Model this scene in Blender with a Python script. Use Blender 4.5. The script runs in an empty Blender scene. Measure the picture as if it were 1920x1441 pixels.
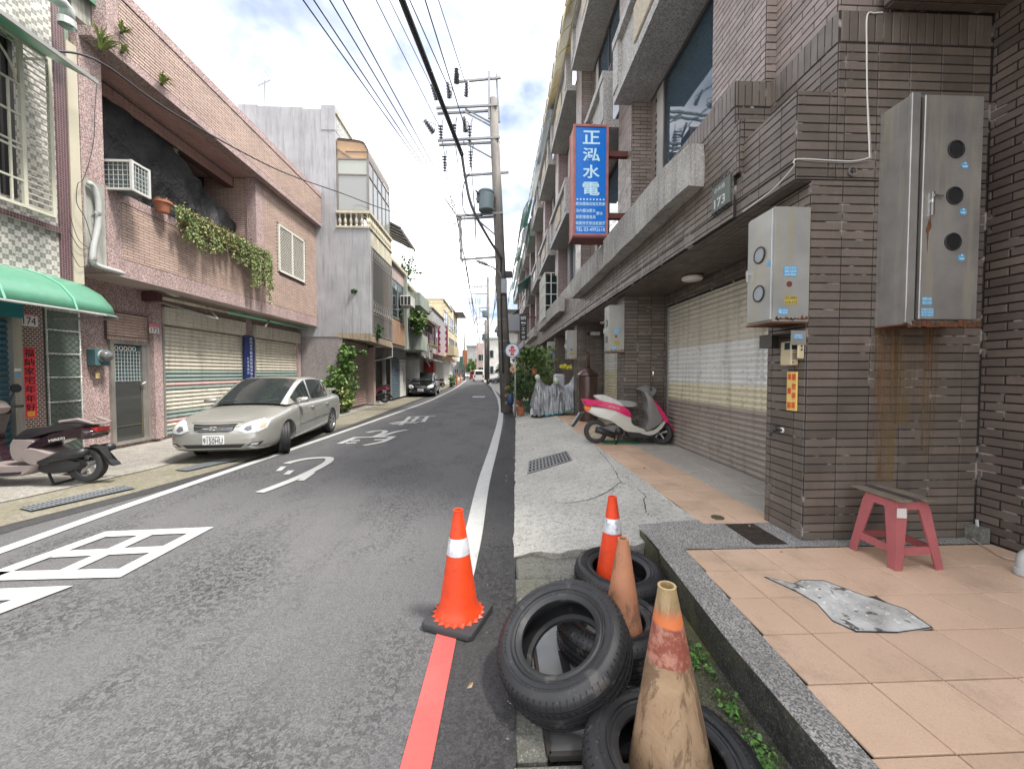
import bpy, bmesh, math, random
from mathutils import Vector as V, Matrix, noise
from mathutils.bvhtree import BVHTree
R = math.radians
random.seed(7)
SC = bpy.context.scene
# ------------------------------------------------------------------ camera, world, sun
FOC, PXC, PYC, EYE = 720.0, 960.0, 720.5, 1.5
PITCH, YAW = math.atan(22.5/FOC), math.atan(29.0/FOC)
cam = bpy.data.cameras.new('camera'); cam_o = bpy.data.objects.new('camera', cam)
SC.collection.objects.link(cam_o); SC.camera = cam_o
cam.sensor_width = 36; cam.lens = 36*FOC/1920; cam.clip_start = .05; cam.clip_end = 3000
cam_o.location = (0, 0, EYE); cam_o.rotation_euler = (R(90)-PITCH, 0, -YAW)
SC.view_settings.view_transform = 'Standard'; SC.view_settings.look = 'None'
SC.view_settings.exposure = 2.38; SC.view_settings.gamma = 1
SUN_EL, SUN_AZ = 62.0, 112.0      # azimuth clockwise from +Y
w = bpy.data.worlds.new("World"); SC.world = w; w.use_nodes = True
nt = w.node_tree; N = nt.nodes; LK = nt.links; N.clear()
out = N.new('ShaderNodeOutputWorld'); bg = N.new('ShaderNodeBackground'); bg.inputs[1].default_value = 0.05
sky = N.new('ShaderNodeTexSky'); sky.sky_type = 'NISHITA'; sky.sun_disc = False
sky.sun_elevation = R(SUN_EL); sky.sun_rotation = R(SUN_AZ); sky.dust_density = 1.5
tc = N.new('ShaderNodeTexCoord'); sep = N.new('ShaderNodeSeparateXYZ'); LK.new(tc.outputs['Generated'], sep.inputs[0])
mx = N.new('ShaderNodeMath'); mx.operation = 'MAXIMUM'; mx.inputs[1].default_value = 0; LK.new(sep.outputs['Z'], mx.inputs[0])
ad = N.new('ShaderNodeMath'); ad.operation = 'ADD'; ad.inputs[1].default_value = .22; LK.new(mx.outputs[0], ad.inputs[0])
dx = N.new('ShaderNodeMath'); dx.operation = 'DIVIDE'; LK.new(sep.outputs['X'], dx.inputs[0]); LK.new(ad.outputs[0], dx.inputs[1])
dy = N.new('ShaderNodeMath'); dy.operation = 'DIVIDE'; LK.new(sep.outputs['Y'], dy.inputs[0]); LK.new(ad.outputs[0], dy.inputs[1])
cb = N.new('ShaderNodeCombineXYZ'); so_ = N.new('ShaderNodeMath'); so_.operation = 'ADD'; so_.inputs[1].default_value = -.45; LK.new(dx.outputs[0], so_.inputs[0]); LK.new(so_.outputs[0], cb.inputs[0]); LK.new(dy.outputs[0], cb.inputs[1]); cb.inputs[2].default_value = 8.3
nz = N.new('ShaderNodeTexNoise'); nz.inputs['Scale'].default_value = 1.05; nz.inputs['Detail'].default_value = 9
nz.inputs['Roughness'].default_value = .56; LK.new(cb.outputs[0], nz.inputs['Vector'])
cr = N.new('ShaderNodeValToRGB'); cr.color_ramp.elements[0].position = .345; cr.color_ramp.elements[1].position = .60
def wm(op, a, b):
    q = N.new('ShaderNodeMath'); q.operation = op
    for i, x in enumerate((a, b)):
        if isinstance(x, (int, float)): q.inputs[i].default_value = x
        else: LK.new(x, q.inputs[i])
    return q.outputs[0]
gap = wm('MAXIMUM', wm('SUBTRACT', 1., wm('DIVIDE', wm('ABSOLUTE', wm('SUBTRACT', mx.outputs[0], .16), 0), .11)), 0)
LK.new(wm('SUBTRACT', nz.outputs[0], wm('MULTIPLY', gap, .13)), cr.inputs[0])
nz2 = N.new('ShaderNodeTexNoise'); nz2.inputs['Scale'].default_value = 2.6; nz2.inputs['Detail'].default_value = 6; LK.new(cb.outputs[0], nz2.inputs['Vector'])
cc = N.new('ShaderNodeValToRGB'); cc.color_ramp.elements[0].position = .3; cc.color_ramp.elements[1].position = .6
cc.color_ramp.elements[0].color = (5.0, 5.2, 5.8, 1); cc.color_ramp.elements[1].color = (20.0, 19.5, 18.7, 1); LK.new(nz2.outputs[0], cc.inputs[0])
pale = N.new('ShaderNodeMix'); pale.data_type = 'RGBA'; pale.inputs[0].default_value = .6; pale.inputs[7].default_value = (1.9, 2.4, 3.9, 1)
LK.new(sky.outputs[0], pale.inputs[6])
mix = N.new('ShaderNodeMix'); mix.data_type = 'RGBA'; LK.new(cr.outputs[0], mix.inputs[0])
LK.new(pale.outputs[2], mix.inputs[6]); LK.new(cc.outputs[0], mix.inputs[7])
LK.new(mix.outputs[2], bg.inputs[0]); LK.new(bg.outputs[0], out.inputs[0])
sl = bpy.data.lights.new('sun', 'SUN'); sl.energy = 1.5; sl.angle = R(11); sl.color = (1, .96, .9)
so = bpy.data.objects.new('sun', sl); SC.collection.objects.link(so)
so.rotation_euler = (R(90-SUN_EL), 0, R(180-SUN_AZ)); so.location = (0, 0, 30)

# ------------------------------------------------------------------ measuring the place from sight lines
_fw = V((math.sin(YAW)*math.cos(PITCH), math.cos(YAW)*math.cos(PITCH), -math.sin(PITCH)))
_rt = V((math.cos(YAW), -math.sin(YAW), 0)); _up = _rt.cross(_fw)
CAM = V((0, 0, EYE))
def ray(x, y): return _fw+_rt*((x-PXC)/FOC)-_up*((y-PYC)/FOC)
def gz(x, y, z=0): d = ray(x, y); return CAM+d*((z-EYE)/d.z)
def gx(x, y, X): d = ray(x, y); return CAM+d*(X/d.x)
def gy(x, y, Y): d = ray(x, y); return CAM+d*(Y/d.y)
def proj(p):
    v = V(p)-CAM; c = v.dot(_fw)
    if c < .05: return None
    return (PXC+FOC*v.dot(_rt)/c, PYC-FOC*v.dot(_up)/c)

# ------------------------------------------------------------------ materials
def lerp3(a, b, t): return tuple(a[i]*(1-t)+b[i]*t for i in range(3))
class MT:
    def __init__(s, name):
        s.m = bpy.data.materials.new(name); s.m.use_nodes = True
        s.n = s.m.node_tree.nodes; s.l = s.m.node_tree.links; s.b = s.n['Principled BSDF']
        s.g = s.n.new('ShaderNodeNewGeometry'); s.pos = s.g.outputs['Position']
    def noise(s, scale, detail=4, rough=.55, vec=None, stretch=None, dist=0):
        v = vec or s.pos
        if stretch:
            q = s.n.new('ShaderNodeVectorMath'); q.operation = 'MULTIPLY'; q.inputs[1].default_value = stretch; s.l.new(v, q.inputs[0]); v = q.outputs[0]
        t = s.n.new('ShaderNodeTexNoise'); t.inputs['Scale'].default_value = scale; t.inputs['Detail'].default_value = detail
        t.inputs['Roughness'].default_value = rough; t.inputs['Distortion'].default_value = dist; s.l.new(v, t.inputs['Vector']); return t.outputs[0]
    def vor(s, scale, feat='F1', out='Distance', vec=None):
        t = s.n.new('ShaderNodeTexVoronoi'); t.feature = feat; t.inputs['Scale'].default_value = scale; s.l.new(vec or s.pos, t.inputs['Vector']); return t.outputs[out]
    def ramp(s, src, a, b, ca=0., cb=1.):
        t = s.n.new('ShaderNodeMapRange'); t.inputs[1].default_value = a; t.inputs[2].default_value = b
        t.inputs[3].default_value = ca; t.inputs[4].default_value = cb; s.l.new(src, t.inputs[0]); return t.outputs[0]
    def math(s, op, a, b=None):
        t = s.n.new('ShaderNodeMath'); t.operation = op
        for i, x in enumerate((a, b)):
            if x is None: continue
            if isinstance(x, (int, float)): t.inputs[i].default_value = x
            else: s.l.new(x, t.inputs[i])
        return t.outputs[0]
    def mix(s, f, a, b, mode='MIX'):
        t = s.n.new('ShaderNodeMix'); t.data_type = 'RGBA'; t.blend_type = mode
        for i, x in ((0, f), (6, a), (7, b)):
            if isinstance(x, (int, float)): t.inputs[i].default_value = x
            elif isinstance(x, tuple): t.inputs[i].default_value = (*x, 1)
            else: s.l.new(x, t.inputs[i])
        return t.outputs[2]
    def rnd(s):
        o = s.n.new('ShaderNodeObjectInfo'); a = s.n.new('ShaderNodeAttribute'); a.attribute_name = 'rnd'
        return s.math('FRACT', s.math('ADD', o.outputs['Random'], a.outputs['Fac']))
    def col(s, c):
        if isinstance(c, tuple): s.b.inputs['Base Color'].default_value = (*c, 1)
        else: s.l.new(c, s.b.inputs['Base Color'])
    def set(s, rough=.7, metal=0, spec=.5, **k):
        if isinstance(rough, (int, float)): s.b.inputs['Roughness'].default_value = rough
        else: s.l.new(rough, s.b.inputs['Roughness'])
        s.b.inputs['Metallic'].default_value = metal; s.b.inputs['Specular IOR Level'].default_value = spec
        for q, v in k.items(): s.b.inputs[q.replace('_', ' ')].default_value = v
    def bump(s, h, d=.01, st=.5):
        t = s.n.new('ShaderNodeBump'); t.inputs['Distance'].default_value = d; t.inputs['Strength'].default_value = st
        s.l.new(h, t.inputs['Height']); s.l.new(t.outputs[0], s.b.inputs['Normal'])
def M(name, c1, c2=None, sc=2.5, rough=.7, metal=0, bump=0, bsc=60, rnd=0, streak=None, speck=None, spec=.5, bd=.004, **k):
    """c1/c2 blotch colours, streak=(colour, amount), speck=[(colour, scale, threshold)], rnd=per-piece brightness spread"""
    t = MT(name); c2 = c2 or lerp3(c1, (0, 0, 0), .18)
    c = t.mix(t.ramp(t.noise(sc, 6), .3, .7), c1, c2)
    for q in speck or ():
        f = t.ramp(t.vor(q[1], out='Color'), q[2]-.02, q[2]+.02) if False else t.ramp(t.noise(q[1], 2, .6), q[2], q[2]+.06)
        c = t.mix(f, c, q[0])
    if streak:
        f = t.math('MULTIPLY', t.ramp(t.noise(3.2, 6, .65, stretch=(3.5, 3.5, .25)), .48, .68), streak[1]); c = t.mix(f, c, streak[0])
    if rnd:
        c = t.mix(1., c, t.ramp(t.rnd(), 0, 1, 1-rnd, 1+rnd), 'MULTIPLY')
    t.col(c); t.set(rough, metal, spec, **k)
    if bump: t.bump(t.noise(bsc, 4, .6), bd, bump)
    return t.m
def m_plain(name, c, rough=.5, metal=0, **k):
    t = MT(name); t.col(t.mix(t.ramp(t.noise(9, 4), .3, .7), c, lerp3(c, (0, 0, 0), .12))); t.set(rough, metal, **k); return t.m
def m_glass(name, c=(.02, .03, .035), rough=.03):
    t = MT(name); t.col(c); t.set(rough, 0, .8); t.bump(t.noise(1.3, 2), .02, .15); return t.m

def m_asphalt(name, base=.11):
    t = MT(name)
    big = t.ramp(t.noise(.8, 5, .6), .35, .7)
    patch = t.ramp(t.noise(.75, 5, .65, stretch=(1.5, .8, 1)), .47, .66)
    g = t.noise(95, 3, .7)
    c = t.mix(t.ramp(g, .35, .68), (base*.55, base*.55, base*.57), (base*1.45, base*1.42, base*1.42))
    c = t.mix(t.math('MULTIPLY', big, .4), c, (base*1.25, base*1.2, base*1.18))
    pits = t.math('MULTIPLY', t.ramp(t.noise(30, 6, .74, dist=.6), .50, .57), t.ramp(patch, 0, 1, .18, .95))
    c = t.mix(pits, c, (base*.3, base*.3, base*.32))
    c = t.mix(t.math('MULTIPLY', t.ramp(t.noise(.42, 6, .7, stretch=(1.8, .5, 1)), .55, .66), .26), c, (base*.42, base*.42, base*.44))
    c = t.mix(t.math('MULTIPLY', t.ramp(t.noise(9, 7, .8), .56, .70), .35), c, (base*1.75, base*1.7, base*1.65))
    spark = t.ramp(t.vor(140), .13, .06); spark = t.math('MULTIPLY', spark, t.ramp(t.noise(60, 1), .60, .66))
    c = t.mix(spark, c, (.55, .53, .5))
    t.col(c); t.set(.78, 0, .35); t.bump(t.math('SUBTRACT', t.noise(95, 4, .7), pits), .006, .8); return t.m
def m_concrete(name, c=(.52, .51, .47), d=(.34, .335, .305), moss=0, crack=.5, scale=1.0):
    t = MT(name)
    k = t.mix(t.ramp(t.noise(1.1*scale, 8, .65), .32, .68), c, d)
    k = t.mix(t.math('MULTIPLY', t.ramp(t.noise(55, 4, .75), .45, .62), .55), k, lerp3(d, (0, 0, 0), .45))
    k = t.mix(t.math('MULTIPLY', t.ramp(t.noise(120, 2, .7), .56, .64), .5), k, lerp3(c, (1, 1, 1), .3))
    k = t.mix(t.math('MULTIPLY', t.ramp(t.noise(17, 9, .9), .50, .57), .62), k, lerp3(d, (0, 0, 0), .5))
    if crack:
        dd = t.noise(2.3, 5, .7); cv = t.n.new('ShaderNodeVectorMath'); cv.operation = 'ADD'
        cx = t.n.new('ShaderNodeCombineXYZ'); t.l.new(dd, cx.inputs[0]); t.l.new(t.noise(1.7, 5, .7, stretch=(1, -1, 1)), cx.inputs[1])
        t.l.new(t.pos, cv.inputs[0]); t.l.new(cx.outputs[0], cv.inputs[1])
        e = t.vor(.55, 'DISTANCE_TO_EDGE', 'Distance', cv.outputs[0])
        f = t.math('MULTIPLY', t.ramp(e, .0045, .001), t.ramp(t.noise(.9, 3), .45, .55)); k = t.mix(t.math('MULTIPLY', f, crack), k, (.05, .045, .04))
    if moss:
        f = t.math('MULTIPLY', t.ramp(t.noise(2.2, 7, .7), .42, .62), moss); k = t.mix(f, k, (.17, .16, .07))
    t.col(k); t.set(.85, 0, .3); t.bump(t.noise(38, 8, .85), .012, .9); return t.m
def m_tile(name, c, d, rnd=.16, rough=.42, grain=.5, streak=None, dirt=.3):
    t = MT(name)
    k = t.mix(t.ramp(t.noise(1.3, 7, .6), .3, .7), c, d)
    k = t.mix(t.math('MULTIPLY', t.ramp(t.noise(180, 3, .7), .5, .64), .35), k, lerp3(c, (0, 0, 0), .55))
    k = t.mix(t.math('MULTIPLY', t.ramp(t.noise(2.6, 8, .8, stretch=(2.2, 2.2, .5)), .60, .74), .30), k, lerp3(c, (.6, .58, .54), .5))
    if streak: k = t.mix(t.math('MULTIPLY', t.ramp(t.noise(2.4, 7, .7, stretch=(3, 3, .22)), .5, .72), streak[1]), k, streak[0])
    if dirt: k = t.mix(t.math('MULTIPLY', t.ramp(t.noise(3.1, 9, .78), .50, .68), dirt), k, lerp3(d, (.03, .028, .02), .8))
    k = t.mix(1., k, t.ramp(t.rnd(), 0, 1, 1-rnd, 1+rnd), 'MULTIPLY')
    t.col(k); t.set(t.ramp(t.noise(7, 5), .3, .7, rough-.1, rough+.16), 0, .5); t.bump(t.noise(75, 3, .65, stretch=(1, 1, 2.2)), .005, grain); return t.m
def m_brickfar(name, c, d, mortar, ax='X', bw=.25, bh=.066, off=.5):
    """far courses: ax is the plane's normal axis"""
    t = MT(name); sp = t.n.new('ShaderNodeSeparateXYZ'); t.l.new(t.pos, sp.inputs[0]); cbn = t.n.new('ShaderNodeCombineXYZ')
    t.l.new(t.math('ADD', sp.outputs[0], sp.outputs[1]), cbn.inputs[0]); t.l.new(sp.outputs[2], cbn.inputs[1])
    b = t.n.new('ShaderNodeTexBrick'); b.offset = off; b.inputs['Scale'].default_value = 1; b.inputs['Mortar Size'].default_value = .006
    b.inputs['Brick Width'].default_value = bw; b.inputs['Row Height'].default_value = bh; b.inputs['Mortar Smooth'].default_value = .1
    b.inputs['Color1'].default_value = (*c, 1); b.inputs['Color2'].default_value = (*d, 1); b.inputs['Mortar'].default_value = (*mortar, 1)
    t.l.new(cbn.outputs[0], b.inputs['Vector'])
    k = t.mix(t.math('MULTIPLY', t.ramp(t.noise(1.1, 6, .65), .4, .7), .4), b.outputs[0], lerp3(c, (0, 0, 0), .5))
    t.col(k); t.set(.55); t.bump(b.outputs[1], .006, -.6); return t.m
def m_mosaic(name, kind):
    t = MT(name); sp = t.n.new('ShaderNodeSeparateXYZ'); t.l.new(t.pos, sp.inputs[0]); s = 1/.036
    u = t.math('MULTIPLY', t.math('ADD', sp.outputs[1], sp.outputs[0]), s); v = t.math('MULTIPLY', sp.outputs[2], s)
    fu = t.math('FRACT', u); fv = t.math('FRACT', v)
    if kind == 'white':
        # white tesserae with grey ones placed in a woven figure
        iu = t.math('FLOOR', u); iv = t.math('FLOOR', v)
        a = t.math('LESS_THAN', t.math('MODULO', t.math('ADD', iu, 4000), 4), 1.5); b = t.math('LESS_THAN', t.math('MODULO', t.math('ADD', iv, 4000), 4), 1.5)
        a2 = t.math('LESS_THAN', t.math('MODULO', t.math('ADD', iu, 4002), 4), 1.5); b2 = t.math('GREATER_THAN', t.math('MODULO', t.math('ADD', iv, 4000), 4), 1.5)
        g = t.math('MAXIMUM', t.math('MULTIPLY', a, b), t.math('MULTIPLY', a2, b2))
        wn = t.n.new('ShaderNodeTexWhiteNoise'); cbn = t.n.new('ShaderNodeCombineXYZ'); t.l.new(iu, cbn.inputs[0]); t.l.new(iv, cbn.inputs[1]); t.l.new(cbn.outputs[0], wn.inputs[0])
        k = t.mix(t.math('MULTIPLY', g, t.math('GREATER_THAN', wn.outputs[0], .1)), (.60, .58, .53), (.25, .24, .23)); gr = (.44, .42, .38); lo = .16
    else:
        k = t.mix(t.ramp(t.noise(30, 2), .4, .6), (.10, .05, .06), (.05, .03, .035)); gr = (.42, .3, .3); lo = .1
    e = t.math('MAXIMUM', t.math('LESS_THAN', fu, lo), t.math('LESS_THAN', fv, lo))
    k = t.mix(e, k, gr); k = t.mix(t.math('MULTIPLY', t.ramp(t.noise(1.6, 6, .7, stretch=(3, 3, .4)), .5, .7), .4), k, (.2, .18, .15))
    t.col(k); t.set(.35); t.bump(e, .003, -.5); return t.m
def m_pebble(name, cs, sc=70):
    t = MT(name); a = t.vor(sc, out='Color'); sp = t.n.new('ShaderNodeSeparateColor'); t.l.new(a, sp.inputs[0])
    r = t.n.new('ShaderNodeValToRGB'); r.color_ramp.interpolation = 'CONSTANT'; el = r.color_ramp.elements
    while len(el) < len(cs): el.new(.5)
    for i, q in enumerate(cs): el[i].position = i/len(cs); el[i].color = (*q, 1)
    t.l.new(sp.outputs[0], r.inputs[0])
    k = t.mix(t.math('MULTIPLY', t.ramp(t.noise(1.4, 7, .7, stretch=(2, 2, .5)), .45, .7), .5), r.outputs[0], lerp3(cs[0], (0, 0, 0), .55))
    t.col(k); t.set(.75); t.bump(t.vor(sc), .004, .6); return t.m

# ------------------------------------------------------------------ object helpers
def link(o): SC.collection.objects.link(o); return o
def tag(o, label=None, cat=None, group=None, kind=None):
    for k, v in (('label', label), ('category', cat), ('group', group), ('kind', kind)):
        if v: o[k] = v
    return o
def thing(name, label, cat, loc=(0, 0, 0), rz=0, group=None):
    o = bpy.data.objects.new(name, None); o.empty_display_size = .2; link(o)
    o.location = loc; o.rotation_euler = (0, 0, rz); return tag(o, label, cat, group)
def winv(p):
    m = Matrix.Identity(4)
    while p is not None: m = p.matrix_basis @ m; p = p.parent
    return m.inverted()
def copy_tree(o, parent=None):
    c = o.copy(); link(c); c.parent = parent
    for ch in [q for q in bpy.data.objects if q.parent == o]: copy_tree(ch, c)
    return c
class MB:
    def __init__(s): s.v = []; s.f = []; s.r = []
    def add(s, vs, fs, r=None):
        b = len(s.v); s.v += [tuple(x) for x in vs]; s.f += [tuple(b+i for i in f) for f in fs]
        s.r += [random.random() if r is None else r]*len(vs); return s
    def box(s, a, b, tp=None):
        x0, y0, z0 = [min(a[i], b[i]) for i in range(3)]; x1, y1, z1 = [max(a[i], b[i]) for i in range(3)]
        return s.add([(x0, y0, z0), (x1, y0, z0), (x1, y1, z0), (x0, y1, z0), (x0, y0, z1), (x1, y0, z1), (x1, y1, z1), (x0, y1, z1)],
                     [(0, 3, 2, 1), (4, 5, 6, 7), (0, 1, 5, 4), (1, 2, 6, 5), (2, 3, 7, 6), (3, 0, 4, 7)])
    def bbox(s, a, b, e=.01):     # box with chamfered edges
        x0, y0, z0 = [min(a[i], b[i]) for i in range(3)]; x1, y1, z1 = [max(a[i], b[i]) for i in range(3)]
        vs = []
        for X, ex in ((x0, e), (x1, -e)):
            for Y, ey in ((y0, e), (y1, -e)):
                for Z, ez in ((z0, e), (z1, -e)):
                    vs += [(X, Y+ey, Z+ez), (X+ex, Y, Z+ez), (X+ex, Y+ey, Z)]
        bm = bmesh.new(); q = [bm.verts.new(v) for v in vs]; r = bmesh.ops.convex_hull(bm, input=q)
        bm.verts.index_update(); out = ([v.co[:] for v in bm.verts], [[v.index for v in f.verts] for f in bm.faces]); bm.free()
        return s.add(*out)
    def bar(s, p, q, w, h=None, up=(0, 0, 1)):
        h = h or w; p = V(p); q = V(q); d = (q-p).normalized(); sd = d.cross(V(up))
        if sd.length < 1e-4: sd = d.cross(V((1, 0, 0)))
        sd = sd.normalized()*w/2; u = sd.cross(d).normalized()*h/2
        return s.add([p-sd-u, p+sd-u, p+sd+u, p-sd+u, q-sd-u, q+sd-u, q+sd+u, q-sd+u], [(0, 3, 2, 1), (4, 5, 6, 7), (0, 1, 5, 4), (1, 2, 6, 5), (2, 3, 7, 6), (3, 0, 4, 7)])
    def tube(s, pts, r, n=8, r2=None, cap=True):
        pts = [V(p) for p in pts]; m = len(pts); vs = []; pu = None
        for i, p in enumerate(pts):
            d = (pts[min(i+1, m-1)]-pts[max(i-1, 0)]).normalized()
            a = d.cross(V((0, 0, 1)) if pu is None else pu)
            if pu is None:
                if a.length < .05: a = d.cross(V((1, 0, 0)))
                a.normalize(); bvec = a.cross(d)
            else:
                bvec = (pu-d*pu.dot(d)).normalized(); a = d.cross(bvec)
            pu = bvec; rr = r if r2 is None else r+(r2-r)*i/(m-1)
            if isinstance(r, (list, tuple)): rr = r[i]
            vs += [p+(a*math.cos(2*math.pi*k/n)+bvec*math.sin(2*math.pi*k/n))*rr for k in range(n)]
        fs = [(i*n+k, i*n+(k+1) % n, (i+1)*n+(k+1) % n, (i+1)*n+k) for i in range(m-1) for k in range(n)]
        if cap: fs += [tuple(range(n))[::-1], tuple((m-1)*n+k for k in range(n))]
        return s.add(vs, fs)
    def lathe(s, prof, c=(0, 0, 0), ax=(0, 0, 1), n=32, a0=0, a1=2*math.pi):
        ax = V(ax).normalized(); a = ax.cross(V((0, 1, 0))); a = (ax.cross(V((1, 0, 0))) if a.length < .1 else a).normalized(); b = ax.cross(a); c = V(c)
        full = abs(a1-a0-2*math.pi) < 1e-6; nn = n if full else n+1; vs = []
        for r, h in prof: vs += [c+ax*h+(a*math.cos(a0+(a1-a0)*k/n)+b*math.sin(a0+(a1-a0)*k/n))*r for k in range(nn)]
        fs = [(i*nn+k, i*nn+(k+1) % nn, (i+1)*nn+(k+1) % nn, (i+1)*nn+k) for i in range(len(prof)-1) for k in range(n)]
        return s.add(vs, fs)
    def prism(s, poly, d, o=(0, 0, 0), u=(1, 0, 0), v=(0, 0, 1)):
        """poly in (u,v) plane, extruded by vector d"""
        o = V(o); u = V(u); v = V(v); d = V(d); n = len(poly)
        a = [o+u*p[0]+v*p[1] for p in poly]; b = [q+d for q in a]
        return s.add(a+b, [tuple(range(n))[::-1], tuple(range(n, 2*n))]+[(i, (i+1) % n, n+(i+1) % n, n+i) for i in range(n)])
    def quad(s, *p): return s.add(p, [tuple(range(len(p)))])
    def slab(s, poly, w, rnd=.12, c=0):
        """side outline (x,z) with rounded flanks, half width w, centred on y=c"""
        n = len(poly); cx = sum(p[0] for p in poly)/n; cz = sum(p[1] for p in poly)/n; L = []
        for yy, k in ((-w, 1-rnd*1.6), (-w*.82, 1-rnd*.35), (-w*.5, 1), (w*.5, 1), (w*.82, 1-rnd*.35), (w, 1-rnd*1.6)):
            L += [(cx+(p[0]-cx)*k, c+yy, cz+(p[1]-cz)*k) for p in poly]
        fs = [(i*n+j, i*n+(j+1) % n, (i+1)*n+(j+1) % n, (i+1)*n+j) for i in range(5) for j in range(n)]
        return s.add(L, fs+[tuple(range(n))[::-1], tuple(5*n+j for j in range(n))])
    def loft(s, rings, cap=True):
        n = len(rings[0]); vs = [p for r in rings for p in r]
        fs = [(i*n+j, i*n+(j+1) % n, (i+1)*n+(j+1) % n, (i+1)*n+j) for i in range(len(rings)-1) for j in range(n)]
        if cap: fs += [tuple(range(n))[::-1], tuple((len(rings)-1)*n+j for j in range(n))]
        return s.add(vs, fs)
    def mesh(s, name, mat, smooth=False, inv=None, weld=False, norm=False):
        me = bpy.data.meshes.new(name)
        me.from_pydata([inv @ V(p) for p in s.v] if inv else s.v, [], s.f)
        a = me.attributes.new('rnd', 'FLOAT', 'POINT'); a.data.foreach_set('value', s.r)
        if weld or norm:
            bm = bmesh.new(); bm.from_mesh(me)
            if weld: bmesh.ops.remove_doubles(bm, verts=bm.verts, dist=1e-4)
            if norm: bmesh.ops.recalc_face_normals(bm, faces=bm.faces)
            bm.to_mesh(me); bm.free()
        if mat: me.materials.append(mat)
        if smooth: me.shade_smooth() if smooth is True else me.polygons.foreach_set('use_smooth', [True]*len(me.polygons))
        if smooth and smooth is not True:
            try: me.set_sharp_from_angle(angle=R(smooth))
            except Exception: pass
        me.update(); return me
    def build(s, name, mat, parent=None, smooth=False, world=True, label=None, cat=None, group=None, kind=None, sub=0, **k):
        me = s.mesh(name, mat, smooth, winv(parent) if (parent is not None and world) else None, **k)
        o = link(bpy.data.objects.new(name, me)); o.parent = parent
        if sub: md = o.modifiers.new('subdivision', 'SUBSURF'); md.levels = md.render_levels = sub
        return tag(o, label, cat, group, kind)
def solo(name, mat, mb, label=None, cat=None, group=None, kind=None, smooth=False, origin=None, **k):
    """top-level single mesh with its origin at its base"""
    if origin is None:
        xs = [p[0] for p in mb.v]; ys = [p[1] for p in mb.v]; zs = [p[2] for p in mb.v]
        origin = ((min(xs)+max(xs))/2, (min(ys)+max(ys))/2, min(zs))
    if kind == 'structure': origin = (0, 0, 0)
    me = mb.mesh(name, mat, smooth, Matrix.Translation(-V(origin)), **k)
    o = link(bpy.data.objects.new(name, me)); o.location = origin; return tag(o, label, cat, group, kind)
_tx = {}
def text(body, mat, parent, o, u, v, wid, hei, name='lettering', line=1., depth=.002, align='CENTER', fit=True, bold=0.):
    """lettering fitted to a wid x hei field centred on o; u right, v up"""
    key = (body, line, align, bold)
    if key not in _tx:
        c = bpy.data.curves.new('lettering', 'FONT'); c.body = body; c.space_line = line; c.align_x = align; c.extrude = .01; c.resolution_u = 3; c.offset = bold
        t = link(bpy.data.objects.new('lettering', c)); dg = bpy.context.evaluated_depsgraph_get()
        me = bpy.data.meshes.new_from_object(t.evaluated_get(dg)); bpy.data.objects.remove(t); bpy.data.curves.remove(c)
        P = [q.co[:] for q in me.vertices]; Fc = [tuple(q.vertices) for q in me.polygons]; bpy.data.meshes.remove(me); _tx[key] = (P, Fc)
    P, Fc = _tx[key]; x0 = min(p[0] for p in P); x1 = max(p[0] for p in P); y0 = min(p[1] for p in P); y1 = max(p[1] for p in P)
    sx = wid/(x1-x0); sy = hei/(y1-y0); u = V(u); v = V(v); n = u.cross(v); o = V(o); mb = MB()
    mb.add([o+u*((p[0]-(x0+x1)/2)*sx)+v*((p[1]-(y0+y1)/2)*sy)+n*(depth if p[2] > 0 else 0) for p in P], Fc)
    return mb.build(name, mat, parent)
# ---- pieces laid on a face; the 300 that show largest are parts, the rest one part
_tm = {}
def tile_mesh(w_, h_, t, mat, ch=.0025):
    k = (round(w_, 3), round(h_, 3), t, mat.name)
    if k not in _tm:
        a, b = w_/2, h_/2; m = MB()
        m.add([(-a, -b, 0), (a, -b, 0), (a, b, 0), (-a, b, 0), (-a+ch*.3, -b+ch*.3, t-ch), (a-ch*.3, -b+ch*.3, t-ch), (a-ch*.3, b-ch*.3, t-ch), (-a+ch*.3, b-ch*.3, t-ch),
               (-a+ch, -b+ch, t), (a-ch, -b+ch, t), (a-ch, b-ch, t), (-a+ch, b-ch, t)],
              [(8, 9, 10, 11)]+[(i, (i+1) % 4, 4+(i+1) % 4, 4+i) for i in range(4)]+[(4+i, 4+(i+1) % 4, 8+(i+1) % 4, 8+i) for i in range(4)], 0)
        _tm[k] = m.mesh('tile', mat)
    return _tm[k]
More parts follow.
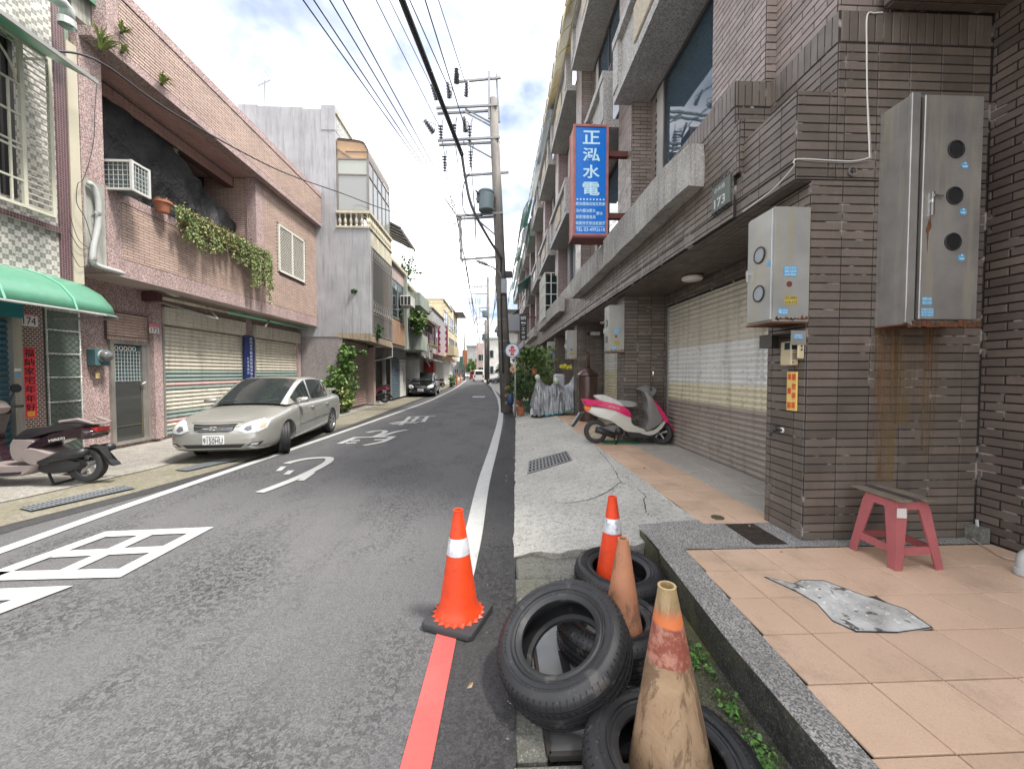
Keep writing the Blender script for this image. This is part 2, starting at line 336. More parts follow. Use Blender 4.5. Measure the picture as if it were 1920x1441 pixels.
class Tiles:
    def __init__(s, root, mat, name='wall_tile', t=.007, cap=300): s.root = root; s.mat = mat; s.name = name; s.t = t; s.cap = cap; s.L = []
    def field(s, o, u, v, rects, pu=.25, pv=.066, joint=.008, bond=0, holes=(), jit=.0012, off=0., keep=1.):
        o = V(o); u = V(u).normalized(); v = V(v).normalized(); n = u.cross(v)
        for (a0, b0, a1, b1) in rects:
            r = 0; j0 = int(math.floor(b0/pv+1e-6)); j1 = int(math.ceil(b1/pv-1e-6))
            for j in range(j0, j1):
                sh = off+(bond*pu if j % 2 else 0)
                i0 = int(math.floor((a0-sh)/pu+1e-6)); i1 = int(math.ceil((a1-sh)/pu-1e-6))
                for i in range(i0, i1):
                    if keep < 1 and random.random() > keep: continue
                    x0 = max(a0, i*pu+sh)+joint/2; x1 = min(a1, (i+1)*pu+sh)-joint/2
                    y0 = max(b0, j*pv)+joint/2; y1 = min(b1, (j+1)*pv)-joint/2
                    if x1-x0 < .012 or y1-y0 < .012: continue
                    cx, cy = (x0+x1)/2, (y0+y1)/2
                    if any(h[0] < cx < h[2] and h[1] < cy < h[3] for h in holes): continue
                    p = o+u*cx+v*cy+n*random.uniform(-jit, jit)
                    s.L.append((p, u, v, n, x1-x0, y1-y0))
        return s
    def finish(s):
        sc = []
        for k, (p, u, v, n, a, b) in enumerate(s.L):
            d = CAM-p; q = proj(p); ok = q and -10 < q[0] < 1930 and -10 < q[1] < 1451 and d.dot(n) > 0
            sc.append((-(a*b*d.dot(n)/d.length**3) if ok else 0, k))
        sc.sort(); top = set(k for val, k in sc[:s.cap] if val < 0); inv = winv(s.root); rest = MB()
        for k, (p, u, v, n, a, b) in enumerate(s.L):
            rot = Matrix((u, v, n)).transposed().to_4x4(); rot.translation = p
            tl = Matrix.Rotation(random.uniform(-.006, .006), 4, 'X') @ Matrix.Rotation(random.uniform(-.003, .003), 4, 'Y')
            if k in top:
                o = link(bpy.data.objects.new(s.name, tile_mesh(a, b, s.t, s.mat))); o.parent = s.root; o.matrix_basis = inv @ rot @ tl
            else:
                me = tile_mesh(a, b, s.t, s.mat); mm = rot @ tl
                rest.add([mm @ q.co for q in me.vertices], [tuple(f.vertices) for f in me.polygons])
        if rest.f: rest.build(s.name+'s', s.mat, s.root, kind='stuff')
# ------------------------------------------------------------------ material set
A_ROAD = m_asphalt('asphalt', .106); A_EDGE = m_asphalt('asphalt_edge', .048)
C_APRON = m_concrete('apron_concrete', (.62, .60, .54), (.42, .405, .36)); C_SLAB = m_concrete('gutter_slab', (.25, .245, .22), (.13, .13, .115), moss=.3, crack=.3)
C_LEFT = m_concrete('left_concrete', (.38, .36, .32), (.21, .195, .17), crack=.5); C_MOSS = m_concrete('mossy_concrete', (.27, .245, .19), (.16, .145, .11), moss=.3, crack=.3)
def m_paint(name, c, wear=.3, dirt=(.1, .1, .1)):
    t = MT(name); f = t.math('MULTIPLY', t.math('MULTIPLY', t.ramp(t.noise(38, 6, .8), .50, .60), t.ramp(t.noise(3, 4, .6), .35, .7, .25, 1.)), wear); k = t.mix(f, c, dirt)
    k = t.mix(t.math('MULTIPLY', t.ramp(t.noise(2.2, 5), .45, .7), .22), k, lerp3(c, (.25, .24, .22), .6)); t.col(k); t.set(.65); t.bump(t.noise(95, 4, .7), .004, .5); return t.m
PAINT_W = m_paint('road_paint_white', (.46, .46, .44), .5); PAINT_R = m_paint('road_paint_red', (.50, .085, .075), .5, (.25, .06, .05))
GRANITE = m_pebble('washed_granite', [(.30, .29, .27), (.14, .135, .13), (.40, .39, .36), (.21, .205, .19), (.34, .31, .28), (.10, .10, .095)], 150)
GRANITE_B = m_pebble('grey_granite', [(.40, .385, .37), (.26, .25, .245), (.46, .44, .42), (.32, .31, .30)], 60)
KERB_FACE = m_concrete('kerb_face', (.10, .10, .09), (.03, .03, .027), moss=.55, crack=0)  # dark base colour holds the shade on this face; moss is mixed over it
STONE_RAW = M('raw_stone_ledge', (.40, .385, .355), (.23, .22, .205), 1.4, .85, bump=1, bsc=26, bd=.02, streak=((.08, .075, .07), .55), speck=[((.5, .48, .44), 60, .58)])
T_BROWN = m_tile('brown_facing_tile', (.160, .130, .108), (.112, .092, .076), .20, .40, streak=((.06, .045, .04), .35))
T_BROWN_LIT = m_tile('skylit_brown_tile', (.30, .24, .215), (.215, .175, .155), .18, .36)  # brown tile made paler: sunlight and sky gloss are put into the colour
T_SOFF = m_tile('soffit_tile', (.135, .108, .09), (.10, .08, .067), .12, .5, .2)
T_ROUGH = m_tile('rough_brown_brick', (.155, .118, .10), (.092, .072, .06), .24, .5, .9)
GROUT = M('dark_grout', (.016, .014, .014), (.03, .026, .025), 5, .9, speck=[((.32, .30, .28), 5.5, .60)])
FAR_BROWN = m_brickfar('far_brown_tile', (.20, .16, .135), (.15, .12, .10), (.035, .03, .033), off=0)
FAR_BROWN_LIT = m_brickfar('far_skylit_tile', (.33, .25, .24), (.26, .195, .19), (.06, .05, .05))  # far copy of the paler tile, daylight on upper storeys mixed into its colour
T_ORANGE = m_tile('terracotta_floor_tile', (.64, .455, .33), (.54, .37, .25), .07, .42, .12)
T_WHITE = m_tile('pale_floor_tile', (.50, .465, .41), (.42, .39, .34), .04, .35, .03)
FLOOR_BED = M('tile_bedding', (.04, .028, .02), (.08, .055, .04), 4, .9)
PVC = m_plain('grey_pvc', (.42, .43, .42), .4)
STEEL = M('stained_steel', (.42, .405, .38), (.26, .25, .235), 2.6, .42, .6, streak=((.50, .46, .34), .75), bump=.12, bsc=8, bd=.01)
STEEL_C = M('cream_stained_steel', (.45, .455, .43), (.31, .315, .305), 2.8, .42, .5, streak=((.44, .37, .20), .7), bump=.1, bsc=8, bd=.01)
RUST = M('rust', (.16, .055, .02), (.05, .025, .015), 14, .9, bump=.9, bsc=60, bd=.01)
BLACK = m_plain('black_void', (.008, .008, .009), .6); DARK = m_plain('dark_rubber', (.022, .022, .023), .55)
WHITE_CABLE = m_plain('white_cable', (.62, .60, .56), .5); WIRE = m_plain('black_wire', (.03, .03, .035), .6)
ALU = m_plain('aluminium_frame', (.42, .42, .40), .4, .6); ALU_D = m_plain('bronze_frame', (.10, .085, .08), .4, .4)
GLASS = m_glass('dark_window_glass'); GLASS_B = m_glass('blue_window_glass', (.03, .055, .075))
GRILLE_W = m_plain('pale_grille_paint', (.62, .62, .55), .5)
def shutter_mat(n, a, b): return M(n, a, b, 1.6, .45, .1, streak=(lerp3(b, (.1, .09, .07), .7), .55), bump=.05, speck=[(lerp3(b, (.1, .08, .06), .25), 7, .62)])
SH_CREAM = shutter_mat('cream_shutter', (.63, .59, .49), (.54, .50, .42)); SH_GREY = shutter_mat('pale_shutter', (.78, .78, .75), (.68, .68, .65))
SH_BROWN = shutter_mat('brown_shutter', (.36, .31, .265), (.30, .255, .22)); SH_YEL = shutter_mat('butter_shutter', (.74, .69, .50), (.64, .59, .43))
SH_TEAL = shutter_mat('teal_shutter', (.035, .13, .17), (.03, .10, .14)); SH_ROSE = shutter_mat('rose_shutter', (.50, .34, .30), (.42, .29, .26))
SH_PINK = shutter_mat('pink_band', (.60, .38, .36), (.52, .33, .31)); SH_SAGE = shutter_mat('sage_band', (.26, .33, .30), (.22, .28, .26))
SH_TAN = shutter_mat('tan_shutter', (.40, .33, .28), (.33, .27, .235))
LAMP = m_plain('opal_lamp', (.72, .71, .66), .35)

# ------------------------------------------------------------------ ground
def interp(pts, y):
    if y <= pts[0][0]: return pts[0][1]
    for (a, b), (c, d) in zip(pts, pts[1:]):
        if y <= c: t = (y-a)/(c-a); return b+(d-b)*t
    return pts[-1][1]
XR = [(-6, -.35), (1.4, .06), (3, .134), (7.06, .344), (11.7, .585), (14, .62), (20, .45), (29, .05), (50, -1.2), (80, -3.2), (160, -9)]
XL = [(-6, -5.1), (3.85, -4.8), (4.9, -4.5), (6.1, -4.25), (10.7, -4.13), (19, -4.3), (25, -4.4), (42, -4.9), (80, -7.2), (160, -13)]
xr = lambda y: interp(XR, y); xl = lambda y: interp(XL, y)
def strip(ys, fa, fb, za, zb, n=1):
    m = MB(); vs = []
    for y in ys:
        a, b = fa(y), fb(y)
        for k in range(n+1):
            t = k/n; vs.append((a+(b-a)*t, y, za+(zb-za)*t))
    m.add(vs, [(i*(n+1)+k, i*(n+1)+k+1, (i+1)*(n+1)+k+1, (i+1)*(n+1)+k) for i in range(len(ys)-1) for k in range(n)]); return m
g = MB(); g.quad((-600, -80, -.07), (600, -80, -.07), (600, 1200, -.07), (-600, 1200, -.07))
solo('ground', C_LEFT, g, kind='structure')
YS = [-6, -3, 0, 1.4, 2.2, 3, 3.85, 4.9, 6.1, 7.06, 9, 10.7, 11.7, 14, 17, 20, 25, 29, 36, 42, 50, 65, 80, 120, 160]
solo('road', A_ROAD, strip(YS, xl, xr, 0, 0, 2), kind='structure')
# darker, newer asphalt along both edges
solo('road_edge_band', A_EDGE, strip(YS, lambda y: xr(y)-(.34 if y < 20 else .3)-max(0, min(.0, y)), lambda y: xr(y)+.012, .004, .004), kind='structure')
solo('road_edge_strip', A_EDGE, strip(YS, lambda y: xl(y)-.02, lambda y: xl(y)+.22, .004, .004), kind='structure')
def ribbon(pts, wd, z=.009, mb=None, close=False):
    """painted stroke along ground points; wd number or (along list)"""
    mb = mb or MB(); pts = [V((p[0], p[1], 0)) for p in pts]; m = len(pts); vs = []
    for i, p in enumerate(pts):
        a = (p-pts[i-1]).normalized() if i else None; b = (pts[i+1]-p).normalized() if i < m-1 else None
        d = ((a or b)+(b or a)).normalized(); n = V((-d.y, d.x, 0)); k = 1/max(.45, n.dot(V((-(b or a).y, (b or a).x, 0)))); w_ = wd[i] if isinstance(wd, list) else wd
        vs += [(p+n*w_/2*k)+V((0, 0, z)), (p-n*w_/2*k)+V((0, 0, z))]
    return mb.add(vs, [(2*i, 2*i+1, 2*i+3, 2*i+2) for i in range(m-1)])
def smooth(pts, n=6):
    out = []; P = [pts[0]]+list(pts)+[pts[-1]]
    for i in range(1, len(P)-2):
        for k in range(n):
            t = k/n; a, b, c, d = P[i-1], P[i], P[i+1], P[i+2]
            out.append(tuple(.5*((2*b[j])+(-a[j]+c[j])*t+(2*a[j]-5*b[j]+4*c[j]-d[j])*t*t+(-a[j]+3*b[j]-3*c[j]+d[j])*t**3) for j in range(len(b))))
    out.append(tuple(pts[-1])); return out
wl = [gz(x, y) for x, y in ((876, 1048), (889, 995), (908, 900), (928, 830), (938.5, 783), (937.5, 757), (928, 735), (912.5, 713))]
wl = [(-.262, 2.62)]+[(p.x, p.y) for p in wl]+[(-4.6, 95)]
solo('right_edge_line', PAINT_W, ribbon(smooth(wl), .165), kind='structure')
solo('red_line', PAINT_R, ribbon([(-.52, -3), (-.36, .6), (-.308, 1.42), (-.285, 2.16), (-.262, 2.6)], .118), kind='structure')
solo('left_edge_line', PAINT_W, ribbon(smooth([(-4.6, -3), (-4.2, 2.5), (-4.14, 4.5), (-3.97, 7.85), (-3.75, 13), (-3.56, 19), (-3.6, 24.7), (-4.1, 41), (-6.2, 80)]), .14), kind='structure')
def gp(pts, s, ox, oy): return [tuple(gz(x/s+ox, y/s+oy))[:2] for x, y in pts]
mk = MB()
for p, wd in (([(-40, 403), (570, 180), (1085, 158), (645, 390), (-60, 408)], .13), ([(318, 288), (862, 262)], .12), ([(790, 182), (335, 388)], .12), ([(-180, 515), (236, 497), (-60, 608)], .15)):
    ribbon(gp(p, 2.877, 0, 940), wd, .010+random.random()*.001, mk)
for p in ([(272, 595), (318, 555), (370, 552), (325, 592)], [(340, 628), (385, 590), (443, 587), (398, 625)], [(468, 682), (580, 607), (636, 605), (530, 680)]):
    q = gp(p, 4.8, 460, 760); mk.quad(*[(a, b, .0105) for a, b in q])
for p, wd, sm in (([(370, 527), (430, 508), (560, 482), (690, 473), (755, 478), (745, 510), (655, 565), (480, 650), (250, 742), (125, 787)], .13, 1),
    ([(1095, 247), (1180, 231), (1255, 231), (1245, 250), (1160, 285)], .13, 1), ([(848, 347), (985, 292), (1130, 287), (1340, 284)], .13, 0), ([(950, 320), (1030, 316)], .13, 0),
    ([(905, 342), (1000, 337)], .13, 0), ([(1455, 222), (1350, 240), (1200, 288)], .13, 1), ([(1335, 280), (1245, 325), (1150, 347), (1065, 362)], .13, 1), ([(1160, 312), (1275, 308)], .13, 0),
    ([(1460, 104), (1712, 97)], .14, 0), ([(1640, 100), (1600, 147), (1365, 152)], .13, 0), ([(1480, 104), (1430, 150), (1395, 177)], .13, 0), ([(1320, 158), (1545, 161)], .13, 0),
    ([(1320, 171), (1425, 167)], .13, 0), ([(1555, 103), (1495, 152)], .13, 0), ([(1440, 127), (1600, 123)], .13, 0), ([(1300, 165), (1440, 140)], .12, 0)):
    q = gp(p, 4.8, 460, 760); ribbon(smooth(q) if sm else q, wd, .0095+random.random()*.002, mk)
solo('road_lettering', PAINT_W, mk, kind='structure')
f = MB(); a = gz(885, 745); f.quad((a.x, a.y, .010), (a.x+.75, a.y, .010), (a.x+.75, a.y+1.1, .010), (a.x, a.y+1.1, .010))
solo('road_patch_mark', PAINT_W, f, kind='structure')
# ---- left verge
solo('left_gutter_strip', C_MOSS, strip(YS, lambda y: xl(y)-1.05, lambda y: xl(y)-.02, .012, .008, 2), kind='structure')
solo('left_pavement', C_LEFT, strip(YS, lambda y: -14, lambda y: xl(y)-1.05, .10, .012, 8), kind='structure')
m = strip([6.9, 8, 9, 10, 11.2], lambda y: xl(y)-1.0, lambda y: xl(y)-.05, .024, .018); solo('pavement_patch', m_concrete('brown_patch', (.20, .185, .155), (.12, .11, .09), crack=0), m, kind='structure')
m = MB()
for y in (3.4, 5.6, 7.4, 9.9, 12.3, 15.2, 18.5): m.quad((-7.2, y, .1045 if False else .104), (xl(y)-1.05, y+.1, .0175), (xl(y)-1.05, y+.115, .0175), (-7.2, y+.015, .104))
m.add([p for y in YS for p in ((xl(y)-1.07, y, .019), (xl(y)-1.045, y, .018))], [(2*i, 2*i+1, 2*i+3, 2*i+2) for i in range(len(YS)-1)])
solo('pavement_joint', m_plain('joint_dirt', (.06, .055, .04), .95), m, kind='structure')
# ---- right apron: broken concrete slope from the asphalt up to the tiled porch
APX = 1.78
def apron_z(x, y): t = min(1, max(0, (x-xr(y))/(APX-xr(y)))); return .02+.175*t+.012*noise.noise(V((x*1.7, y*1.2, 0)))+.004*noise.noise(V((x*9, y*9, 1)))
ys = [3.06+i*.16 for i in range(75)]+[15.2+i*1.2 for i in range(30)]
m = MB(); vs = []; nX = 22
for j, y in enumerate(ys):
    for k in range(nX+1):
        x = xr(y)+(APX-xr(y))*k/nX; yy = y
        if k == 0: x += .025*noise.noise(V((0, y*4, 3)))
        if j == 0: yy = 3.02+.10*noise.noise(V((x*5, 2, 0)))+max(0, (1.0-x))*.03
        vs.append((x, yy, apron_z(x, y)))
m.add(vs, [(j*(nX+1)+k, j*(nX+1)+k+1, (j+1)*(nX+1)+k+1, (j+1)*(nX+1)+k) for j in range(len(ys)-1) for k in range(nX)])
edge = vs[:nX+1]; m.add(edge+[(p[0], p[1]+.03, -.03) for p in edge], [(k+1, k, nX+1+k, nX+2+k) for k in range(nX)])
l = [vs[j*(nX+1)] for j in range(len(ys))]; m.add(l+[(p[0]+.02, p[1], -.03) for p in l], [(j, j+1, len(l)+j+1, len(l)+j) for j in range(len(l)-1)])
solo('apron_slope', C_APRON, m, kind='structure', smooth=True)
# hand-sized cracks across the apron
ck = MB()
for pts in ([(1120, 845), (1150, 880), (1165, 905), (1205, 925), (1212, 960), (1250, 982)], [(1165, 905), (1120, 925), (1060, 930)], [(1205, 925), (1260, 950)]):
    q = [gz(x, y, .16) for x, y in pts]; z_ = []
    P = [(a+.022*noise.noise(V((a*23, b*23, 0)))+random.uniform(-.006, .006), b+.02*noise.noise(V((b*19, a*19, 4)))) for a, b in smooth([(p.x, p.y) for p in q], 12)]
    b = len(ck.v); wd = [.003+.012*max(0, .25+noise.noise(V((i*.35, len(P), 0)))) for i in range(len(P))]
    vs = []
    for i, p in enumerate(P):
        vs += [(p[0]-wd[i]/2, p[1]+.004, apron_z(p[0], p[1])+.004), (p[0]+wd[i]/2, p[1]-.004, apron_z(p[0], p[1])+.004)]
    ck.add(vs, [(2*i, 2*i+1, 2*i+3, 2*i+2) for i in range(len(P)-1)])
solo('apron_crack', m_plain('crack_dirt', (.05, .045, .035), .95), ck, kind='structure')
# ---- gutter in front of the platform
m = MB(); yb = -2.
for y0, y1 in ((-2, -.2), (-.18, .62), (.64, 1.42), (2.34, 2.75), (2.77, 3.3)):
    x0 = xr((y0+y1)/2)+.01; m.bbox((x0, y0, -.1), (.66, y1, random.uniform(-.012, .006)), .015)
solo('gutter_slab', C_SLAB, m, kind='structure')
m = MB(); m.bbox((.07, 1.44, -.1), (.2, 2.32, -.002), .01); m.bbox((.52, 1.44, -.1), (.66, 2.32, -.004), .01); solo('gutter_rim', C_SLAB, m, kind='structure')
m = MB(); m.quad((.6, -2, -.035), (1.25, -2, -.035), (1.25, 3.3, -.035), (.6, 3.3, -.035)); m.quad((.1, 1.4, -.06), (.7, 1.4, -.06), (.7, 2.4, -.06), (.1, 2.4, -.06))
solo('gutter_bed', m_concrete('mossy_bed', (.12, .12, .08), (.05, .05, .035), moss=.8, crack=0), m, kind='structure')
gr = thing('drain_cover', 'flat steel drain cover with hand slot under the leaning tyre', 'drain cover', (.36, 1.5, -.02))
m = MB(); m.bbox((.205, 1.45, -.03), (.515, 2.31, -.004), .006); m.build('plate', m_plain('scratched_steel', (.34, .34, .33), .35, .7), gr)
m = MB(); m.bbox((.33, 1.86, -.006), (.375, 2.02, -.001), .002); m.build('hand_slot', BLACK, gr)
m = MB(); m.bar((.205, 1.45, .0), (.515, 1.45, .0), .02, .02); m.bar((.205, 1.45, 0), (.205, 2.31, 0), .016, .02); m.build('rim', m_plain('dark_iron', (.06, .055, .05), .6, .5), gr)

# ---- raised tiled platform with granite kerb
KO = [(-3, 1.10), (.5, 1.115), (1.28, 1.13), (1.8, 1.13), (2.64, 1.185), (3.14, 1.20)]; KI = [(-3, 1.16), (.5, 1.21), (1.17, 1.256), (1.8, 1.31), (2.73, 1.385)]
ko = lambda y: interp(KO, y); ki = lambda y: interp(KI, y)
kb = MB(); yy = [-3, -2, -1, 0, .5, .9, 1.28, 1.6, 1.8, 2.2, 2.5, 2.735]
vs = []
for y in yy:
    wob = .004*noise.noise(V((0, y*5, 0))); o = ko(y)
    vs += [(o+.02+wob, y, -.06), (o+wob, y, .188), (o+.012, y, .2), (ki(y), y, .2)]
kb.add(vs, [(i*4+k, i*4+k+1, (i+1)*4+k+1, (i+1)*4+k) for i in range(len(yy)-1) for k in (1, 2)])
solo('platform_kerb', GRANITE, kb, kind='structure')
kf = MB(); kf.add(vs, [(i*4, i*4+1, (i+1)*4+1, (i+1)*4) for i in range(len(yy)-1)])
kf.quad((1.2, 3.14, -.06), (1.2, 3.14, .188), (1.185, 2.735, .188), (1.205, 2.735, -.06)); solo('kerb_face', KERB_FACE, kf, kind='structure')
gb = MB(); gb.quad((1.19, 2.735, .2), (1.95, 2.735, .2), (1.95, 3.2, .2), (1.2, 3.2, .2)); gb.quad((2.21, 2.735, .2), (3.76, 2.735, .2), (3.76, 3.2, .2), (2.21, 3.2, .2))
gb.quad((1.95, 2.735, .2), (2.21, 2.735, .2), (2.21, 2.785, .2), (1.95, 2.785, .2)); gb.quad((1.2, 3.2, .2), (1.78, 3.2, .2), (1.78, 3.3, .196), (1.35, 3.24, .18)); solo('granite_threshold', GRANITE, gb, kind='structure')
fd = MB(); fd.quad((1.3, -3, .19), (3.76, -3, .19), (3.76, 2.73, .19), (1.38, 2.73, .19)); fd.quad((APX, 3.2, .19), (3.25, 3.2, .19), (3.25, 60, .19), (APX, 60, .19))
plat = solo('tiled_platform', FLOOR_BED, fd, kind='structure')
T = Tiles(plat, T_ORANGE, 'floor_tile', .0085, 300)
PX, PY = .325, .304
rects = []
for j in range(19):
    y1 = 2.73-j*PY; y0 = y1-PY; rects.append((ki(y0+PY/2)+.004, y0, 3.755, y1))
# u=+X, v=+Y gives the upward normal
ox, oy = 1.57-5*PX, 2.73-20*PY
T.field((ox, oy, .19), (1, 0, 0), (0, 1, 0), [(a-ox, b-oy, c-ox, d-oy) for a, b, c, d in rects], PX, PY, .0065, jit=.0006, holes=((2.0-ox-.12, 1.9-oy, 2.0-ox+.12, 2.2-oy),))
T.field((APX, 3.2, .19), (1, 0, 0), (0, 1, 0), [(0, 0, .68, 9)], .34, .305, .007, jit=.0007)
T.finish()
T = Tiles(plat, T_WHITE, 'pale_floor_tile', .0085, 300); T.field((2.46, 3.2, .19), (1, 0, 0), (0, 1, 0), [(0, 0, .74, 8.0)], .37, .37, .008, jit=.0003); T.finish()
m = MB(); m.quad((APX, 12.2, .198), (2.46, 12.2, .198), (2.46, 60, .198), (APX, 60, .198)); solo('far_porch_floor', T_ORANGE, m, kind='structure')
m = MB(); m.quad((2.46, 11.2, .1985), (3.25, 11.2, .1985), (3.25, 60, .1985), (2.46, 60, .1985)); solo('far_porch_inner_floor', T_WHITE, m, kind='structure')
# cement patch where tiles came up
pp = [(1.70, 2.335), (1.82, 2.25), (1.90, 2.285), (2.04, 2.275), (2.13, 2.12), (2.24, 1.98), (2.215, 1.83), (2.0, 1.80), (1.80, 1.815), (1.755, 1.90), (1.80, 2.05), (1.775, 2.17)]
m = MB(); m.prism([(p[0], p[1]) for p in pp], (0, 0, .009), (0, 0, .195), (1, 0, 0), (0, 1, 0)); m.build('cement_patch', M('cement_patch', (.62, .61, .57), (.26, .25, .23), 7, .9, bump=1, bsc=30, bd=.01, speck=[((.10, .095, .08), 13, .58), ((.70, .69, .66), 28, .60)]), plat)
ds = MB()
for i in range(len(pp)): ds.bar((pp[i][0], pp[i][1], .2035), (*pp[(i+1) % len(pp)], .2035), random.uniform(.002, .007), .003)
ds.build('patch_edge', BLACK, plat)
# drain grate in the threshold
gr = thing('drain_grate', 'dark rusty slotted grate set in granite before the brown pillar', 'drain grate', (2.08, 2.79, .2))
m = MB(); m.quad((1.95, 2.785, .17), (2.21, 2.785, .17), (2.21, 3.2, .17), (1.95, 3.2, .17)); m.build('pit', BLACK, gr)
IRON = M('rusty_iron', (.085, .065, .05), (.04, .032, .028), 20, .75, .4, bump=.4)
for i in range(16): m = MB(); m.box((1.953, 2.79+i*.0258, .18), (2.207, 2.802+i*.0258, .199)); m.build('bar', IRON, gr)
m = MB()
for i in range(9): m.box((1.955+i*.031, 2.787, .185), (1.961+i*.031, 3.198, .197))
m.build('cross_bars', IRON, gr, kind='stuff')
m = MB(); m.lathe([(.055, 0), (.055, .006), (.045, .007), (.0, .007)], (1.98, 3.33, .199), n=20); solo('floor_drain', m_plain('dull_brass', (.16, .14, .09), .5, .6), m, 'small round floor drain beside the dark slotted grate', 'drain')
# grate in the apron
gr = thing('road_grate', 'grey steel grating sunk in the cracked concrete slope', 'drain grate', (.8, 6.2, .12))
c4 = [gz(x, y, .1) for x, y in ((992, 861), (1062, 850), (1071, 866), (990, 880))]
def gl(s_, t_):
    a = c4[0].lerp(c4[1], s_); b = c4[3].lerp(c4[2], s_); q = a.lerp(b, t_); return V((q.x, q.y, apron_z(q.x, q.y)))
m = MB(); m.quad(*[gl(a, b)+V((0, 0, .006)) for a, b in ((0, 0), (1, 0), (1, 1), (0, 1))]); m.build('pit', BLACK, gr)
GALV = m_plain('galvanised_steel', (.33, .33, .32), .5, .5)
for i in range(13): m = MB(); m.bar(gl(i/12, 0)+V((0, 0, .012)), gl(i/12, 1)+V((0, 0, .012)), .026, .012); m.build('bar', GALV, gr)
for t_ in (0, .25, .5, .75, 1): m = MB(); m.bar(gl(0, t_)+V((0, 0, .018)), gl(1, t_)+V((0, 0, .018)), .022, .008); m.build('cross_bar', GALV, gr)
for k, (corners, lab) in enumerate(((((-5.20, 4.36), (-4.86, 5.16), (-4.62, 5.06), (-4.96, 4.26)), 'flush steel grating in the mossy gutter below the dark scooter'), (((-4.88, 6.0), (-4.62, 6.72), (-4.38, 6.63), (-4.64, 5.91)), 'flush steel grating in the mossy gutter before the silver car'))):
    c = [V((q[0], q[1], .022)) for q in corners]; gr = thing('road_grate', lab, 'drain grate', c[0])
    m = MB(); m.quad(*[q+V((0, 0, .005)) for q in (c[0], c[1], c[2], c[3])]); m.build('pit', m_plain('gutter_dark', (.04, .042, .045), .8), gr)
    m = MB(); n_ = 26
    for i in range(n_): m.bar(c[0].lerp(c[1], i/(n_-1))+V((0, 0, .008)), c[3].lerp(c[2], i/(n_-1))+V((0, 0, .008)), .014, .004)
    for t_ in (0, .33, .66, 1): m.bar(c[0].lerp(c[3], t_)+V((0, 0, .010)), c[1].lerp(c[2], t_)+V((0, 0, .010)), .012, .004)
    m.build('grating', m_plain('blue_grey_steel', (.26, .28, .30), .5, .4), gr, kind='stuff')

# ------------------------------------------------------------------ roller shutters
_sl = {}
def slat_mesh(L, p, mat, bulge=.016, n=5):
    k = (round(L, 3), round(p, 4), mat.name)
    if k not in _sl:
        m = MB(); pr = [(0, 0), (.15, .0), (.3, .6), (.55, 1), (.8, .6), (.93, .0), (1, -.35)]
        vs = []
        for yv in (0, L): vs += [(-bulge*b, yv, a*p) for a, b in pr]
        q = len(pr); m.add(vs, [(i, q+i, q+i+1, i+1) for i in range(q-1)]); _sl[k] = m.mesh('slat', mat)
    return _sl[k]
def shutter(parent, X, y0, y1, z0, z1, pitch, matf, face=-1, name='slat', frame=ALU):
    """slats of a roller shutter in plane X, bulging to -X (face=-1) or +X"""
    sh = MB(); t = .05
    for y in (y0-t/2, y1+t/2): sh.box((X-.03, y-t/2, z0), (X+.03, y+t/2, z1))
    fr = sh.build('shutter_guide', frame, parent); n = int(round((z1-z0)/pitch)); inv = winv(parent)
    for k in range(n):
        z = z0+k*pitch; o = link(bpy.data.objects.new(name, slat_mesh(y1-y0, pitch, matf(z), .27*pitch))); o.parent = parent
        mm = Matrix.Translation((X, y0, z))
        if face > 0: mm = Matrix.Translation((X, y1, z)) @ Matrix.Rotation(math.pi, 4, 'Z')
        o.matrix_basis = inv @ mm
    return fr
# ------------------------------------------------------------------ right-hand row of tiled town houses
MOD, RY0 = 4.2, 2.85
def fx(o_x): return dict(o=(o_x, 0, 0), u=(0, -1, 0), v=(0, 0, 1))      # faces the street (-X)
def fy(o_y): return dict(o=(0, o_y, 0), u=(1, 0, 0), v=(0, 0, 1))       # faces the camera (-Y)
def ry(y0, y1, z0, z1): return (-y1, z0, -y0, z1)
def dec(pts, o, u, v, d): m = MB(); return m.prism(pts, d, o, u, v)
def rock(a, b, n=(10, 2, 3), amp=.02, seed=0, taper=0):
    """rough-hewn block"""
    bm = bmesh.new(); bmesh.ops.create_cube(bm, size=1)
    bmesh.ops.subdivide_edges(bm, edges=bm.edges[:], cuts=5, use_grid_fill=True)
    A = V(a); B = V(b); C = (A+B)/2; S = B-A; L = []
    for v in bm.verts:
        p = V((C.x+v.co.x*S.x, C.y+v.co.y*S.y, C.z+v.co.z*S.z)); q = p*3.1+V((seed, 0, 0))
        if taper and v.co.y < -.3: p.x += taper*(.5-v.co.x)*(-v.co.y-.3)/.2*.5; p.z += taper*.4*(-v.co.z)*(-v.co.y-.3)/.2
        p += V((noise.noise(q), noise.noise(q+V((9, 0, 0)))*.4, noise.noise(q+V((0, 7, 0)))))*amp; v.co = p
    bmesh.ops.triangulate(bm, faces=bm.faces[:]); bm.verts.index_update(); m = MB(); m.add([v.co[:] for v in bm.verts], [[v.index for v in f.verts] for f in bm.faces]); bm.free(); return m
PANEL = M('pale_panel', (.42, .40, .37), (.36, .345, .32), 2, .5)
ORN = M('carved_panel', (.50, .44, .33), (.34, .3, .24), 18, .8, bump=1, bsc=28, bd=.02)
CAN_Y = m_plain('yellowed_polycarbonate', (.62, .52, .26), .35); CAN_G = m_plain('green_polycarbonate', (.10, .33, .27), .35); CAN_C = m_plain('clear_polycarbonate', (.50, .58, .54), .3)
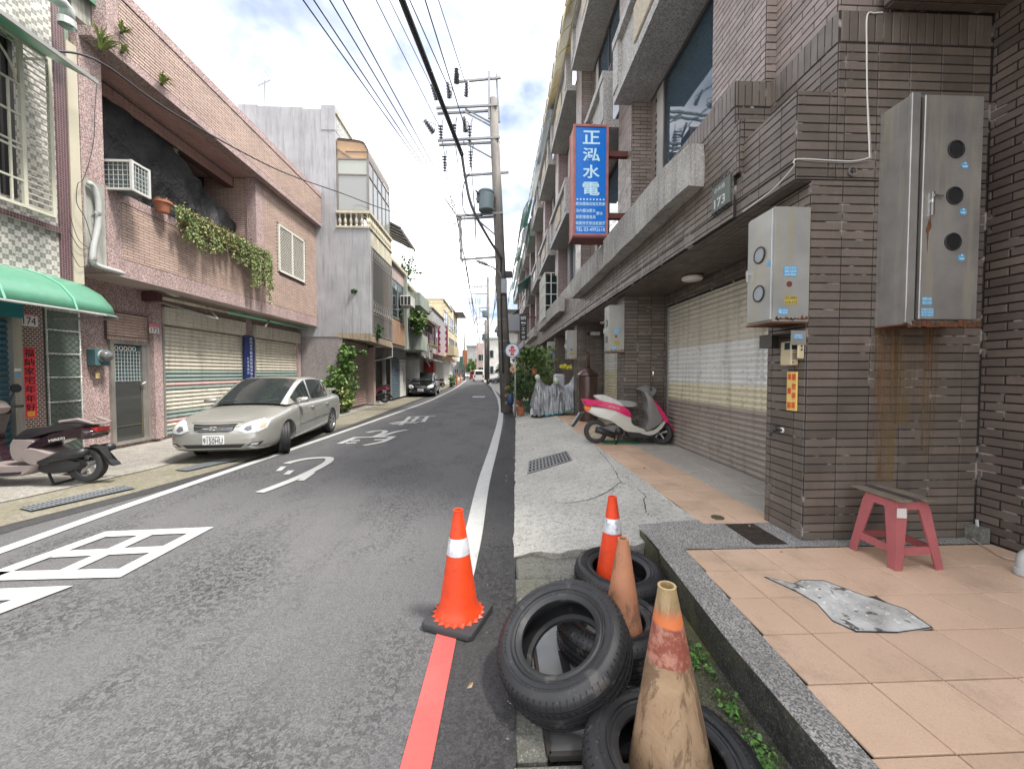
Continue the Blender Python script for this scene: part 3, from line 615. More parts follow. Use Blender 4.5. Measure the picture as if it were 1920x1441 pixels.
def window_x(parent, X, y0, y1, z0, z1, panes=2, glass=GLASS, frame=ALU, face=-1, t=.05):
    """window in plane X; face -1 looks towards -X; returns the frame"""
    m = MB(); d = .05*face
    for y in (y0, y1): m.box((X, y-t/2, z0), (X+d, y+t/2, z1))
    for z in (z0, z1): m.box((X, y0+t/2, z-t/2), (X+d*.96, y1-t/2, z+t/2))
    for k in range(1, panes): y = y0+(y1-y0)*k/panes; m.box((X, y-t*.35, z0+t/2), (X+d*.9, y+t*.35, z1-t/2))
    fr = m.build('window_frame', frame, parent)
    for k in range(panes):
        a = y0+(y1-y0)*k/panes+.02; b = y0+(y1-y0)*(k+1)/panes-.02; p = MB(); x = X+d*.3+.004*(k % 2); p.box((x-.004, a, z0+.02), (x, b, z1-.02)); p.build('pane', glass, fr)
    return fr
def window_y(parent, Y, x0, x1, z0, z1, panes=2, glass=GLASS, frame=ALU, t=.05):
    m = MB(); d = -.05
    for x in (x0, x1): m.box((x-t/2, Y, z0), (x+t/2, Y+d, z1))
    for z in (z0, z1): m.box((x0+t/2, Y, z-t/2), (x1-t/2, Y+d*.96, z+t/2))
    for k in range(1, panes): x = x0+(x1-x0)*k/panes; m.box((x-t*.35, Y, z0+t/2), (x+t*.35, Y+d*.9, z1-t/2))
    fr = m.build('window_frame', frame, parent)
    for k in range(panes):
        a = x0+(x1-x0)*k/panes+.02; b = x0+(x1-x0)*(k+1)/panes-.02; p = MB(); y = Y+d*.3+.004*(k % 2); p.box((a, y-.004, z0+.02), (b, y, z1-.02)); p.build('pane', glass, fr)
    return fr
def balcony(root, i, y0, y1, z, det):
    """granite balcony front hung in front of the recess"""
    m = MB(); m.box((2.16, y0, z), (2.80, y1, z+.16)); m.box((2.22, y0+.001, z+.16), (2.34, y1-.001, z+.95)); m.box((2.12, y0, z+.95), (2.42, y1, z+1.1))
    m.box((2.14, y0+.002, z+.161), (2.22, y0+.28, z+.949)); m.box((2.14, y1-.28, z+.161), (2.22, y1-.002, z+.949))
    b = m.build('balcony', GRANITE_B, root)
    o = MB(); ya, yb2 = y0+(y1-y0)*.36, y0+(y1-y0)*.64; o.bbox((2.17, ya, z+.28), (2.22, yb2, z+.84), .015); o.build('carved_panel', ORN if i < 4 else PANEL, b)
    o = MB(); o.box((2.30, y0+.02, z+1.24), (2.33, y1-.02, z+1.27)); 
    for k in range(5): yk = y0+.05+(y1-y0-.1)*k/4; o.box((2.305, yk-.01, z+1.1), (2.325, yk+.01, z+1.24))
    o.build('hand_rail', ALU_D, b)
DESC = ['nearest brown tiled town house with the big pale shutter', 'second brown town house, behind the blue shop sign', 'third brown town house, with the copper still in its porch',
        'fourth brown town house, barred window above potted trees', 'fifth brown town house, carrying the black vertical shop sign', 'sixth house of the brown tiled row', 'seventh house of the brown tiled row',
        'eighth house of the brown tiled row', 'ninth house of the brown tiled row', 'tenth house of the brown tiled row', 'eleventh house of the brown tiled row', 'farthest house of the brown tiled row']
def rhouse(i):
    Y0 = RY0+MOD*i; Y1 = Y0+MOD; det = i < 3
    root = thing('town_house', DESC[i], 'house', (2.37, Y0, 0), 0, 'brown tiled town houses on the right')
    HT = 12.2 if i % 3 else 12.6
    gm = GROUT if det else FAR_BROWN; gu = GROUT if det else FAR_BROWN_LIT
    # walls
    m = MB(); xe = 3.76 if i == 0 else 3.2
    m.box((3.26, Y0+.01, -.05), (9.5, Y1-.001, HT-.3)); m.build('wall', gm, root)
    m = MB(); m.box((2.37, Y0, -.05), (xe+.06, Y0+.42, 2.93)); m.build('porch_pier', gm, root)
    m = MB(); m.box((3.15, Y0+.42, 2.70), (3.26, Y1, 2.94)); hd = m.build('lintel', gm, root)
    T = Tiles(root, T_BROWN, 'wall_tile', cap=210) if det else None
    TU = Tiles(root, T_BROWN_LIT, 'upper_wall_tile', cap=90) if det else None
    if det:
        T.field(**fy(Y0), rects=[(2.37, .2, xe, 2.948)], off=.12); T.field(**fx(2.37), rects=[ry(Y0, Y0+.42, .2, 2.93)], off=.04)
        T.field(**fx(3.15), rects=[ry(Y0+.42, Y1, 2.72, 2.93)])
    # band over the porches
    fz = 4.2; bx = 2.22
    m = MB()
    if i == 0:
        m.box((2.25, Y0, 2.95), (2.60, 3.559, 3.60)); m.box((2.56, Y0+.001, 2.951), (3.80, 3.56, 4.2)); m.box((bx, 3.56, 2.95), (3.0, Y1, 4.2)); m.box((2.21, 3.47, 3.32), (2.62, 3.561, 3.80))
        T.field(**fy(Y0), rects=[(2.25, 2.95, 2.56, 3.60)], off=.0); T.field(**fy(Y0+.001), rects=[(2.56, 2.95, 3.76, 3.96)], off=.12)
        T.field(**fy(Y0+.001), rects=[(2.56, 3.965, 3.76, 4.2)], pu=.066, pv=.248, off=0)
        T.field(**fx(2.21), rects=[ry(3.47, 3.56, 3.32, 3.80)]); T.field(**fy(3.47), rects=[(2.21, 3.32, 2.60, 3.80)]); T.field(**fx(2.25), rects=[ry(Y0, 3.47, 3.08, 3.60), ry(3.47, 3.56, 3.08, 3.31)]); T.field(**fx(2.25), rects=[ry(Y0, 3.56, 2.95, 3.07)], pu=.25, pv=.13)
        T.field(**fx(2.56), rects=[ry(Y0, 3.56, 3.6, 3.96)]); T.field(**fx(2.56), rects=[ry(Y0, 3.56, 3.965, 4.2)], pu=.066, pv=.248)
        T.field(**fy(3.56), rects=[(bx, 3.6, 2.56, 3.96)]); T.field(**fy(3.56), rects=[(bx, 3.965, 2.56, 4.2)], pu=.066, pv=.248)
        T.field(**fx(bx), rects=[ry(3.56, Y1, 3.08, 3.96), ]); T.field(**fx(bx), rects=[ry(3.56, Y1, 2.95, 3.07)], pu=.25, pv=.13)
        T.field(**fx(bx), rects=[ry(3.56, 4.6, 3.965, 4.2)], pu=.066, pv=.248); T.field(**fx(bx), rects=[ry(4.6, Y1, 3.965, 4.2)])
        T.field(o=(0, 0, 3.60), u=(1, 0, 0), v=(0, 1, 0), rects=[(2.25, Y0, 2.56, 3.5)], pu=.066, pv=.25)
        T.field(o=(0, 0, 4.2), u=(1, 0, 0), v=(0, 1, 0), rects=[(bx, 3.56, 2.5, 4.5)], pu=.25, pv=.066)
    else:
        m.box((bx, Y0, 2.95), (3.0, Y1, fz))
        if det:
            T.field(**fx(bx), rects=[ry(Y0, Y1, 3.08, 3.96), ry(Y0, Y1, 3.965, 4.2)]); T.field(**fx(bx), rects=[ry(Y0, Y1, 2.95, 3.07)], pu=.25, pv=.13)
    m.build('band_wall', gm, root)
    s = MB(); s.box((bx+.03, Y0, 2.94), (3.26, Y1, 2.949)); s.build('porch_soffit', GROUT if det else T_SOFF, root)
    if det:
        TS = Tiles(root, T_SOFF, 'soffit_tile', .005, 60); TS.field(o=(0, 0, 2.94), u=(0, 1, 0), v=(1, 0, 0), rects=[(Y0+.42, bx+.03, Y1, 3.15), (Y0, bx+.03, Y0+.42, 2.37)], pu=.25, pv=.066, bond=0); TS.finish()
    # upper storeys
    px = 2.47; pe = .75
    m = MB()
    if i == 0:
        m.box((2.60, Y0+.06, 4.2), (3.8, 3.56, HT)); m.box((2.50, 3.561, 4.2), (3.8, 4.45, HT))
        TU.field(**fy(Y0+.06), rects=[(2.6, 4.2, 3.76, 6.2)], bond=.5); TU.field(**fx(2.60), rects=[ry(Y0+.06, 3.56, 4.2, 8.4)], bond=.5)
        TU.field(**fy(3.561), rects=[(2.5, 4.2, 2.6, 8.4)]); TU.field(**fx(2.50), rects=[ry(3.561, 4.45, 4.2, 8.4)], bond=.5)
        wa, wb = 4.45, Y1
    else:
        m.box((px, Y0, fz), (3.3, Y0+pe, HT)); wa, wb = Y0+pe, Y1
        if det:
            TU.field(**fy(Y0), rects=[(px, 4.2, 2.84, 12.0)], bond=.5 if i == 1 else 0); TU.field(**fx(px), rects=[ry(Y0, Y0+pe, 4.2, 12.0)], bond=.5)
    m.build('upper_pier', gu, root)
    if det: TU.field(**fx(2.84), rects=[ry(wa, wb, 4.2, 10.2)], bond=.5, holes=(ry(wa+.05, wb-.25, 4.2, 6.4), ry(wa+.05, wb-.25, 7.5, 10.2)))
    m = MB(); m.box((2.84, wa, fz-.2), (3.27, wb, HT-.35)); m.build('recess_wall', gu, root)
    for zz, g_ in ((4.12, GLASS_B), (7.45, GLASS_B)):
        zt = 6.4 if zz < 5 else 10.1; yb = wb-.32
        window_x(root, 2.84, wa+.1, yb-.3, zz, zt-.03, 1 if i == 0 else 3, g_, ALU_D if i < 2 else ALU)
        p = MB(); p.box((2.80, yb-.28, zz), (2.84, yb, zt-.03)); p.build('side_panel', PANEL, root)
    balcony(root, i, wa-.02 if i else 4.46, wb-.02 if i % 2 else wb+.1, 6.42, det); balcony(root, i, wa-.02, wb-.02, 10.15, det)
    # rough stone planter ledge
    ya, yb = (Y0+1.22, Y1+.10) if i % 2 == 0 else (Y0+.18, Y1-1.0)
    m = rock((1.99, ya, 3.47), (2.215, yb, 3.95), amp=.022, seed=i*3, taper=.1); m.build('stone_ledge', STONE_RAW, root, smooth=35)
    # roof terrace cover
    cm = (CAN_C, CAN_Y, CAN_Y, CAN_C, CAN_C, CAN_G, CAN_C, CAN_G, CAN_C, CAN_C, CAN_G, CAN_C)[i]
    if i:
        for k in range(5):
            yk = Y0+k*MOD/5; c = MB(); arc = [((1.45 if cm is CAN_G else 1.85)+.9*(1-math.cos(t*math.pi/2*.9)), (9.8 if cm is CAN_G else 11.2)+(2.3 if cm is CAN_G else 1.15)*math.sin(t*math.pi/2)) for t in (0, .25, .5, .75, 1)]
            c.prism([(a, b) for a, b in arc]+[(a+.015, b-.02) for a, b in reversed(arc)], (0, MOD/5-.04, 0), (0, yk+.02, 0)); c.build('canopy_sheet', cm, root)
            c = MB(); c.tube([(a-.008, yk, b+.008) for a, b in arc], .022, 6); c.build('canopy_rib', ALU_D, root)
    if i in (5, 8):
        for k in range(4):
            yk = Y0+k; c = MB(); c.prism([(1.3, 6.9), (2.2, 7.6), (2.2, 7.57), (1.3, 6.87)], (0, .96, 0), (0, yk, 0)); c.prism([(1.3, 6.9), (1.32, 6.9), (1.32, 6.5), (1.3, 6.5)], (0, .96, 0), (0, yk, 0)); c.build('green_awning', CAN_G, root)
    if i == 3:
        cg = MB()
        for x in (1.95, 2.2, 2.45): cg.bar((x, Y0+.05, 3.75), (x, Y0+.05, 5.5), .035)
        for z in (3.75, 4.2, 4.65, 5.1, 5.5): cg.bar((1.95, Y0+.05, z), (2.47, Y0+.05, z), .03); cg.bar((1.95, Y0+.05, z), (1.95, Y0+1.9, z), .03)
        for k in range(8): cg.bar((1.95, Y0+.05+k*.26, 3.75), (1.95, Y0+.05+k*.26, 5.5), .03)
        cg.build('window_cage', GRILLE_W, root); cg = MB(); cg.box((2.0, Y0+.1, 3.76), (2.46, Y0+1.85, 5.4)); cg.build('caged_opening', GLASS, root)
    # roller shutter in its porch
    if i == 0: mf = lambda z: SH_BROWN if z < 1.02 else SH_YEL if z < 1.30 else SH_GREY if z < 1.9 else SH_CREAM
    elif i == 1: mf = lambda z: SH_YEL if z < 1.5 else SH_GREY
    else: mf = lambda z: SH_TAN if i % 2 else SH_GREY
    if i < 6:
        sh = thing('roller_shutter', ['wide closed shutter with brown, butter and grey bands beside the intercom', 'cream closed shutter in the porch with the pink scooter', 'pale closed shutter behind the silver covered scooter',
              'tan closed shutter behind the potted trees', 'pale closed shutter in the fifth porch', 'tan closed shutter in the sixth porch'][i], 'shutter', (3.2, Y0+2.2, .2))
        ya_ = Y0+.47 if i else Y0+.95
        shutter(sh, 3.2, ya_, Y1-.06, .2, 2.72, .075 if i < 3 else .14, mf)
        if i == 0: a = MB(); a.box((3.12, Y0+.42, .2), (3.26, ya_-.05, 2.72)); a.build('porch_pier', gm, root)
    if det: T.finish(); TU.finish()
    return root
for i in range(11): rhouse(i)
# cornice strip that runs under the band of every house
# neighbour's wall at the right edge with its overhang
root = thing('corner_house', 'rough brown brick house wall rising at the right edge beside the stool', 'house', (3.78, 1.0, .2))
m = MB(); m.box((3.78, -3, -.05), (7, 2.87, 8)); m.build('wall', GROUT, root)
T = Tiles(root, T_ROUGH, 'wall_brick', .008); T.field(**fx(3.78), rects=[ry(-.5, 2.85, .2, 4.25)], pu=.235, pv=.067, joint=.011, bond=.5, jit=.002); T.finish()
m = MB(); m.box((2.9, .9, 4.212), (3.79, 2.845, 4.9)); m.build('overhang', GROUT, root)
T = Tiles(root, T_SOFF, 'overhang_tile', .006); T.field(o=(0, 0, 4.212), u=(1, 0, 0), v=(0, -1, 0), rects=[(2.9, -2.845, 3.78, -.9)], pu=.25, pv=.066, bond=.5); T.field(**fx(2.9), rects=[ry(.9, 2.845, 4.212, 4.9)]); T.finish()
# ------------------------------------------------------------------ left-hand houses (all face +X, the street)
PEB_PINK = m_pebble('pink_pebbledash', [(.42, .30, .28), (.24, .16, .155), (.52, .42, .39), (.33, .24, .23), (.18, .13, .13)], 75)
PEB_GREY = m_pebble('grey_pebbledash', [(.30, .27, .26), (.17, .15, .15), (.36, .33, .31), (.22, .19, .19)], 80)
T_PINK = m_tile('salmon_facing_tile', (.50, .375, .315), (.42, .31, .26), .10, .5, .25); GR_PINK = M('tile_joint', (.12, .075, .07), (.08, .05, .05), 5, .9)
T_PINK_S = m_tile('shaded_salmon_tile', (.52, .34, .30), (.44, .28, .25), .08, .5, .2)
MOS_W = m_mosaic('white_grey_mosaic', 'white'); MOS_D = m_mosaic('maroon_mosaic', 'dark')
PLAST = M('stained_plaster', (.42, .42, .38), (.27, .275, .25), 1.6, .85, streak=((.10, .10, .08), .7), bump=.3, bsc=30)
PLAST_G = M('green_cracked_plaster', (.25, .33, .26), (.17, .23, .18), 1.6, .85, streak=((.06, .06, .05), .8), bump=.4, bsc=20)
CONC_W = M('weathered_grey_render', (.40, .40, .41), (.28, .28, .29), .9, .9, streak=((.12, .12, .125), .45), bump=.35, bsc=35)
CREAM = M('cream_cast_stone', (.58, .54, .42), (.42, .39, .30), 3, .8, streak=((.16, .14, .10), .5))
AWN = m_plain('green_fibreglass', (.10, .27, .18), .33); AWN_L = m_plain('pale_green_fibreglass', (.20, .50, .35), .3)
ALU_W = m_plain('white_aluminium', (.62, .62, .59), .4, .2)
NET = MT('black_shade_net'); NET.col((.007, .007, .008)); NET.set(.55, 0, .35); NET.bump(NET.noise(2.2, 6, .7), .12, .8); NET = NET.m
RED_PAPER = m_plain('red_paper', (.70, .035, .05), .6); INK = m_plain('black_ink', (.012, .012, .012), .5)
GXf = dict(u=(0, 1, 0), v=(0, 0, 1))
def fL(x): return dict(o=(x, 0, 0), u=(0, 1, 0), v=(0, 0, 1))
def yX(px, X): return gx(px, 700, X).y
def zX(px, py, X): return gx(px, py, X).z
def leaf_clump(mb, c, r, n, s=.05, droop=0, flat=.25):
    c = V(c)
    for _ in range(n):
        d = V((random.gauss(0, 1), random.gauss(0, 1), random.gauss(0, 1))); d.normalize(); rr = random.random()**.45
        p = c+V((d.x*r[0], d.y*r[1], d.z*r[2]))*rr
        a = V((random.uniform(-1, 1), random.uniform(-1, 1), random.uniform(-.7, .4)-droop)).normalized(); b = a.cross(V((random.uniform(-1, 1), random.uniform(-1, 1), random.uniform(-1, 1)))).normalized()
        L = s*random.uniform(.6, 1.4); W = L*random.uniform(.22, .4); n_ = a.cross(b).normalized()*L*flat*.5
        mb.add([p, p+a*L*.45+b*W+n_, p+a*L, p+a*L*.45-b*W+n_], [(0, 1, 2), (0, 2, 3)])
def leafmat(name, c, d):
    t = MT(name); k = t.mix(t.rnd(), c, d); t.col(k); t.set(.5, 0, .4); return t.m
LEAF = leafmat('green_leaf', (.022, .06, .013), (.13, .20, .05)); LEAF_D = leafmat('dark_leaf', (.018, .05, .014), (.06, .12, .03)); LEAF_Y = leafmat('yellowing_leaf', (.13, .19, .05), (.30, .33, .11))
LEAF_DRY = leafmat('dry_leaf', (.22, .15, .08), (.38, .28, .16)); STEM = m_plain('plant_stem', (.10, .08, .045), .8); TERRA = m_plain('terracotta', (.36, .13, .075), .75)

# --- house numbered 172 -------------------------------------------------
XG, XU, XP = -7.3, -6.6, -6.4
B = thing('row_house', 'salmon tiled two storey house number 172 behind the silver car', 'house', (XG, 10, .1))
m = MB(); m.box((-12, 6.9, -.05), (XG, 14.45, 3.3)); m.build('ground_wall', PEB_PINK, B)
m = MB(); m.box((-12, 6.10, 3.32), (-8.2, 14.44, 7.1)); m.build('wall', GR_PINK, B)
m = MB(); m.box((-12, 6.10, 7.0), (XP+.001, 14.30, 7.14)); m.build('roof_slab', PEB_PINK, B)
m = MB(); m.box((-6.62, 6.36, 7.14), (XP-.012, 14.28, 7.95)); m.box((-12, 14.2, 7.14), (-6.6, 14.29, 7.95)); m.build('parapet', GR_PINK, B)
m = MB(); m.box((-6.68, 6.34, 7.951), (XP+.01, 14.31, 8.11)); m.box((-6.63, 6.35, 7.141), (XP, 6.56, 7.95)); m.box((-6.64, 14.17, 7.141), (XP, 14.3, 7.95)); m.build('parapet_border', PEB_PINK, B)
T = Tiles(B, T_PINK, 'facing_tile', .006, 300)
T.field(**fL(XP-.012), rects=[(6.57, 7.15, 14.16, 7.94)], pu=.22, pv=.053, joint=.010, bond=.5)
m = MB(); m.box((-12, 6.08, 3.2), (XU, 6.44, 7.0)); m.box((XU-.25, 10.56, 4.66), (XU, 10.93, 7.0)); m.box((-12, 6.45, 3.20), (XU, 14.4, 3.34)); m.box((XU-.2, 6.45, 3.341), (XU, 10.93, 3.50)); m.box((XU-.2, 10.93, 3.341), (XU, 14.4, 3.50))
m.box((XU-.22, 6.45, 4.50), (XU, 10.56, 4.66)); m.box((XU-.2, 6.445, 3.50), (XU, 6.72, 4.50)); m.build('pebbledash_frame', PEB_PINK, B)
m = MB(); m.box((XU-.2, 6.72, 3.5), (XU-.012, 10.93, 4.5)); m.box((XU-.2, 10.93, 3.5), (XU-.012, 14.38, 7.0)); m.box((-8.2, 10.6, 4.5), (XU-.02, 10.75, 7.0)); m.box((-7.42, 6.44, 6.62), (-7.2, 10.6, 7.0)); m.build('upper_wall', GR_PINK, B)
T.field(**fL(XU-.012), rects=[(6.73, 3.51, 10.93, 4.49), (10.94, 3.51, 14.3, 6.98)], pu=.22, pv=.053, joint=.010, bond=.5, holes=((11.55, 4.45, 13.25, 6.05),))
T.field(**fy(10.6), rects=[(-8.0, 4.66, XU-.26, 6.98)], pu=.22, pv=.053, joint=.010, bond=.5)
T.finish()
T = Tiles(B, T_PINK_S, 'beam_tile', .005, 60); T.field(**fL(-7.2), rects=[(6.45, 6.63, 10.55, 6.97)], pu=.22, pv=.053, joint=.01, bond=.5); T.field(o=(0, 0, 7.0), u=(0, 1, 0), v=(1, 0, 0), rects=[(6.5, -7.1, 10.5, -6.65)], pu=.22, pv=.053, joint=.008, bond=.5); T.finish()
m = MB(); m.box((-8.19, 6.5, 6.99), (-7.43, 10.5, 6.999)); m.box((XG, 6.5, 3.19), (XU, 14.3, 3.199)); m.build('soffit', M('beige_render', (.42, .35, .32), (.33, .27, .25), 2, .85), B)
# latticed window upstairs
y0, y1 = 11.65, 13.15; z0, z1 = 4.6, 5.98
fr = window_x(B, XU-.08, y0, y1, z0, z1, 2, GLASS, ALU_W, 1)
m = MB()
for k in range(-14, 16):
    a = y0+k*.1; 
    for sgn in (1,):
        p0 = V((XU, max(y0, a), z0+max(0, (y0-a))*1.)); L_ = min(y1-p0.y, z1-p0.z)
        if L_ > .05: m.bar(p0, p0+V((0, L_, L_)), .012, .012)
        q0 = V((XU+.012, max(y0, a), z1-max(0, (y0-a)))); L_ = min(y1-q0.y, q0.z-z0)
        if L_ > .05: m.bar(q0, q0+V((0, L_, -L_)), .012, .012)
m.build('lattice_grille', GRILLE_W, fr)
m = MB()
for y in (y0, (y0+y1)/2, y1): m.box((XU-.02, y-.03, z0), (XU+.03, y+.03, z1))
for z in (z0, z1): m.box((XU-.018, y0, z-.03), (XU+.028, y1, z+.03))
m.build('grille_frame', GRILLE_W, fr)
# shutters and door
def mfB(z): return SH_PINK if (1.17 < z < 1.25 or 1.36 < z < 1.44 or .28 < z < .42) else SH_SAGE if (1.05 < z < 1.52 or .42 <= z < .62 or z < .2) else SH_CREAM
for k, (pa, pb, lab) in enumerate(((308, 453, 'long cream shutter with green and pink stripes behind the silver car'), (479, 558, 'shorter cream shutter beyond the navy vertical sign'))):
    ya, yb = yX(pa, XG+.03), yX(pb, XG+.03); sh = thing('roller_shutter', lab, 'shutter', (XG, (ya+yb)/2, .1))
    shutter(sh, XG+.03, ya, yb, .1, 2.55, .09, mfB, 1)
    m = MB(); m.box((XG, ya-.06, 2.55), (XG+.14, yb+.06, 2.92)); hb = m.build('shutter_box', SH_CREAM, sh)
    m = MB()
    for q in range(4): m.box((XG+.14, ya-.04, 2.57+q*.09), (XG+.146, yb+.04, 2.575+q*.09))
    m.build('box_groove', SH_TAN, hb)
ya, yb = yX(207, XG), yX(275, XG)
D = thing('metal_door', 'stainless steel and glass front door of number 172, dark reflecting panel', 'door', (XG, (ya+yb)/2, .1))
m = MB()
for y in (ya, yb): m.box((XG-.02, y-.035, .1), (XG+.05, y+.035, 2.12))
m.box((XG-.02, ya+.035, 2.05), (XG+.049, yb-.035, 2.12)); m.box((XG-.02, ya+.035, .1), (XG+.049, yb-.035, .16)); m.box((XG-.01, yb-.13, .16), (XG+.03, yb-.035, 2.05)); m.build('door_frame', STEEL, D)
m = MB(); m.box((XG-.01, ya+.04, .17), (XG+.012, yb-.14, 1.30)); m.build('lower_panel', m_glass('mirror_panel', (.05, .052, .05), .08), D)
m = MB(); m.box((XG-.01, ya+.04, 1.32), (XG+.010, yb-.14, 2.04)); m.build('upper_glass', m_glass('green_glass', (.05, .09, .10), .1), D)
m = MB()
for k in range(9): y = ya+.07+k*(yb-ya-.25)/8; m.bar((XG+.022, y, 1.32), (XG+.022, y, 1.92), .006)
for k in range(9): z = 1.34+k*.072; m.bar((XG+.024, ya+.05, z), (XG+.024, yb-.15, z), .006)
for k in range(5): m.tube([(XG+.028, ya+.1+k*.09+.035*math.cos(t*.9), 1.97+.04*math.sin(t*.9)) for t in range(8)], .006, 5)
m.build('window_grid', ALU_W, D)
m = MB(); m.box((XG+.02, ya+.055, .2), (XG+.026, ya+.062, 1.28)); m.box((XG+.02, ya+.06, .45), (XG+.026, yb-.15, .457)); m.box((XG+.02, yb-.16, .2), (XG+.026, yb-.153, 1.28)); m.build('panel_trim', m_plain('brass_trim', (.35, .31, .2), .4, .6), D)
m = MB(); m.tube([(XG+.05, yb-.18, 1.25), (XG+.08, yb-.19, 1.27), (XG+.08, yb-.12, 1.3)], .014, 6); m.build('handle', ALU_W, D)
T = Tiles(B, T_PINK, 'lintel_tile', .006, 60); T.field(**fL(XG+.05), rects=[(yX(203, XG+.05), 2.19, yX(279, XG+.05), 2.66)], pu=.3, pv=.055, joint=.009, bond=.5); T.field(**fL(XG+.05), rects=[(yX(203, XG+.05), 2.12, yX(279, XG+.05), 2.19)], pu=.06, pv=.2, joint=.009); T.finish()
m = MB(); m.box((XG, yX(203, XG+.05), 2.12), (XG+.05, yX(279, XG+.05), 2.66)); m.build('lintel', GR_PINK, B)
m = MB(); m.box((XG-.02, yX(278, XG), .1), (XG+.13, yX(303, XG+.1), 3.19)); m.box((XG-.02, yX(457, XG), .1), (XG+.10, yX(474, XG+.1), 3.19)); m.box((XG-.02, 14.25, .1), (XG+.12, 14.43, 3.19)); m.build('pilaster', PEB_PINK, B)
m = MB(); m.box((-7.6, 6.62, .1), (XG+.06, 6.93, 3.19)); m.build('party_strip', PLAST, B)
def fB(z): return z if z < 6.4 else (6.4+(z-6.4)*.72 if z < 7 else 6.83+(z-7)*1.1)
done = set()
for o in [q for q in bpy.data.objects if q.parent == B or (q.parent and q.parent.parent == B)]:
    if o.name.split('.')[0] in ('facing_tile', 'beam_tile'):
        o.location.y += .41; o.location.z = fB(o.location.z+.1)-.1
    elif o.name.split('.')[0] in ('ground_wall', 'lintel', 'pilaster', 'party_strip', 'lintel_tile', 'lintel_tiles') or o.type != 'MESH': pass
    else:
        for v in o.data.vertices: v.co.y += .41; v.co.z = fB(v.co.z+.1)-.1
# shade net inside the balcony
m = MB(); vs = []; nY, nZ = 60, 18
for j in range(nZ+1):
    for i in range(nY+1):
        y = 6.87+4.05*i/nY; t = j/nZ; top = 6.45-.95*min(1, max(0, (y-8.6)/2.4)); z = 4.5+(top-4.5)*t
        vs.append((-7.05+.16*noise.noise(V((y*1.6, z*1.1, 2)))+.07*noise.noise(V((y*6, z*2.2, 5))), y, z))
m.add(vs, [(j*(nY+1)+i, j*(nY+1)+i+1, (j+1)*(nY+1)+i+1, (j+1)*(nY+1)+i) for j in range(nZ) for i in range(nY)])
solo('shade_net', NET, m, 'black shade net sagging across the balcony of the salmon house', 'shade net', smooth=True)
# window air conditioner cage
acs = len(bpy.data.objects); ac = thing('air_conditioner', 'boxed air conditioner with pale frame on the salmon balcony corner', 'air conditioner', (-6.45, 6.7, 4.66))
m = MB(); m.box((-6.72, 6.56, 4.68), (-6.22, 6.84, 5.12)); m.build('casing', m_plain('green_grey_fins', (.10, .14, .14), .6, .3), ac)
m = MB()
for x, y in ((-6.74, 6.54), (-6.2, 6.54), (-6.2, 6.86)): m.box((x-.02, y-.02, 4.64), (x+.02, y+.02, 5.15))
for z in (4.66, 5.13): m.box((-6.74, 6.525, z-.018), (-6.2, 6.555, z+.018)); m.box((-6.215, 6.54, z-.018), (-6.185, 6.86, z+.018))
m.build('frame', ALU_W, ac)
m = MB()
for k in range(1, 7): m.bar((-6.74+k*.077, 6.55, 4.66), (-6.74+k*.077, 6.55, 5.13), .007)
for k in range(1, 6): m.bar((-6.73, 6.548, 4.66+k*.08), (-6.21, 6.548, 4.66+k*.08), .007); m.bar((-6.20, 6.55, 4.66+k*.08), (-6.20, 6.85, 4.66+k*.08), .007)
for k in range(1, 5): m.bar((-6.202, 6.55+k*.06, 4.66), (-6.202, 6.55+k*.06, 5.13), .007)
m.build('wire_grid', ALU_W, ac)
ac.location.y += .36; ac.location.z -= .04
p = gx(327, 292, -7.31); l_ = thing('ceiling_lamp', 'small round bulb lamp under the beam of the salmon balcony', 'lamp', p)
m = MB(); m.lathe([(.0, .06), (.13, .06), (.13, .03), (.05, 0), (.04, -.05)], (-7.3, p.y, 6.55), n=18); m.build('rose', CREAM, l_, smooth=True)
m = MB(); m.lathe([(.03, -.04), (.075, -.09), (.08, -.13), (.05, -.19), (0, -.2)], (-7.3, p.y, 6.55), n=16); m.build('bulb', LAMP, l_, smooth=True)
# planters with trailing vine along the balcony
for k in range(6):
    y = 7.62+k*.50 if k else 7.42; y += .40; pt = thing('planter', ['small round clay pot, nearest on the salmon balcony', 'long clay trough next to the small round pot', 'clay trough where the trailing vine begins', 'clay trough under the thick of the vine', 'clay trough towards the far end of the vine', 'last clay trough before the salmon pilaster'][k], 'planter', (-6.5, y, 4.66), group='planters on the salmon balcony')
    L_ = .12 if k == 0 else .22; m = MB()
    if k == 0: m.lathe([(.0, 0), (.09, 0), (.13, .17), (.15, .17), (.15, .21), (.12, .21)], (-6.46, y, 4.60), n=18); m.build('pot', TERRA, pt, smooth=30)
    else: m.loft([[(-6.57+.0, y-L_+.03, 4.6), (-6.39, y-L_+.03, 4.6), (-6.39, y+L_-.03, 4.6), (-6.57, y+L_-.03, 4.6)], [(-6.6, y-L_, 4.78), (-6.36, y-L_, 4.78), (-6.36, y+L_, 4.78), (-6.6, y+L_, 4.78)], [(-6.61, y-L_-.01, 4.781), (-6.35, y-L_-.01, 4.781), (-6.35, y+L_+.01, 4.781), (-6.61, y+L_+.01, 4.781)], [(-6.61, y-L_-.01, 4.81), (-6.35, y-L_-.01, 4.81), (-6.35, y+L_+.01, 4.81), (-6.61, y+L_+.01, 4.81)]]); m.build('pot', TERRA, pt)
    m = MB()
    if k:
        for _ in range(34): a = V((-6.48+random.uniform(-.08, .08), y+random.uniform(-L_, L_), 4.8)); m.tube([a, a+V((random.uniform(-.06, .06), random.uniform(-.08, .08), random.uniform(.05, .16)))], .004, 3, .002)
    else: leaf_clump(m, (-6.46, y, 4.84), (.09, .09, .05), 30, .06)
    m.build('dry_stems', LEAF_DRY, pt, kind='stuff')
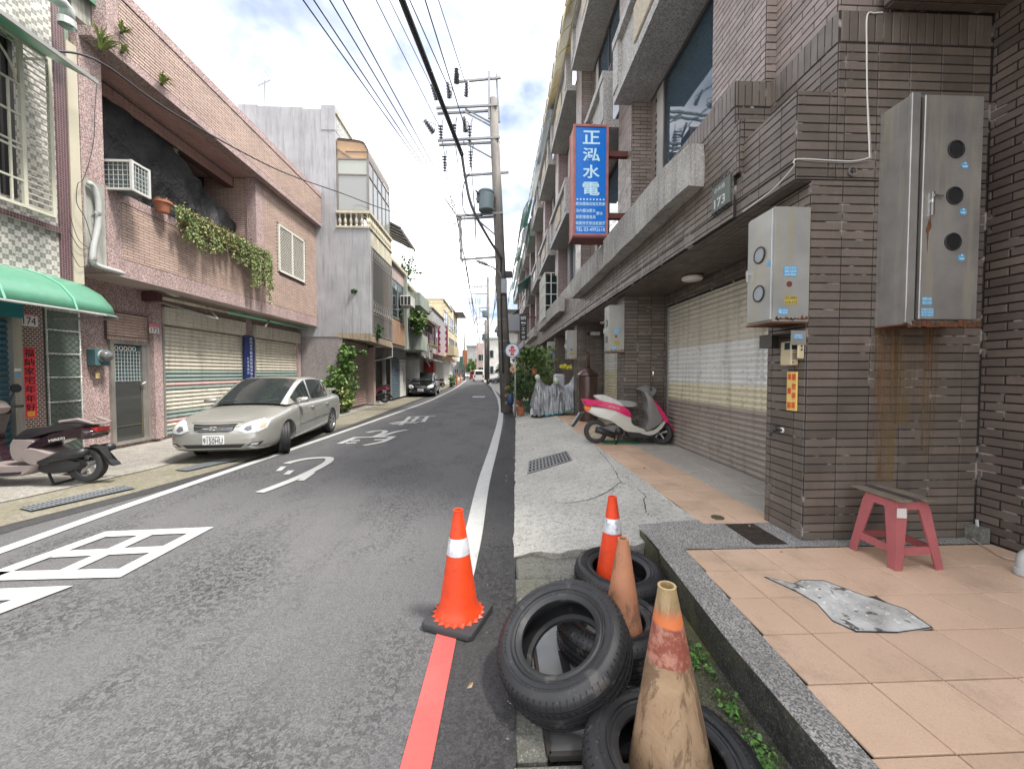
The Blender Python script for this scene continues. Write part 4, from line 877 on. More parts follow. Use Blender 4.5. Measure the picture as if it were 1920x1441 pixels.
vine = thing('trailing_vine', 'trailing green vine hanging over the salmon balcony front', 'vine', (-6.5, 9.2, 4.7)); m = MB(); st = MB()
for k in range(95):
    y = random.uniform(8.0, 11.2); t_ = (y-8.0)/3.2; ln = random.uniform(.12, .30)+(.38 if random.random() < .5 else 0)*(.35+.65*abs(math.sin(t_*7.3)))+(.45 if t_ > .72 and random.random() < .7 else 0)+(.4 if random.random() < .06 else 0)
    p = V((-6.36+random.uniform(-.03, .05), y, 4.80)); pts = [p]
    n_ = max(3, int(ln/.07))
    for q in range(n_): p = p+V((random.uniform(-.012, .014), random.uniform(-.03, .03), -ln/n_)); pts.append(p)
    st.tube(pts, .004, 3, .002)
    for q in pts: leaf_clump(m, q, (.045, .05, .04), 9, .05, .8)
for k in range(260): leaf_clump(m, (-6.46+random.uniform(-.1, .12), random.uniform(8.1, 11.2), 4.84+random.uniform(-.05, .06)), (.04, .06, .05), 3, .05)
m.build('foliage', leafmat('vine_leaf', (.06, .11, .03), (.30, .33, .13)), vine, kind='stuff'); st.build('stems', STEM, vine, kind='stuff')
# strappy weeds rooted in the parapet
def tuft(name, label, base, out, n, L, mat=LEAF_Y, hang=.2):
    t = thing(name, label, 'weed', base); m = MB(); b = V(base)
    for _ in range(int(n*1.8)):
        d = (V(out)+V((random.uniform(-.6, .6), random.uniform(-.9, .9), random.uniform(-.3, .9)))).normalized(); l = L*random.uniform(.5, 1.2); s_ = d.cross(V((0, 0, 1))).normalized()*.007
        p1 = b+d*l*.5+V((0, 0, .05)); p2 = b+d*l+V((0, 0, -hang*l)); m.add([b-s_, b+s_, p1+s_*1.3, p1-s_*1.3, p2], [(0, 1, 2, 3), (3, 2, 4)])
    m.build('leaves', mat, t, kind='stuff'); m = MB(); m.lathe([(0, 0), (.03, .01), (.02, .04), (0, .05)], b-V((0, 0, .02)), n=6); m.build('root', STEM, t)
tuft('wall_weed', 'strappy weed growing from the cracked green plaster corner', gx(188, 95, -6.45), (.5, -.3, .6), 46, .42); tuft('wall_weed', 'small yellow weed at the top corner of the tiled parapet', gx(228, 62, -6.38), (.8, 0, .3), 20, .22)
tuft('wall_weed', 'strappy weed halfway along the bottom of the tiled parapet', gx(303, 158, -6.38), (.8, -.1, .4), 26, .28); tuft('wall_weed', 'tiny weed low on the near edge of the tiled parapet', gx(229, 98, -6.38), (.8, 0, .1), 12, .18)
# --- strip between the two left houses
g = thing('party_wall', 'cracked green and grey plaster wall between the mosaic house and the salmon house', 'wall', (-7.0, 6.0, 0))
m = MB(); m.box((-12, 6.315, 2.95), (-6.75, 6.459, 7.0)); m.build('wall', PLAST, g)
m = MB(); m.box((-12, 6.485, 7.15), (-6.66, 6.85, 9.5)); m.build('upper_wall', PLAST, g); m = MB(); m.box((-8, 6.312, 6.4), (-6.7, 6.46, 8.2)); m.build('green_wall', PLAST_G, g)
m = MB(); m.prism([(-8, 8.5), (-6.55, 7.55), (-6.55, 7.5), (-8, 8.4)], (0, .9, 0), (0, 5.95, 0)); m.build('green_sheet', AWN, g)
m = MB(); m.box((-6.75, 6.316, 2.9), (-6.585, 6.462, 6.6)); m.build('downpipe_casing', M('cream_casing', (.50, .46, .36), (.4, .37, .29), 2, .7), g)
m = MB(); m.box((XU, 6.50, 3.22), (XU+.008, 6.83, 4.62)); m.build('bare_plaster', PLAST, g)
m = thing('grey_pipe', 'fat grey drain pipe elbow under the roof at the top left', 'pipe', gx(115, 20, -6.2)); q = MB(); q.tube([gx(60, -40, -6.3), gx(95, -8, -6.3), gx(112, 2, -6.3), gx(126, 18, -6.3), gx(126, 42, -6.3)], .085, 10); q.build('pipe', PVC, m, smooth=True); q = MB(); q.lathe([(.1, 0), (.1, .1)], gx(126, 46, -6.3)-V((0, 0, .03)), n=12); q.build('collar', PVC, m)
pp = thing('conduit', 'pale plastic conduit running down the corner and under the balcony', 'pipe', gx(185, 480, -6.5))
q = MB(); q.tube(smooth([tuple(gx(x, y, X)) for x, y, X in ((166, 343, -6.53), (176, 352, -6.53), (184, 378, -6.52), (184, 420, -6.52), (176, 460, -6.52), (174, 488, -6.52), (182, 498, -6.55), (215, 508, -6.6), (250, 518, -6.7), (290, 530, -6.85), (312, 545, -6.95), (330, 554, -7.0), (339, 548, -7.05), (340, 540, -7.1))], 5), .042, 8); q.build('pipe', PVC, pp, smooth=True)
q = MB()
for x, y, X in ((182, 400, -6.58), (174, 485, -6.58), (290, 530, -6.85)): q.lathe([(.052, -.02), (.052, .02)], gx(x, y, X+.06), n=10)
q.build('clip', ALU, pp)
def wire(name, label, pts, r=.008, mat=None, n=6, sm=8, cat='cable', group=None):
    m = MB(); m.tube(smooth([tuple(p) for p in pts], sm), r, n); return solo(name, mat or WIRE, m, label, cat, group, smooth=True)
wire('loose_wire', 'thin wire dangling down the pebbledash pier from the upper awning', [gx(x, y, -6.5) for x, y in ((182, 155), (178, 205), (176, 260), (168, 300), (155, 338), (146, 345), (144, 380), (160, 410), (172, 450))], .005)
for k, pts in enumerate((((128, 430), (150, 465), (172, 462), (180, 440)), ((130, 400), (148, 450), (176, 470)), ((133, 470), (150, 500), (170, 492)))): wire('tangled_wire', ['lowest hanging loop', 'highest loop', 'short middle loop'][k]+' of black wire tangled on the bare plaster beside the conduit', [gx(x, y, -6.54) for x, y in pts], .004, group='tangled wires on the bare plaster')
# --- house numbered 174, at the left edge
XA, XAG = -6.62, -7.15
A = thing('row_house', 'mosaic fronted house number 174 with green awnings at the left edge', 'house', (XAG, 4.5, .1))
m = MB(); m.box((-12, 2.5, 2.88), (XA, 6.15, 8.5)); m.build('mosaic_wall', MOS_W, A)
m = MB(); m.box((-12, 6.151, 2.88), (XA+.02, 6.31, 8.5)); m.box((XA, 3.0, 3.60), (XA+.07, 6.151, 3.68)); m.build('maroon_strip', MOS_D, A)
m = MB(); m.box((-12, 2.5, -.05), (XAG, 6.86, 2.879)); m.build('ground_wall', PLAST, A)
m = MB(); m.box((-12, 2.6, 3.9), (-6.615, 5.62, 6.0)); m.build('window_recess', BLACK, A)
m = MB(); m.box((-6.66, 5.60, 3.9), (-6.60, 5.65, 6.0)); m.box((-6.66, 5.5, 3.9), (-6.61, 5.53, 6.0)); m.build('window_frame', ALU_D, A)
ya, yb = yX(42, XAG+.1), yX(84, XAG+.1); m = MB(); m.box((XAG, ya, .1), (XAG+.1, yb, 2.86)); m.build('mosaic_pilaster', m_brickfar('maroon_brick_mosaic', (.07, .03, .035), (.045, .022, .025), (.45, .36, .30), bw=.06, bh=.035, off=.5), A)
m_grl = m_plain('dull_cream_grille', (.50, .49, .40), .5)
GRL = thing('window_grille', 'cream window grille with an arched top on the mosaic wall', 'window grille', (-6.3, 5, 3.68))
XW = -6.30; ye = yX(112, XW); ym = yX(60, XW); m = MB()
for y in (ye, ym): m.box((XW-.02, y-.022, 3.70), (XW+.02, y+.022, 5.92))
for z in (3.72, 5.9): m.box((XW-.018, 3.4, z-.02), (XW+.018, ye, z+.02)); m.box((XA, ye-.015, z-.012), (XW, ye+.013, z+.012))
m.build('frame', m_grl, GRL)
for k in range(27): z = 3.76+k*.079; m = MB(); m.bar((XW, ym, z), (XW, ye, z), .014); m.build('crossbar', m_grl, GRL)
m = MB()
for z in (4.05, 4.45, 4.52, 4.9, 5.3): m.bar((XW, 3.4, z), (XW, ym, z), .024)
m.build('rail', m_grl, GRL)
for y in [ym-.14*k for k in range(1, 9)]:
    zt = 5.3+math.sqrt(max(0, .50**2-min(.5, abs(y-(ym-.52)))**2)); m = MB(); m.bar((XW, y, 3.74), (XW, y, 5.3), .021); m.build('upright', m_grl, GRL)
m = MB(); cy = ym-.55
for rr in (.50, .22): m.tube([(XW, cy+rr*math.cos(a*math.pi/14), 5.3+rr*math.sin(a*math.pi/14)) for a in range(15)], .014, 6)
for a in (1, 2, 3): an = a*math.pi/4; m.bar((XW, cy+.22*math.cos(an), 5.3+.22*math.sin(an)), (XW, cy+.5*math.cos(an), 5.3+.5*math.sin(an)), .02)
m.build('arch', m_grl, GRL)
# upper awning
aw = thing('awning', 'upper green sheet awning over the arched window grille', 'awning', (-6.2, 4.8, 5.5)); m = MB()
prof = [(-6.62, 6.02), (-5.58, 5.52)]; m.prism([(-6.62, 6.10), (-5.6, 5.59), (-5.6, 5.57), (-6.62, 6.075)], (0, 3.24, 0), (0, 2.5, 0)); m.build('sheet', AWN_L, aw)
m = MB(); m.bar((-5.6, 2.5, 5.57), (-5.6, 5.76, 5.57), .03, .05); m.bar((-6.6, 5.74, 6.10), (-5.6, 5.75, 5.58), .03, .04); m.build('edge_trim', ALU, aw)
m = MB(); m.bar((-6.6, 4.6, 5.9), (-5.65, 4.6, 5.5), .02); m.build('strut', m_plain('green_metal', (.08, .25, .17), .5), aw)
# lower rounded awning
aw = thing('awning', 'lower rounded green awning above the teal shutter', 'awning', (-6.4, 4.8, 2.4))
pr = [(-7.12, 2.98), (-6.9, 2.975), (-6.6, 2.94), (-6.35, 2.86), (-6.12, 2.72), (-5.97, 2.54), (-5.92, 2.38)]
def rng(y, s): return [(-7.12+(a+7.12)*s, y, 2.36+(b-2.36)*s) for a, b in pr]
L_ = [rng(y, 1) for y in (1.8, 3.2, 4.6, 5.4)]+[rng(6.10, .995), rng(6.30, .95), rng(6.42, .87), rng(6.47, .72)]
m = MB(); n_ = len(pr); vs = [p for r in L_ for p in r]; m.add(vs, [(i*n_+j, i*n_+j+1, (i+1)*n_+j+1, (i+1)*n_+j) for i in range(len(L_)-1) for j in range(n_-1)])
o = m.build('canopy', AWN, aw, smooth=50); md = o.modifiers.new('thickness', 'SOLIDIFY'); md.thickness = .006
for y in (3.0, 3.9, 4.9, 5.7): m = MB(); m.tube([(a+.004, y, b+.006) for a, b in pr], .012, 5); m.build('seam', AWN_L, aw)
m = MB(); m.tube([(-5.92, 1.8, 2.37), (-5.92, 6.10, 2.37), (-5.96, 6.30, 2.37), (-6.05, 6.42, 2.36), (-6.3, 6.47, 2.36), (-7.1, 6.47, 2.36)], .018, 6); m.build('rim', ALU, aw)
# teal shutter and steel post
sh = thing('roller_shutter', 'teal closed shutter under the rounded green awning', 'shutter', (XAG, 5, .1)); shutter(sh, XAG+.04, 4.0, yX(26, XAG+.04), .1, 2.3, .09, lambda z: SH_TEAL, 1)
m = MB(); m.box((XAG, 4.0, 2.3), (XAG+.16, ya-.005, 2.62)); m.build('shutter_box', m_plain('teal_box', (.02, .17, .19), .4), sh)
m = MB(); m.box((XAG, yX(27, XAG+.13), .1), (XAG+.13, ya-.008, 2.299)); m.build('steel_post', STEEL, sh); 
m = MB(); m.box((XAG+.13, ya-.12, 1.52), (XAG+.133, ya-.04, 1.56)); m.build('white_sticker', m_plain('white_label', (.6, .6, .58), .5), sh); m = MB(); m.box((XAG+.13, ya-.12, 1.44), (XAG+.133, ya-.05, 1.49)); m.build('blue_sticker', m_plain('blue_label', (.12, .32, .55), .5), sh)
# lattice gate
yc, yd = yX(86, XAG+.05), yX(153, XAG+.05)
gt = thing('lattice_gate', 'frosted green folding gate with twisted white bars beside the mosaic pilaster', 'gate', (XAG, (yc+yd)/2, .1))
m = MB(); m.box((XAG+.02, yc, .1), (XAG+.04, yd, 2.7)); m.build('glass_panel', M('dusty_green_glass', (.14, .18, .15), (.10, .135, .11), 2, .3), gt)
def twist(p, q, mat=ALU_W):
    m = MB(); p = V(p); q = V(q); n_ = int((q-p).length/.02); d = (q-p).normalized(); a = d.cross(V((1, 0, 0))); 
    for k in (0, math.pi): m.tube([p+d*i*.02+(V((1, 0, 0))*math.cos(i*1.1+k)+a*math.sin(i*1.1+k))*.009 for i in range(n_)], .006, 4)
    return m
for y in (yc+.02, yd-.02): twist((XAG+.06, y, .1), (XAG+.06, y, 2.7)).build('post', ALU_W, gt)
for z in (.62, 1.02, 1.42, 1.80, 2.18, 2.5): twist((XAG+.06, yc, z), (XAG+.06, yd, z)).build('crossbar', ALU_W, gt)
m = MB(); H_ = 2.6; Wg = yd-yc
for k in range(-26, 8):
    for sg in (1, -1):
        t0 = k*.1; a = V((XAG+.05, yc, .1+t0)) if sg > 0 else V((XAG+.053, yc, .1+t0+Wg)); b = a+V((0, Wg, sg*Wg)) 
        if a.z > .1 and b.z > .1 and a.z < 2.65 and b.z < 2.65: m.bar(a, b, .006)
        elif 0: pass
for k in range(27):
    z = .12+k*.1
    if z+Wg < 2.68: m.bar((XAG+.05, yc, z), (XAG+.05, yd, z+Wg), .006); m.bar((XAG+.053, yc, z+Wg), (XAG+.053, yd, z), .006)
m.build('lattice', m_plain('grey_lattice', (.20, .22, .21), .4, .4), gt)
# signs and small things on this side
def plate(name, label, X, y0, y1, z0, z1, mat, body, ink, cat='sign', th=.01, pad=.8, **k):
    t = thing(name, label, cat, (X, (y0+y1)/2, z0)); m = MB(); m.bbox((X, y0, z0), (X+th, y1, z1), .002); m.build('plate', mat, t)
    text(body, ink, t, (X+th+.001, (y0+y1)/2, (z0+z1)/2), (0, 1, 0), (0, 0, 1), (y1-y0)*pad, (z1-z0)*pad, **k); return t
NUMW = m_plain('number_plate_white', (.62, .60, .58), .5); NUMK = m_plain('number_black', (.03, .02, .02), .5)
X_ = XAG+.11; t = plate('house_number_sign', 'white house number plate 174 with a pink top edge', X_, yX(41, X_), yX(74, X_), zX(58, 612, X_), zX(58, 592, X_), NUMW, '174', NUMK, 'house number', pad=.72)
m = MB(); m.box((X_, yX(44, X_), zX(58, 592, X_)+.002), (X_+.011, yX(66, X_), zX(58, 588, X_))); m.build('pink_strip', m_plain('pink_strip', (.6, .15, .2), .5), t)
X_ = XG+.14; t = plate('house_number_sign', 'white house number plate 172 with a pink top on the pebbled pilaster', X_, yX(282, X_), yX(300, X_), zX(290, 625, X_), zX(290, 614, X_), NUMW, '172', NUMK, 'house number', pad=.75)
m = MB(); m.box((X_, yX(282, X_), zX(290, 614, X_)+.001), (X_+.009, yX(299, X_), zX(290, 608, X_))); m.build('pink_strip', m_plain('pink_strip2', (.6, .15, .2), .5), t)
X_ = XAG+.10; y0, y1, z0, z1 = yX(43.5, X_), yX(67, X_), zX(55, 783, X_), zX(55, 652, X_)
t = thing('new_year_banner', 'red paper banner with seven brushed characters on the maroon pilaster', 'banner', (X_, (y0+y1)/2, z0)); m = MB(); m.box((X_, y0, z0), (X_+.003, y1, z1)); m.build('paper', RED_PAPER, t)
h = (z1-z0)/7.7
for k, ch in enumerate('福納家宅年年好'): text(ch, INK, t, (X_+.0035, (y0+y1)/2, z1-h*(k+.55)), (0, 1, 0), (0, 0, 1), (y1-y0)*.80, h*.86, 'character', bold=.012)
m = MB(); m.box((X_+.0031, y0+.03, z0+.02), (X_+.0045, y1-.03, z0+.10)); m.build('gold_print', m_plain('gold_print', (.75, .32, .05), .4), t)
X_ = XG+.14; y0, y1, z0, z1 = yX(459, X_), yX(475, X_), zX(466, 713, X_), zX(466, 629, X_)
NAVY = m_plain('navy_sign', (.012, .022, .10), .4); PALEB = m_plain('pale_blue_letter', (.45, .5, .62), .5)
t = thing('vertical_sign', 'narrow navy vertical sign with small pale characters between the cream shutters', 'sign', (X_, (y0+y1)/2, z0)); m = MB(); m.bbox((X_-.03, y0, z0), (X_+.04, y1, z1), .006); m.build('board', NAVY, t)
col = '桃園市不動產買賣租賃仲介'; h = (z1-z0)*.94/12
for k, ch in enumerate(col): text(ch, PALEB, t, (X_+.041, y0+(y1-y0)*.62, z1-.04-h*(k+.5)), (0, 1, 0), (0, 0, 1), (y1-y0)*.30, h*.75, 'character')
for k, ch in enumerate('代書事務所'): text(ch, PALEB, t, (X_+.041, y0+(y1-y0)*.25, z1-.04-h*(k+6.2)), (0, 1, 0), (0, 0, 1), (y1-y0)*.24, h*.7, 'character')
def emeter(label, X, px0, px1, py0, py1):
    y0, y1 = yX(px0, X), yX(px1, X); z0, z1 = zX(px0, py1, X), zX(px0, py0, X); t = thing('electric_meter', label, 'electric meter', (X, (y0+y1)/2, z0))
    m = MB(); m.bbox((X-.12, y0, z0), (X+.04, y1, z1), .01); m.build('box', m_plain('teal_meter_box', (.06, .14, .15), .45), t); c = V((X+.04, y0+(y1-y0)*.55, z0+(z1-z0)*.6)); r = (z1-z0)*.36
    m = MB(); m.lathe([(r, 0), (r, .03)], c, (1, 0, 0), 20); m.build('collar', ALU_W, t, smooth=40); m = MB(); m.lathe([(r*.94, .03), (r*.9, .08), (r*.6, .12), (0, .13)], c, (1, 0, 0), 20); m.build('dial_glass', m_plain('meter_glass', (.13, .14, .14), .08), t, smooth=True); return t
emeter('teal electric meter with round glass dial beside the steel door', XG+.12, 176, 203, 654, 685); emeter('small blue electric meter on the far pilaster by the climbing plant', XG+.13, 568, 577, 680, 692)
p = gx(182, 702, XG+.06); t = thing('door_bell', 'small yellowed door bell under the teal electric meter', 'door bell', p); m = MB(); m.bbox((p.x, p.y-.035, p.z-.07), (p.x+.02, p.y+.035, p.z+.05), .004); m.build('plate', m_plain('yellowed_plastic', (.55, .42, .17), .5), t); m = MB(); m.lathe([(.014, 0), (.014, .01), (0, .012)], (p.x+.02, p.y, p.z), (1, 0, 0), 10); m.build('button', WHITE_CABLE, t)
# folded awning arm over the shutters
aw = thing('folded_awning', 'folded green and white awning roller above the cream shutters', 'awning', gx(300, 570, -7.0)); a, b = gx(298, 557, -7.05), gx(572, 616, -6.95)
m = MB(); m.tube([a, a.lerp(b, .33)], .04, 8); m.build('roller_pole', CREAM, aw, smooth=True); m = MB(); m.tube([a.lerp(b, .33), b], .04, 8); m.build('green_roll', AWN_L, aw, smooth=True)
m = MB(); m.bar(gx(298, 566, -7.1), gx(408, 598, -6.75), .05, .03); m.bar(gx(408, 598, -6.75), gx(395, 582, -6.95), .04, .03); m.bar(gx(498, 612, -6.7), gx(505, 600, -6.95), .04, .03); m.build('arm', ALU, aw); m = MB(); m.box((-7.3, a.y-.12, a.z-.1), (-6.98, a.y, a.z+.08)); m.build('bracket', m_plain('brown_bracket', (.08, .03, .03), .6), aw)
# --- grey concrete house with sun room ----------------------------------
XC, XM = -4.66, -5.86; YC = 14.5
Cc = thing('row_house', 'weathered grey concrete house with cream balusters and a glazed sun room', 'house', (XM, YC, .05))
m = MB(); m.box((-13, YC, 2.82), (XM, 17.5, 10.6)); m.box((-13, YC, 10.6), (-9.3, 17.4, 11.25)); m.box((-8.6, YC+.001, 10.6), (-7.0, 17.4, 11.45)); m.box((-9.3, YC+.002, 10.6), (-8.6, 17.3, 11.5)); m.box((-7.0, YC, 10.6), (-6.35, 17.4, 11.4)); m.box((-6.35, YC-.02, 10.6), (XM+.01, 17.4, 11.55)); m.build('side_wall', CONC_W, Cc)
m = MB(); m.box((-13, YC+.02, -.05), (XM-.001, 17.5, 2.82)); m.build('ground_wall', PEB_GREY, Cc)
m = MB(); m.loft([[(XM, YC, 2.80), (XC, YC, 2.66), (XC, 17.45, 2.6), (XM, 17.45, 2.80)], [(XM, YC, 2.95), (XC, YC, 2.95), (XC, 17.45, 2.95), (XM, 17.45, 2.95)]]); m.build('overhang_slab', M('stained_slab', (.38, .31, .22), (.25, .2, .15), 2, .85, streak=((.1, .07, .04), .5)), Cc)
m = MB(); m.box((XM, YC, 2.951), (XC, YC+.15, 6.85)); m.build('front_wall', CONC_W, Cc)
m = MB(); m.box((XM, YC+.15, 6.2), (XC, 17.45, 6.85)); m.box((XC-.1, YC-.03, 6.851), (XC+.04, 17.5, 6.93)); m.box((XM, YC-.04, 6.851), (XC-.1, YC+.12, 6.93)); m.box((XC-.1, YC-.03, 7.42), (XC+.04, 17.5, 7.52)); m.box((XM, YC-.04, 7.42), (XC-.1, YC+.12, 7.52)); m.build('balcony_band', CREAM, Cc)
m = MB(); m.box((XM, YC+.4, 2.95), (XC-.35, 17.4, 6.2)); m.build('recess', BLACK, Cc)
bal = MB(); bal.lathe([(.045, 0), (.045, .05), (.03, .07), (.062, .17), (.055, .24), (.026, .34), (.026, .38), (.045, .42), (.045, .49)], (0, 0, 0), n=10); bme = bal.mesh('baluster', CREAM, 50)
for k in range(6): o = link(bpy.data.objects.new('baluster', bme)); o.parent = Cc; o.matrix_basis = winv(Cc) @ Matrix.Translation((XM+.12+k*.2, YC+.04, 6.93))
for k in range(15): o = link(bpy.data.objects.new('baluster', bme)); o.parent = Cc; o.matrix_basis = winv(Cc) @ Matrix.Translation((XC-.03, YC+.1+k*.2, 6.93))
for k in range(11): o = link(bpy.data.objects.new('baluster', bme)); o.parent = Cc; o.matrix_basis = winv(Cc) @ Matrix.Translation((XM-.02, YC+.2+k*.26, 10.75))
m = MB(); m.box((XM-.08, YC, 11.25), (XM+.06, 17.4, 11.33)); m.build('roof_rail', CREAM, Cc)
# sun room
sr = thing('sun_room', 'bronze framed glazed sun room on the balcony of the grey house', 'sun room', (-5.4, YC+.2, 7.52)); fz = 7.52
m = MB(); xi, xo, y0, y1 = XM+.03, XC-.06, YC+.08, 17.35
for x, y in ((xi, y0), (xo, y0), (xo, y1)): m.box((x-.03, y-.03, fz), (x+.03, y+.03, 9.55))
for z in (fz+.03, 8.95, 9.55): m.box((xi, y0-.028, z-.025), (xo, y0+.028, z+.025)); m.box((xo-.028, y0, z-.025), (xo+.028, y1, z+.025))
for k in range(1, 5): y = y0+(y1-y0)*k/5; m.box((xo-.025, y-.025, fz), (xo+.025, y+.025, 9.55))
arc = [(xo+.0, 9.55), (xo, 9.8), (xo-.08, 10.05), (xo-.28, 10.22), (xi, 10.3)]
for y in (y0, y0+(y1-y0)/3, y0+(y1-y0)*2/3, y1): m.tube([(a, y, b) for a, b in smooth(arc, 4)], .028, 6)
m.bar((xi, y0, 9.95), (xi+.55, y0, 9.55), .05); m.bar((xi+.3, y0, 9.85), (xo, y0, 9.85), .03); m.build('frame', m_plain('sunroom_frame', (.20, .17, .15), .45, .4), sr)
m = MB(); m.box((xi+.03, y0-.004, fz+.06), (xo-.03, y0+.004, 8.92)); m.build('end_pane', m_glass('milky_glass', (.22, .23, .22), .2), sr); m = MB(); m.box((xi+.03, y0-.004, 8.98), (xo-.03, y0+.004, 9.52)); m.build('upper_end_pane', m_glass('milky_glass2', (.30, .32, .28), .2), sr)
for k in range(5):
    a, b = y0+(y1-y0)*k/5+.03, y0+(y1-y0)*(k+1)/5-.03; m = MB(); m.box((xo-.004, a, fz+.06), (xo+.004, b, 8.92)); m.build('pane', m_glass('sunroom_glass', (.30, .31, .29), .12) if k == 0 else bpy.data.materials['sunroom_glass'], sr)
    m = MB(); m.box((xo-.004, a, 8.98), (xo+.004, b, 9.52)); m.build('pane', bpy.data.materials['sunroom_glass'], sr)
BRZ = m_plain('bronze_polycarbonate', (.45, .28, .15), .4); sa = smooth(arc, 4); m = MB(); q = len(sa); m.add([(a+.03, y, b+.03) for y in (y0-.05, y1) for a, b in sa], [(i, i+1, q+i+1, q+i) for i in range(q-1)]); m.build('roof_sheet', m_plain('dull_roof_sheet', (.20, .17, .145), .5), sr, smooth=True)
m = MB(); m.add([(xi, y0+.01, 9.6), (xo-.02, y0+.01, 9.6)]+[(a-.02, y0+.01, b-.02) for a, b in sa], [tuple(range(2+q))]); m.build('gable_sheet', BRZ, sr)
for o in [q for q in bpy.data.objects if q.parent in (Cc, sr)]:
    if o.name.startswith('baluster'): o.location.z = 6+(o.location.z+.05-6)*.935-.05 if o.parent == Cc else o.location.z
    elif o.type == 'MESH' and not o.name.startswith('baluster'):
        oz = o.parent.location.z
        for v in o.data.vertices:
            z = v.co.z+oz
            if z > 6: v.co.z = 6+(z-6)*.935-oz
# street side window grille
gl_ = thing('window_grille', 'tall ornate iron grille on the street side of the grey house', 'window grille', (XC, 16, 2.9)); IRW = m_plain('weathered_iron', (.27, .26, .24), .7)
m = MB(); y0, y1 = YC+.2, 17.4
for y in (y0, y1): m.box((XC-.03, y-.02, 2.9), (XC+.03, y+.02, 6.2))
for z in (2.93, 3.72, 4.18, 5.75, 6.18): m.box((XC-.02, y0, z-.015), (XC+.02, y1, z+.015))
m.build('frame', IRW, gl_)
for k in range(20): y = y0+(y1-y0)*(k+.5)/20; m = MB(); m.bar((XC, y, 2.9), (XC, y, 6.18), .018); m.build('upright', IRW, gl_)
for k in range(17): z = 4.25+k*.09; m = MB(); m.bar((XC+.01, y0, z), (XC+.01, y1, z), .014); m.build('crossbar', IRW, gl_)
m = MB()
for k in range(10): y = y0+(y1-y0)*(k+.5)/10; m.tube([(XC+.02, y+.13*math.cos(a*.7), 3.95+.17*math.sin(a*.7)) for a in range(10)], .016, 5); m.bar((XC+.02, y-.14, 5.78), (XC+.02, y, 6.1), .02); m.bar((XC+.02, y+.14, 5.78), (XC+.02, y, 6.1), .02)
m.build('scrollwork', IRW, gl_)
ant = thing('tv_antenna', 'thin television antenna on the roof of the grey house', 'antenna', gy(497, 205, YC+.5)); b = gy(497, 200, YC+.5); m = MB(); m.bar(b, b+V((0, 0, .95)), .035); m.build('mast', GALV, ant); m = MB(); t_ = b+V((0, 0, .85)); m.bar(t_+V((-.25, 0, -.1)), t_+V((.2, 0, .12)), .02)
for k in range(5): c = t_+V((-.2+k*.1, 0, -.08+k*.05)); m.bar(c+V((-.08, -.2, .18)), c+V((.08, .2, -.14)), .012)
m.build('elements', GALV, ant)
# ground floor of the grey house
sh = thing('roller_shutter', 'rose brown closed shutter under the grey house overhang', 'shutter', (XM, 16.3, .1)); shutter(sh, XM+.04, 14.95, 17.3, .1, 2.35, .11, lambda z: SH_ROSE if z < .7 else SH_TAN, 1); m = MB(); m.box((XM, 14.9, 2.35), (XM+.12, 17.4, 2.7)); m.build('shutter_box', SH_TAN, sh)
m = MB(); m.box((XM, 14.52, .1), (XM+.15, 14.9, 2.78)); m.build('pier', PEB_GREY, Cc); m = MB(); m.box((XM-.2, 17.5, .1), (XM+.35, 17.75, 2.9)); m.build('pier', M('pink_render', (.42, .31, .27), (.32, .25, .22), 2, .85), Cc)
m = MB(); m.box((-5.8, 17.5, 2.7), (XC, 17.56, 2.62)); m.tube([(XC-.05, 17.6, 2.7), (XC-.05, 17.6, 2.2), (XC-.9, 17.6, 2.0)], .03, 6); m.build('gutter_pipe', PVC, Cc)

# --- generic houses farther down the street ------------------------------
def lhouse(label, X0, Y0, Y1, z1, H, wall, up, rows, X1=None, over=None, extra=None, awn=None, name='row_house'):
    """ground floor plane X0, upper plane X1; rows=(z0,z1,n,glass)"""
    X1 = X1 if X1 is not None else X0+.8; t = thing(name, label, 'house', (X0, Y0, .05)); d = -1 if X0 < 0 else 1
    m = MB(); m.box((X0-6, Y0, -.05), (X0, Y1, z1)); m.build('ground_wall', wall, t); m = MB(); m.box((X0-6.01, Y0+.01, z1), (X1, Y1-.01, H)); m.build('upper_wall', up, t)
    m = MB(); m.box((X0-6.05, Y0-.02, H), (X1+.12, Y1+.0, H+.14)); m.build('parapet', CREAM if over is None else over, t)
    for z0, zz, n, gl2 in rows:
        for k in range(n):
            a = Y0+(Y1-Y0)*(k+.12)/n; b = Y0+(Y1-Y0)*(k+.88)/n; window_x(t, X1, a, b, z0, zz, 2, gl2, ALU, 1, .06)
    return t
WOOD = M('faded_wood_panel', (.34, .20, .12), (.24, .15, .10), 3, .8, streak=((.45, .35, .26), .6)); PINKC = M('pink_concrete', (.46, .34, .31), (.33, .27, .25), 1.5, .9, streak=((.12, .1, .09), .6))
GREENP = M('pale_green_render', (.33, .37, .32), (.24, .27, .235), 2, .85, streak=((.1, .1, .08), .5)); DGREY = M('dark_grey_boards', (.14, .13, .13), (.08, .075, .075), 3, .8, streak=((.25, .23, .2), .4))
YEL = M('yellow_render', (.56, .49, .32), (.46, .40, .27), 1.2, .85, streak=((.25, .2, .12), .4)); WHT = M('white_render', (.58, .57, .54), (.46, .45, .43), 1.5, .85, streak=((.2, .19, .17), .4)); GRYR = M('grey_render', (.36, .36, .35), (.26, .26, .255), 1.5, .85, streak=((.1, .1, .1), .5))
BLUESH = shutter_mat('slate_blue_shutter', (.10, .15, .18), (.08, .12, .15)); REDP = m_plain('red_paint', (.40, .03, .03), .5)
D_ = lhouse('old house with faded wood panels and pink parapet past the grey house', -6.3, 17.56, 20.7, 2.75, 6.6, GRYR, PINKC, [(4.1, 5.9, 1, GLASS)], X1=-4.85)
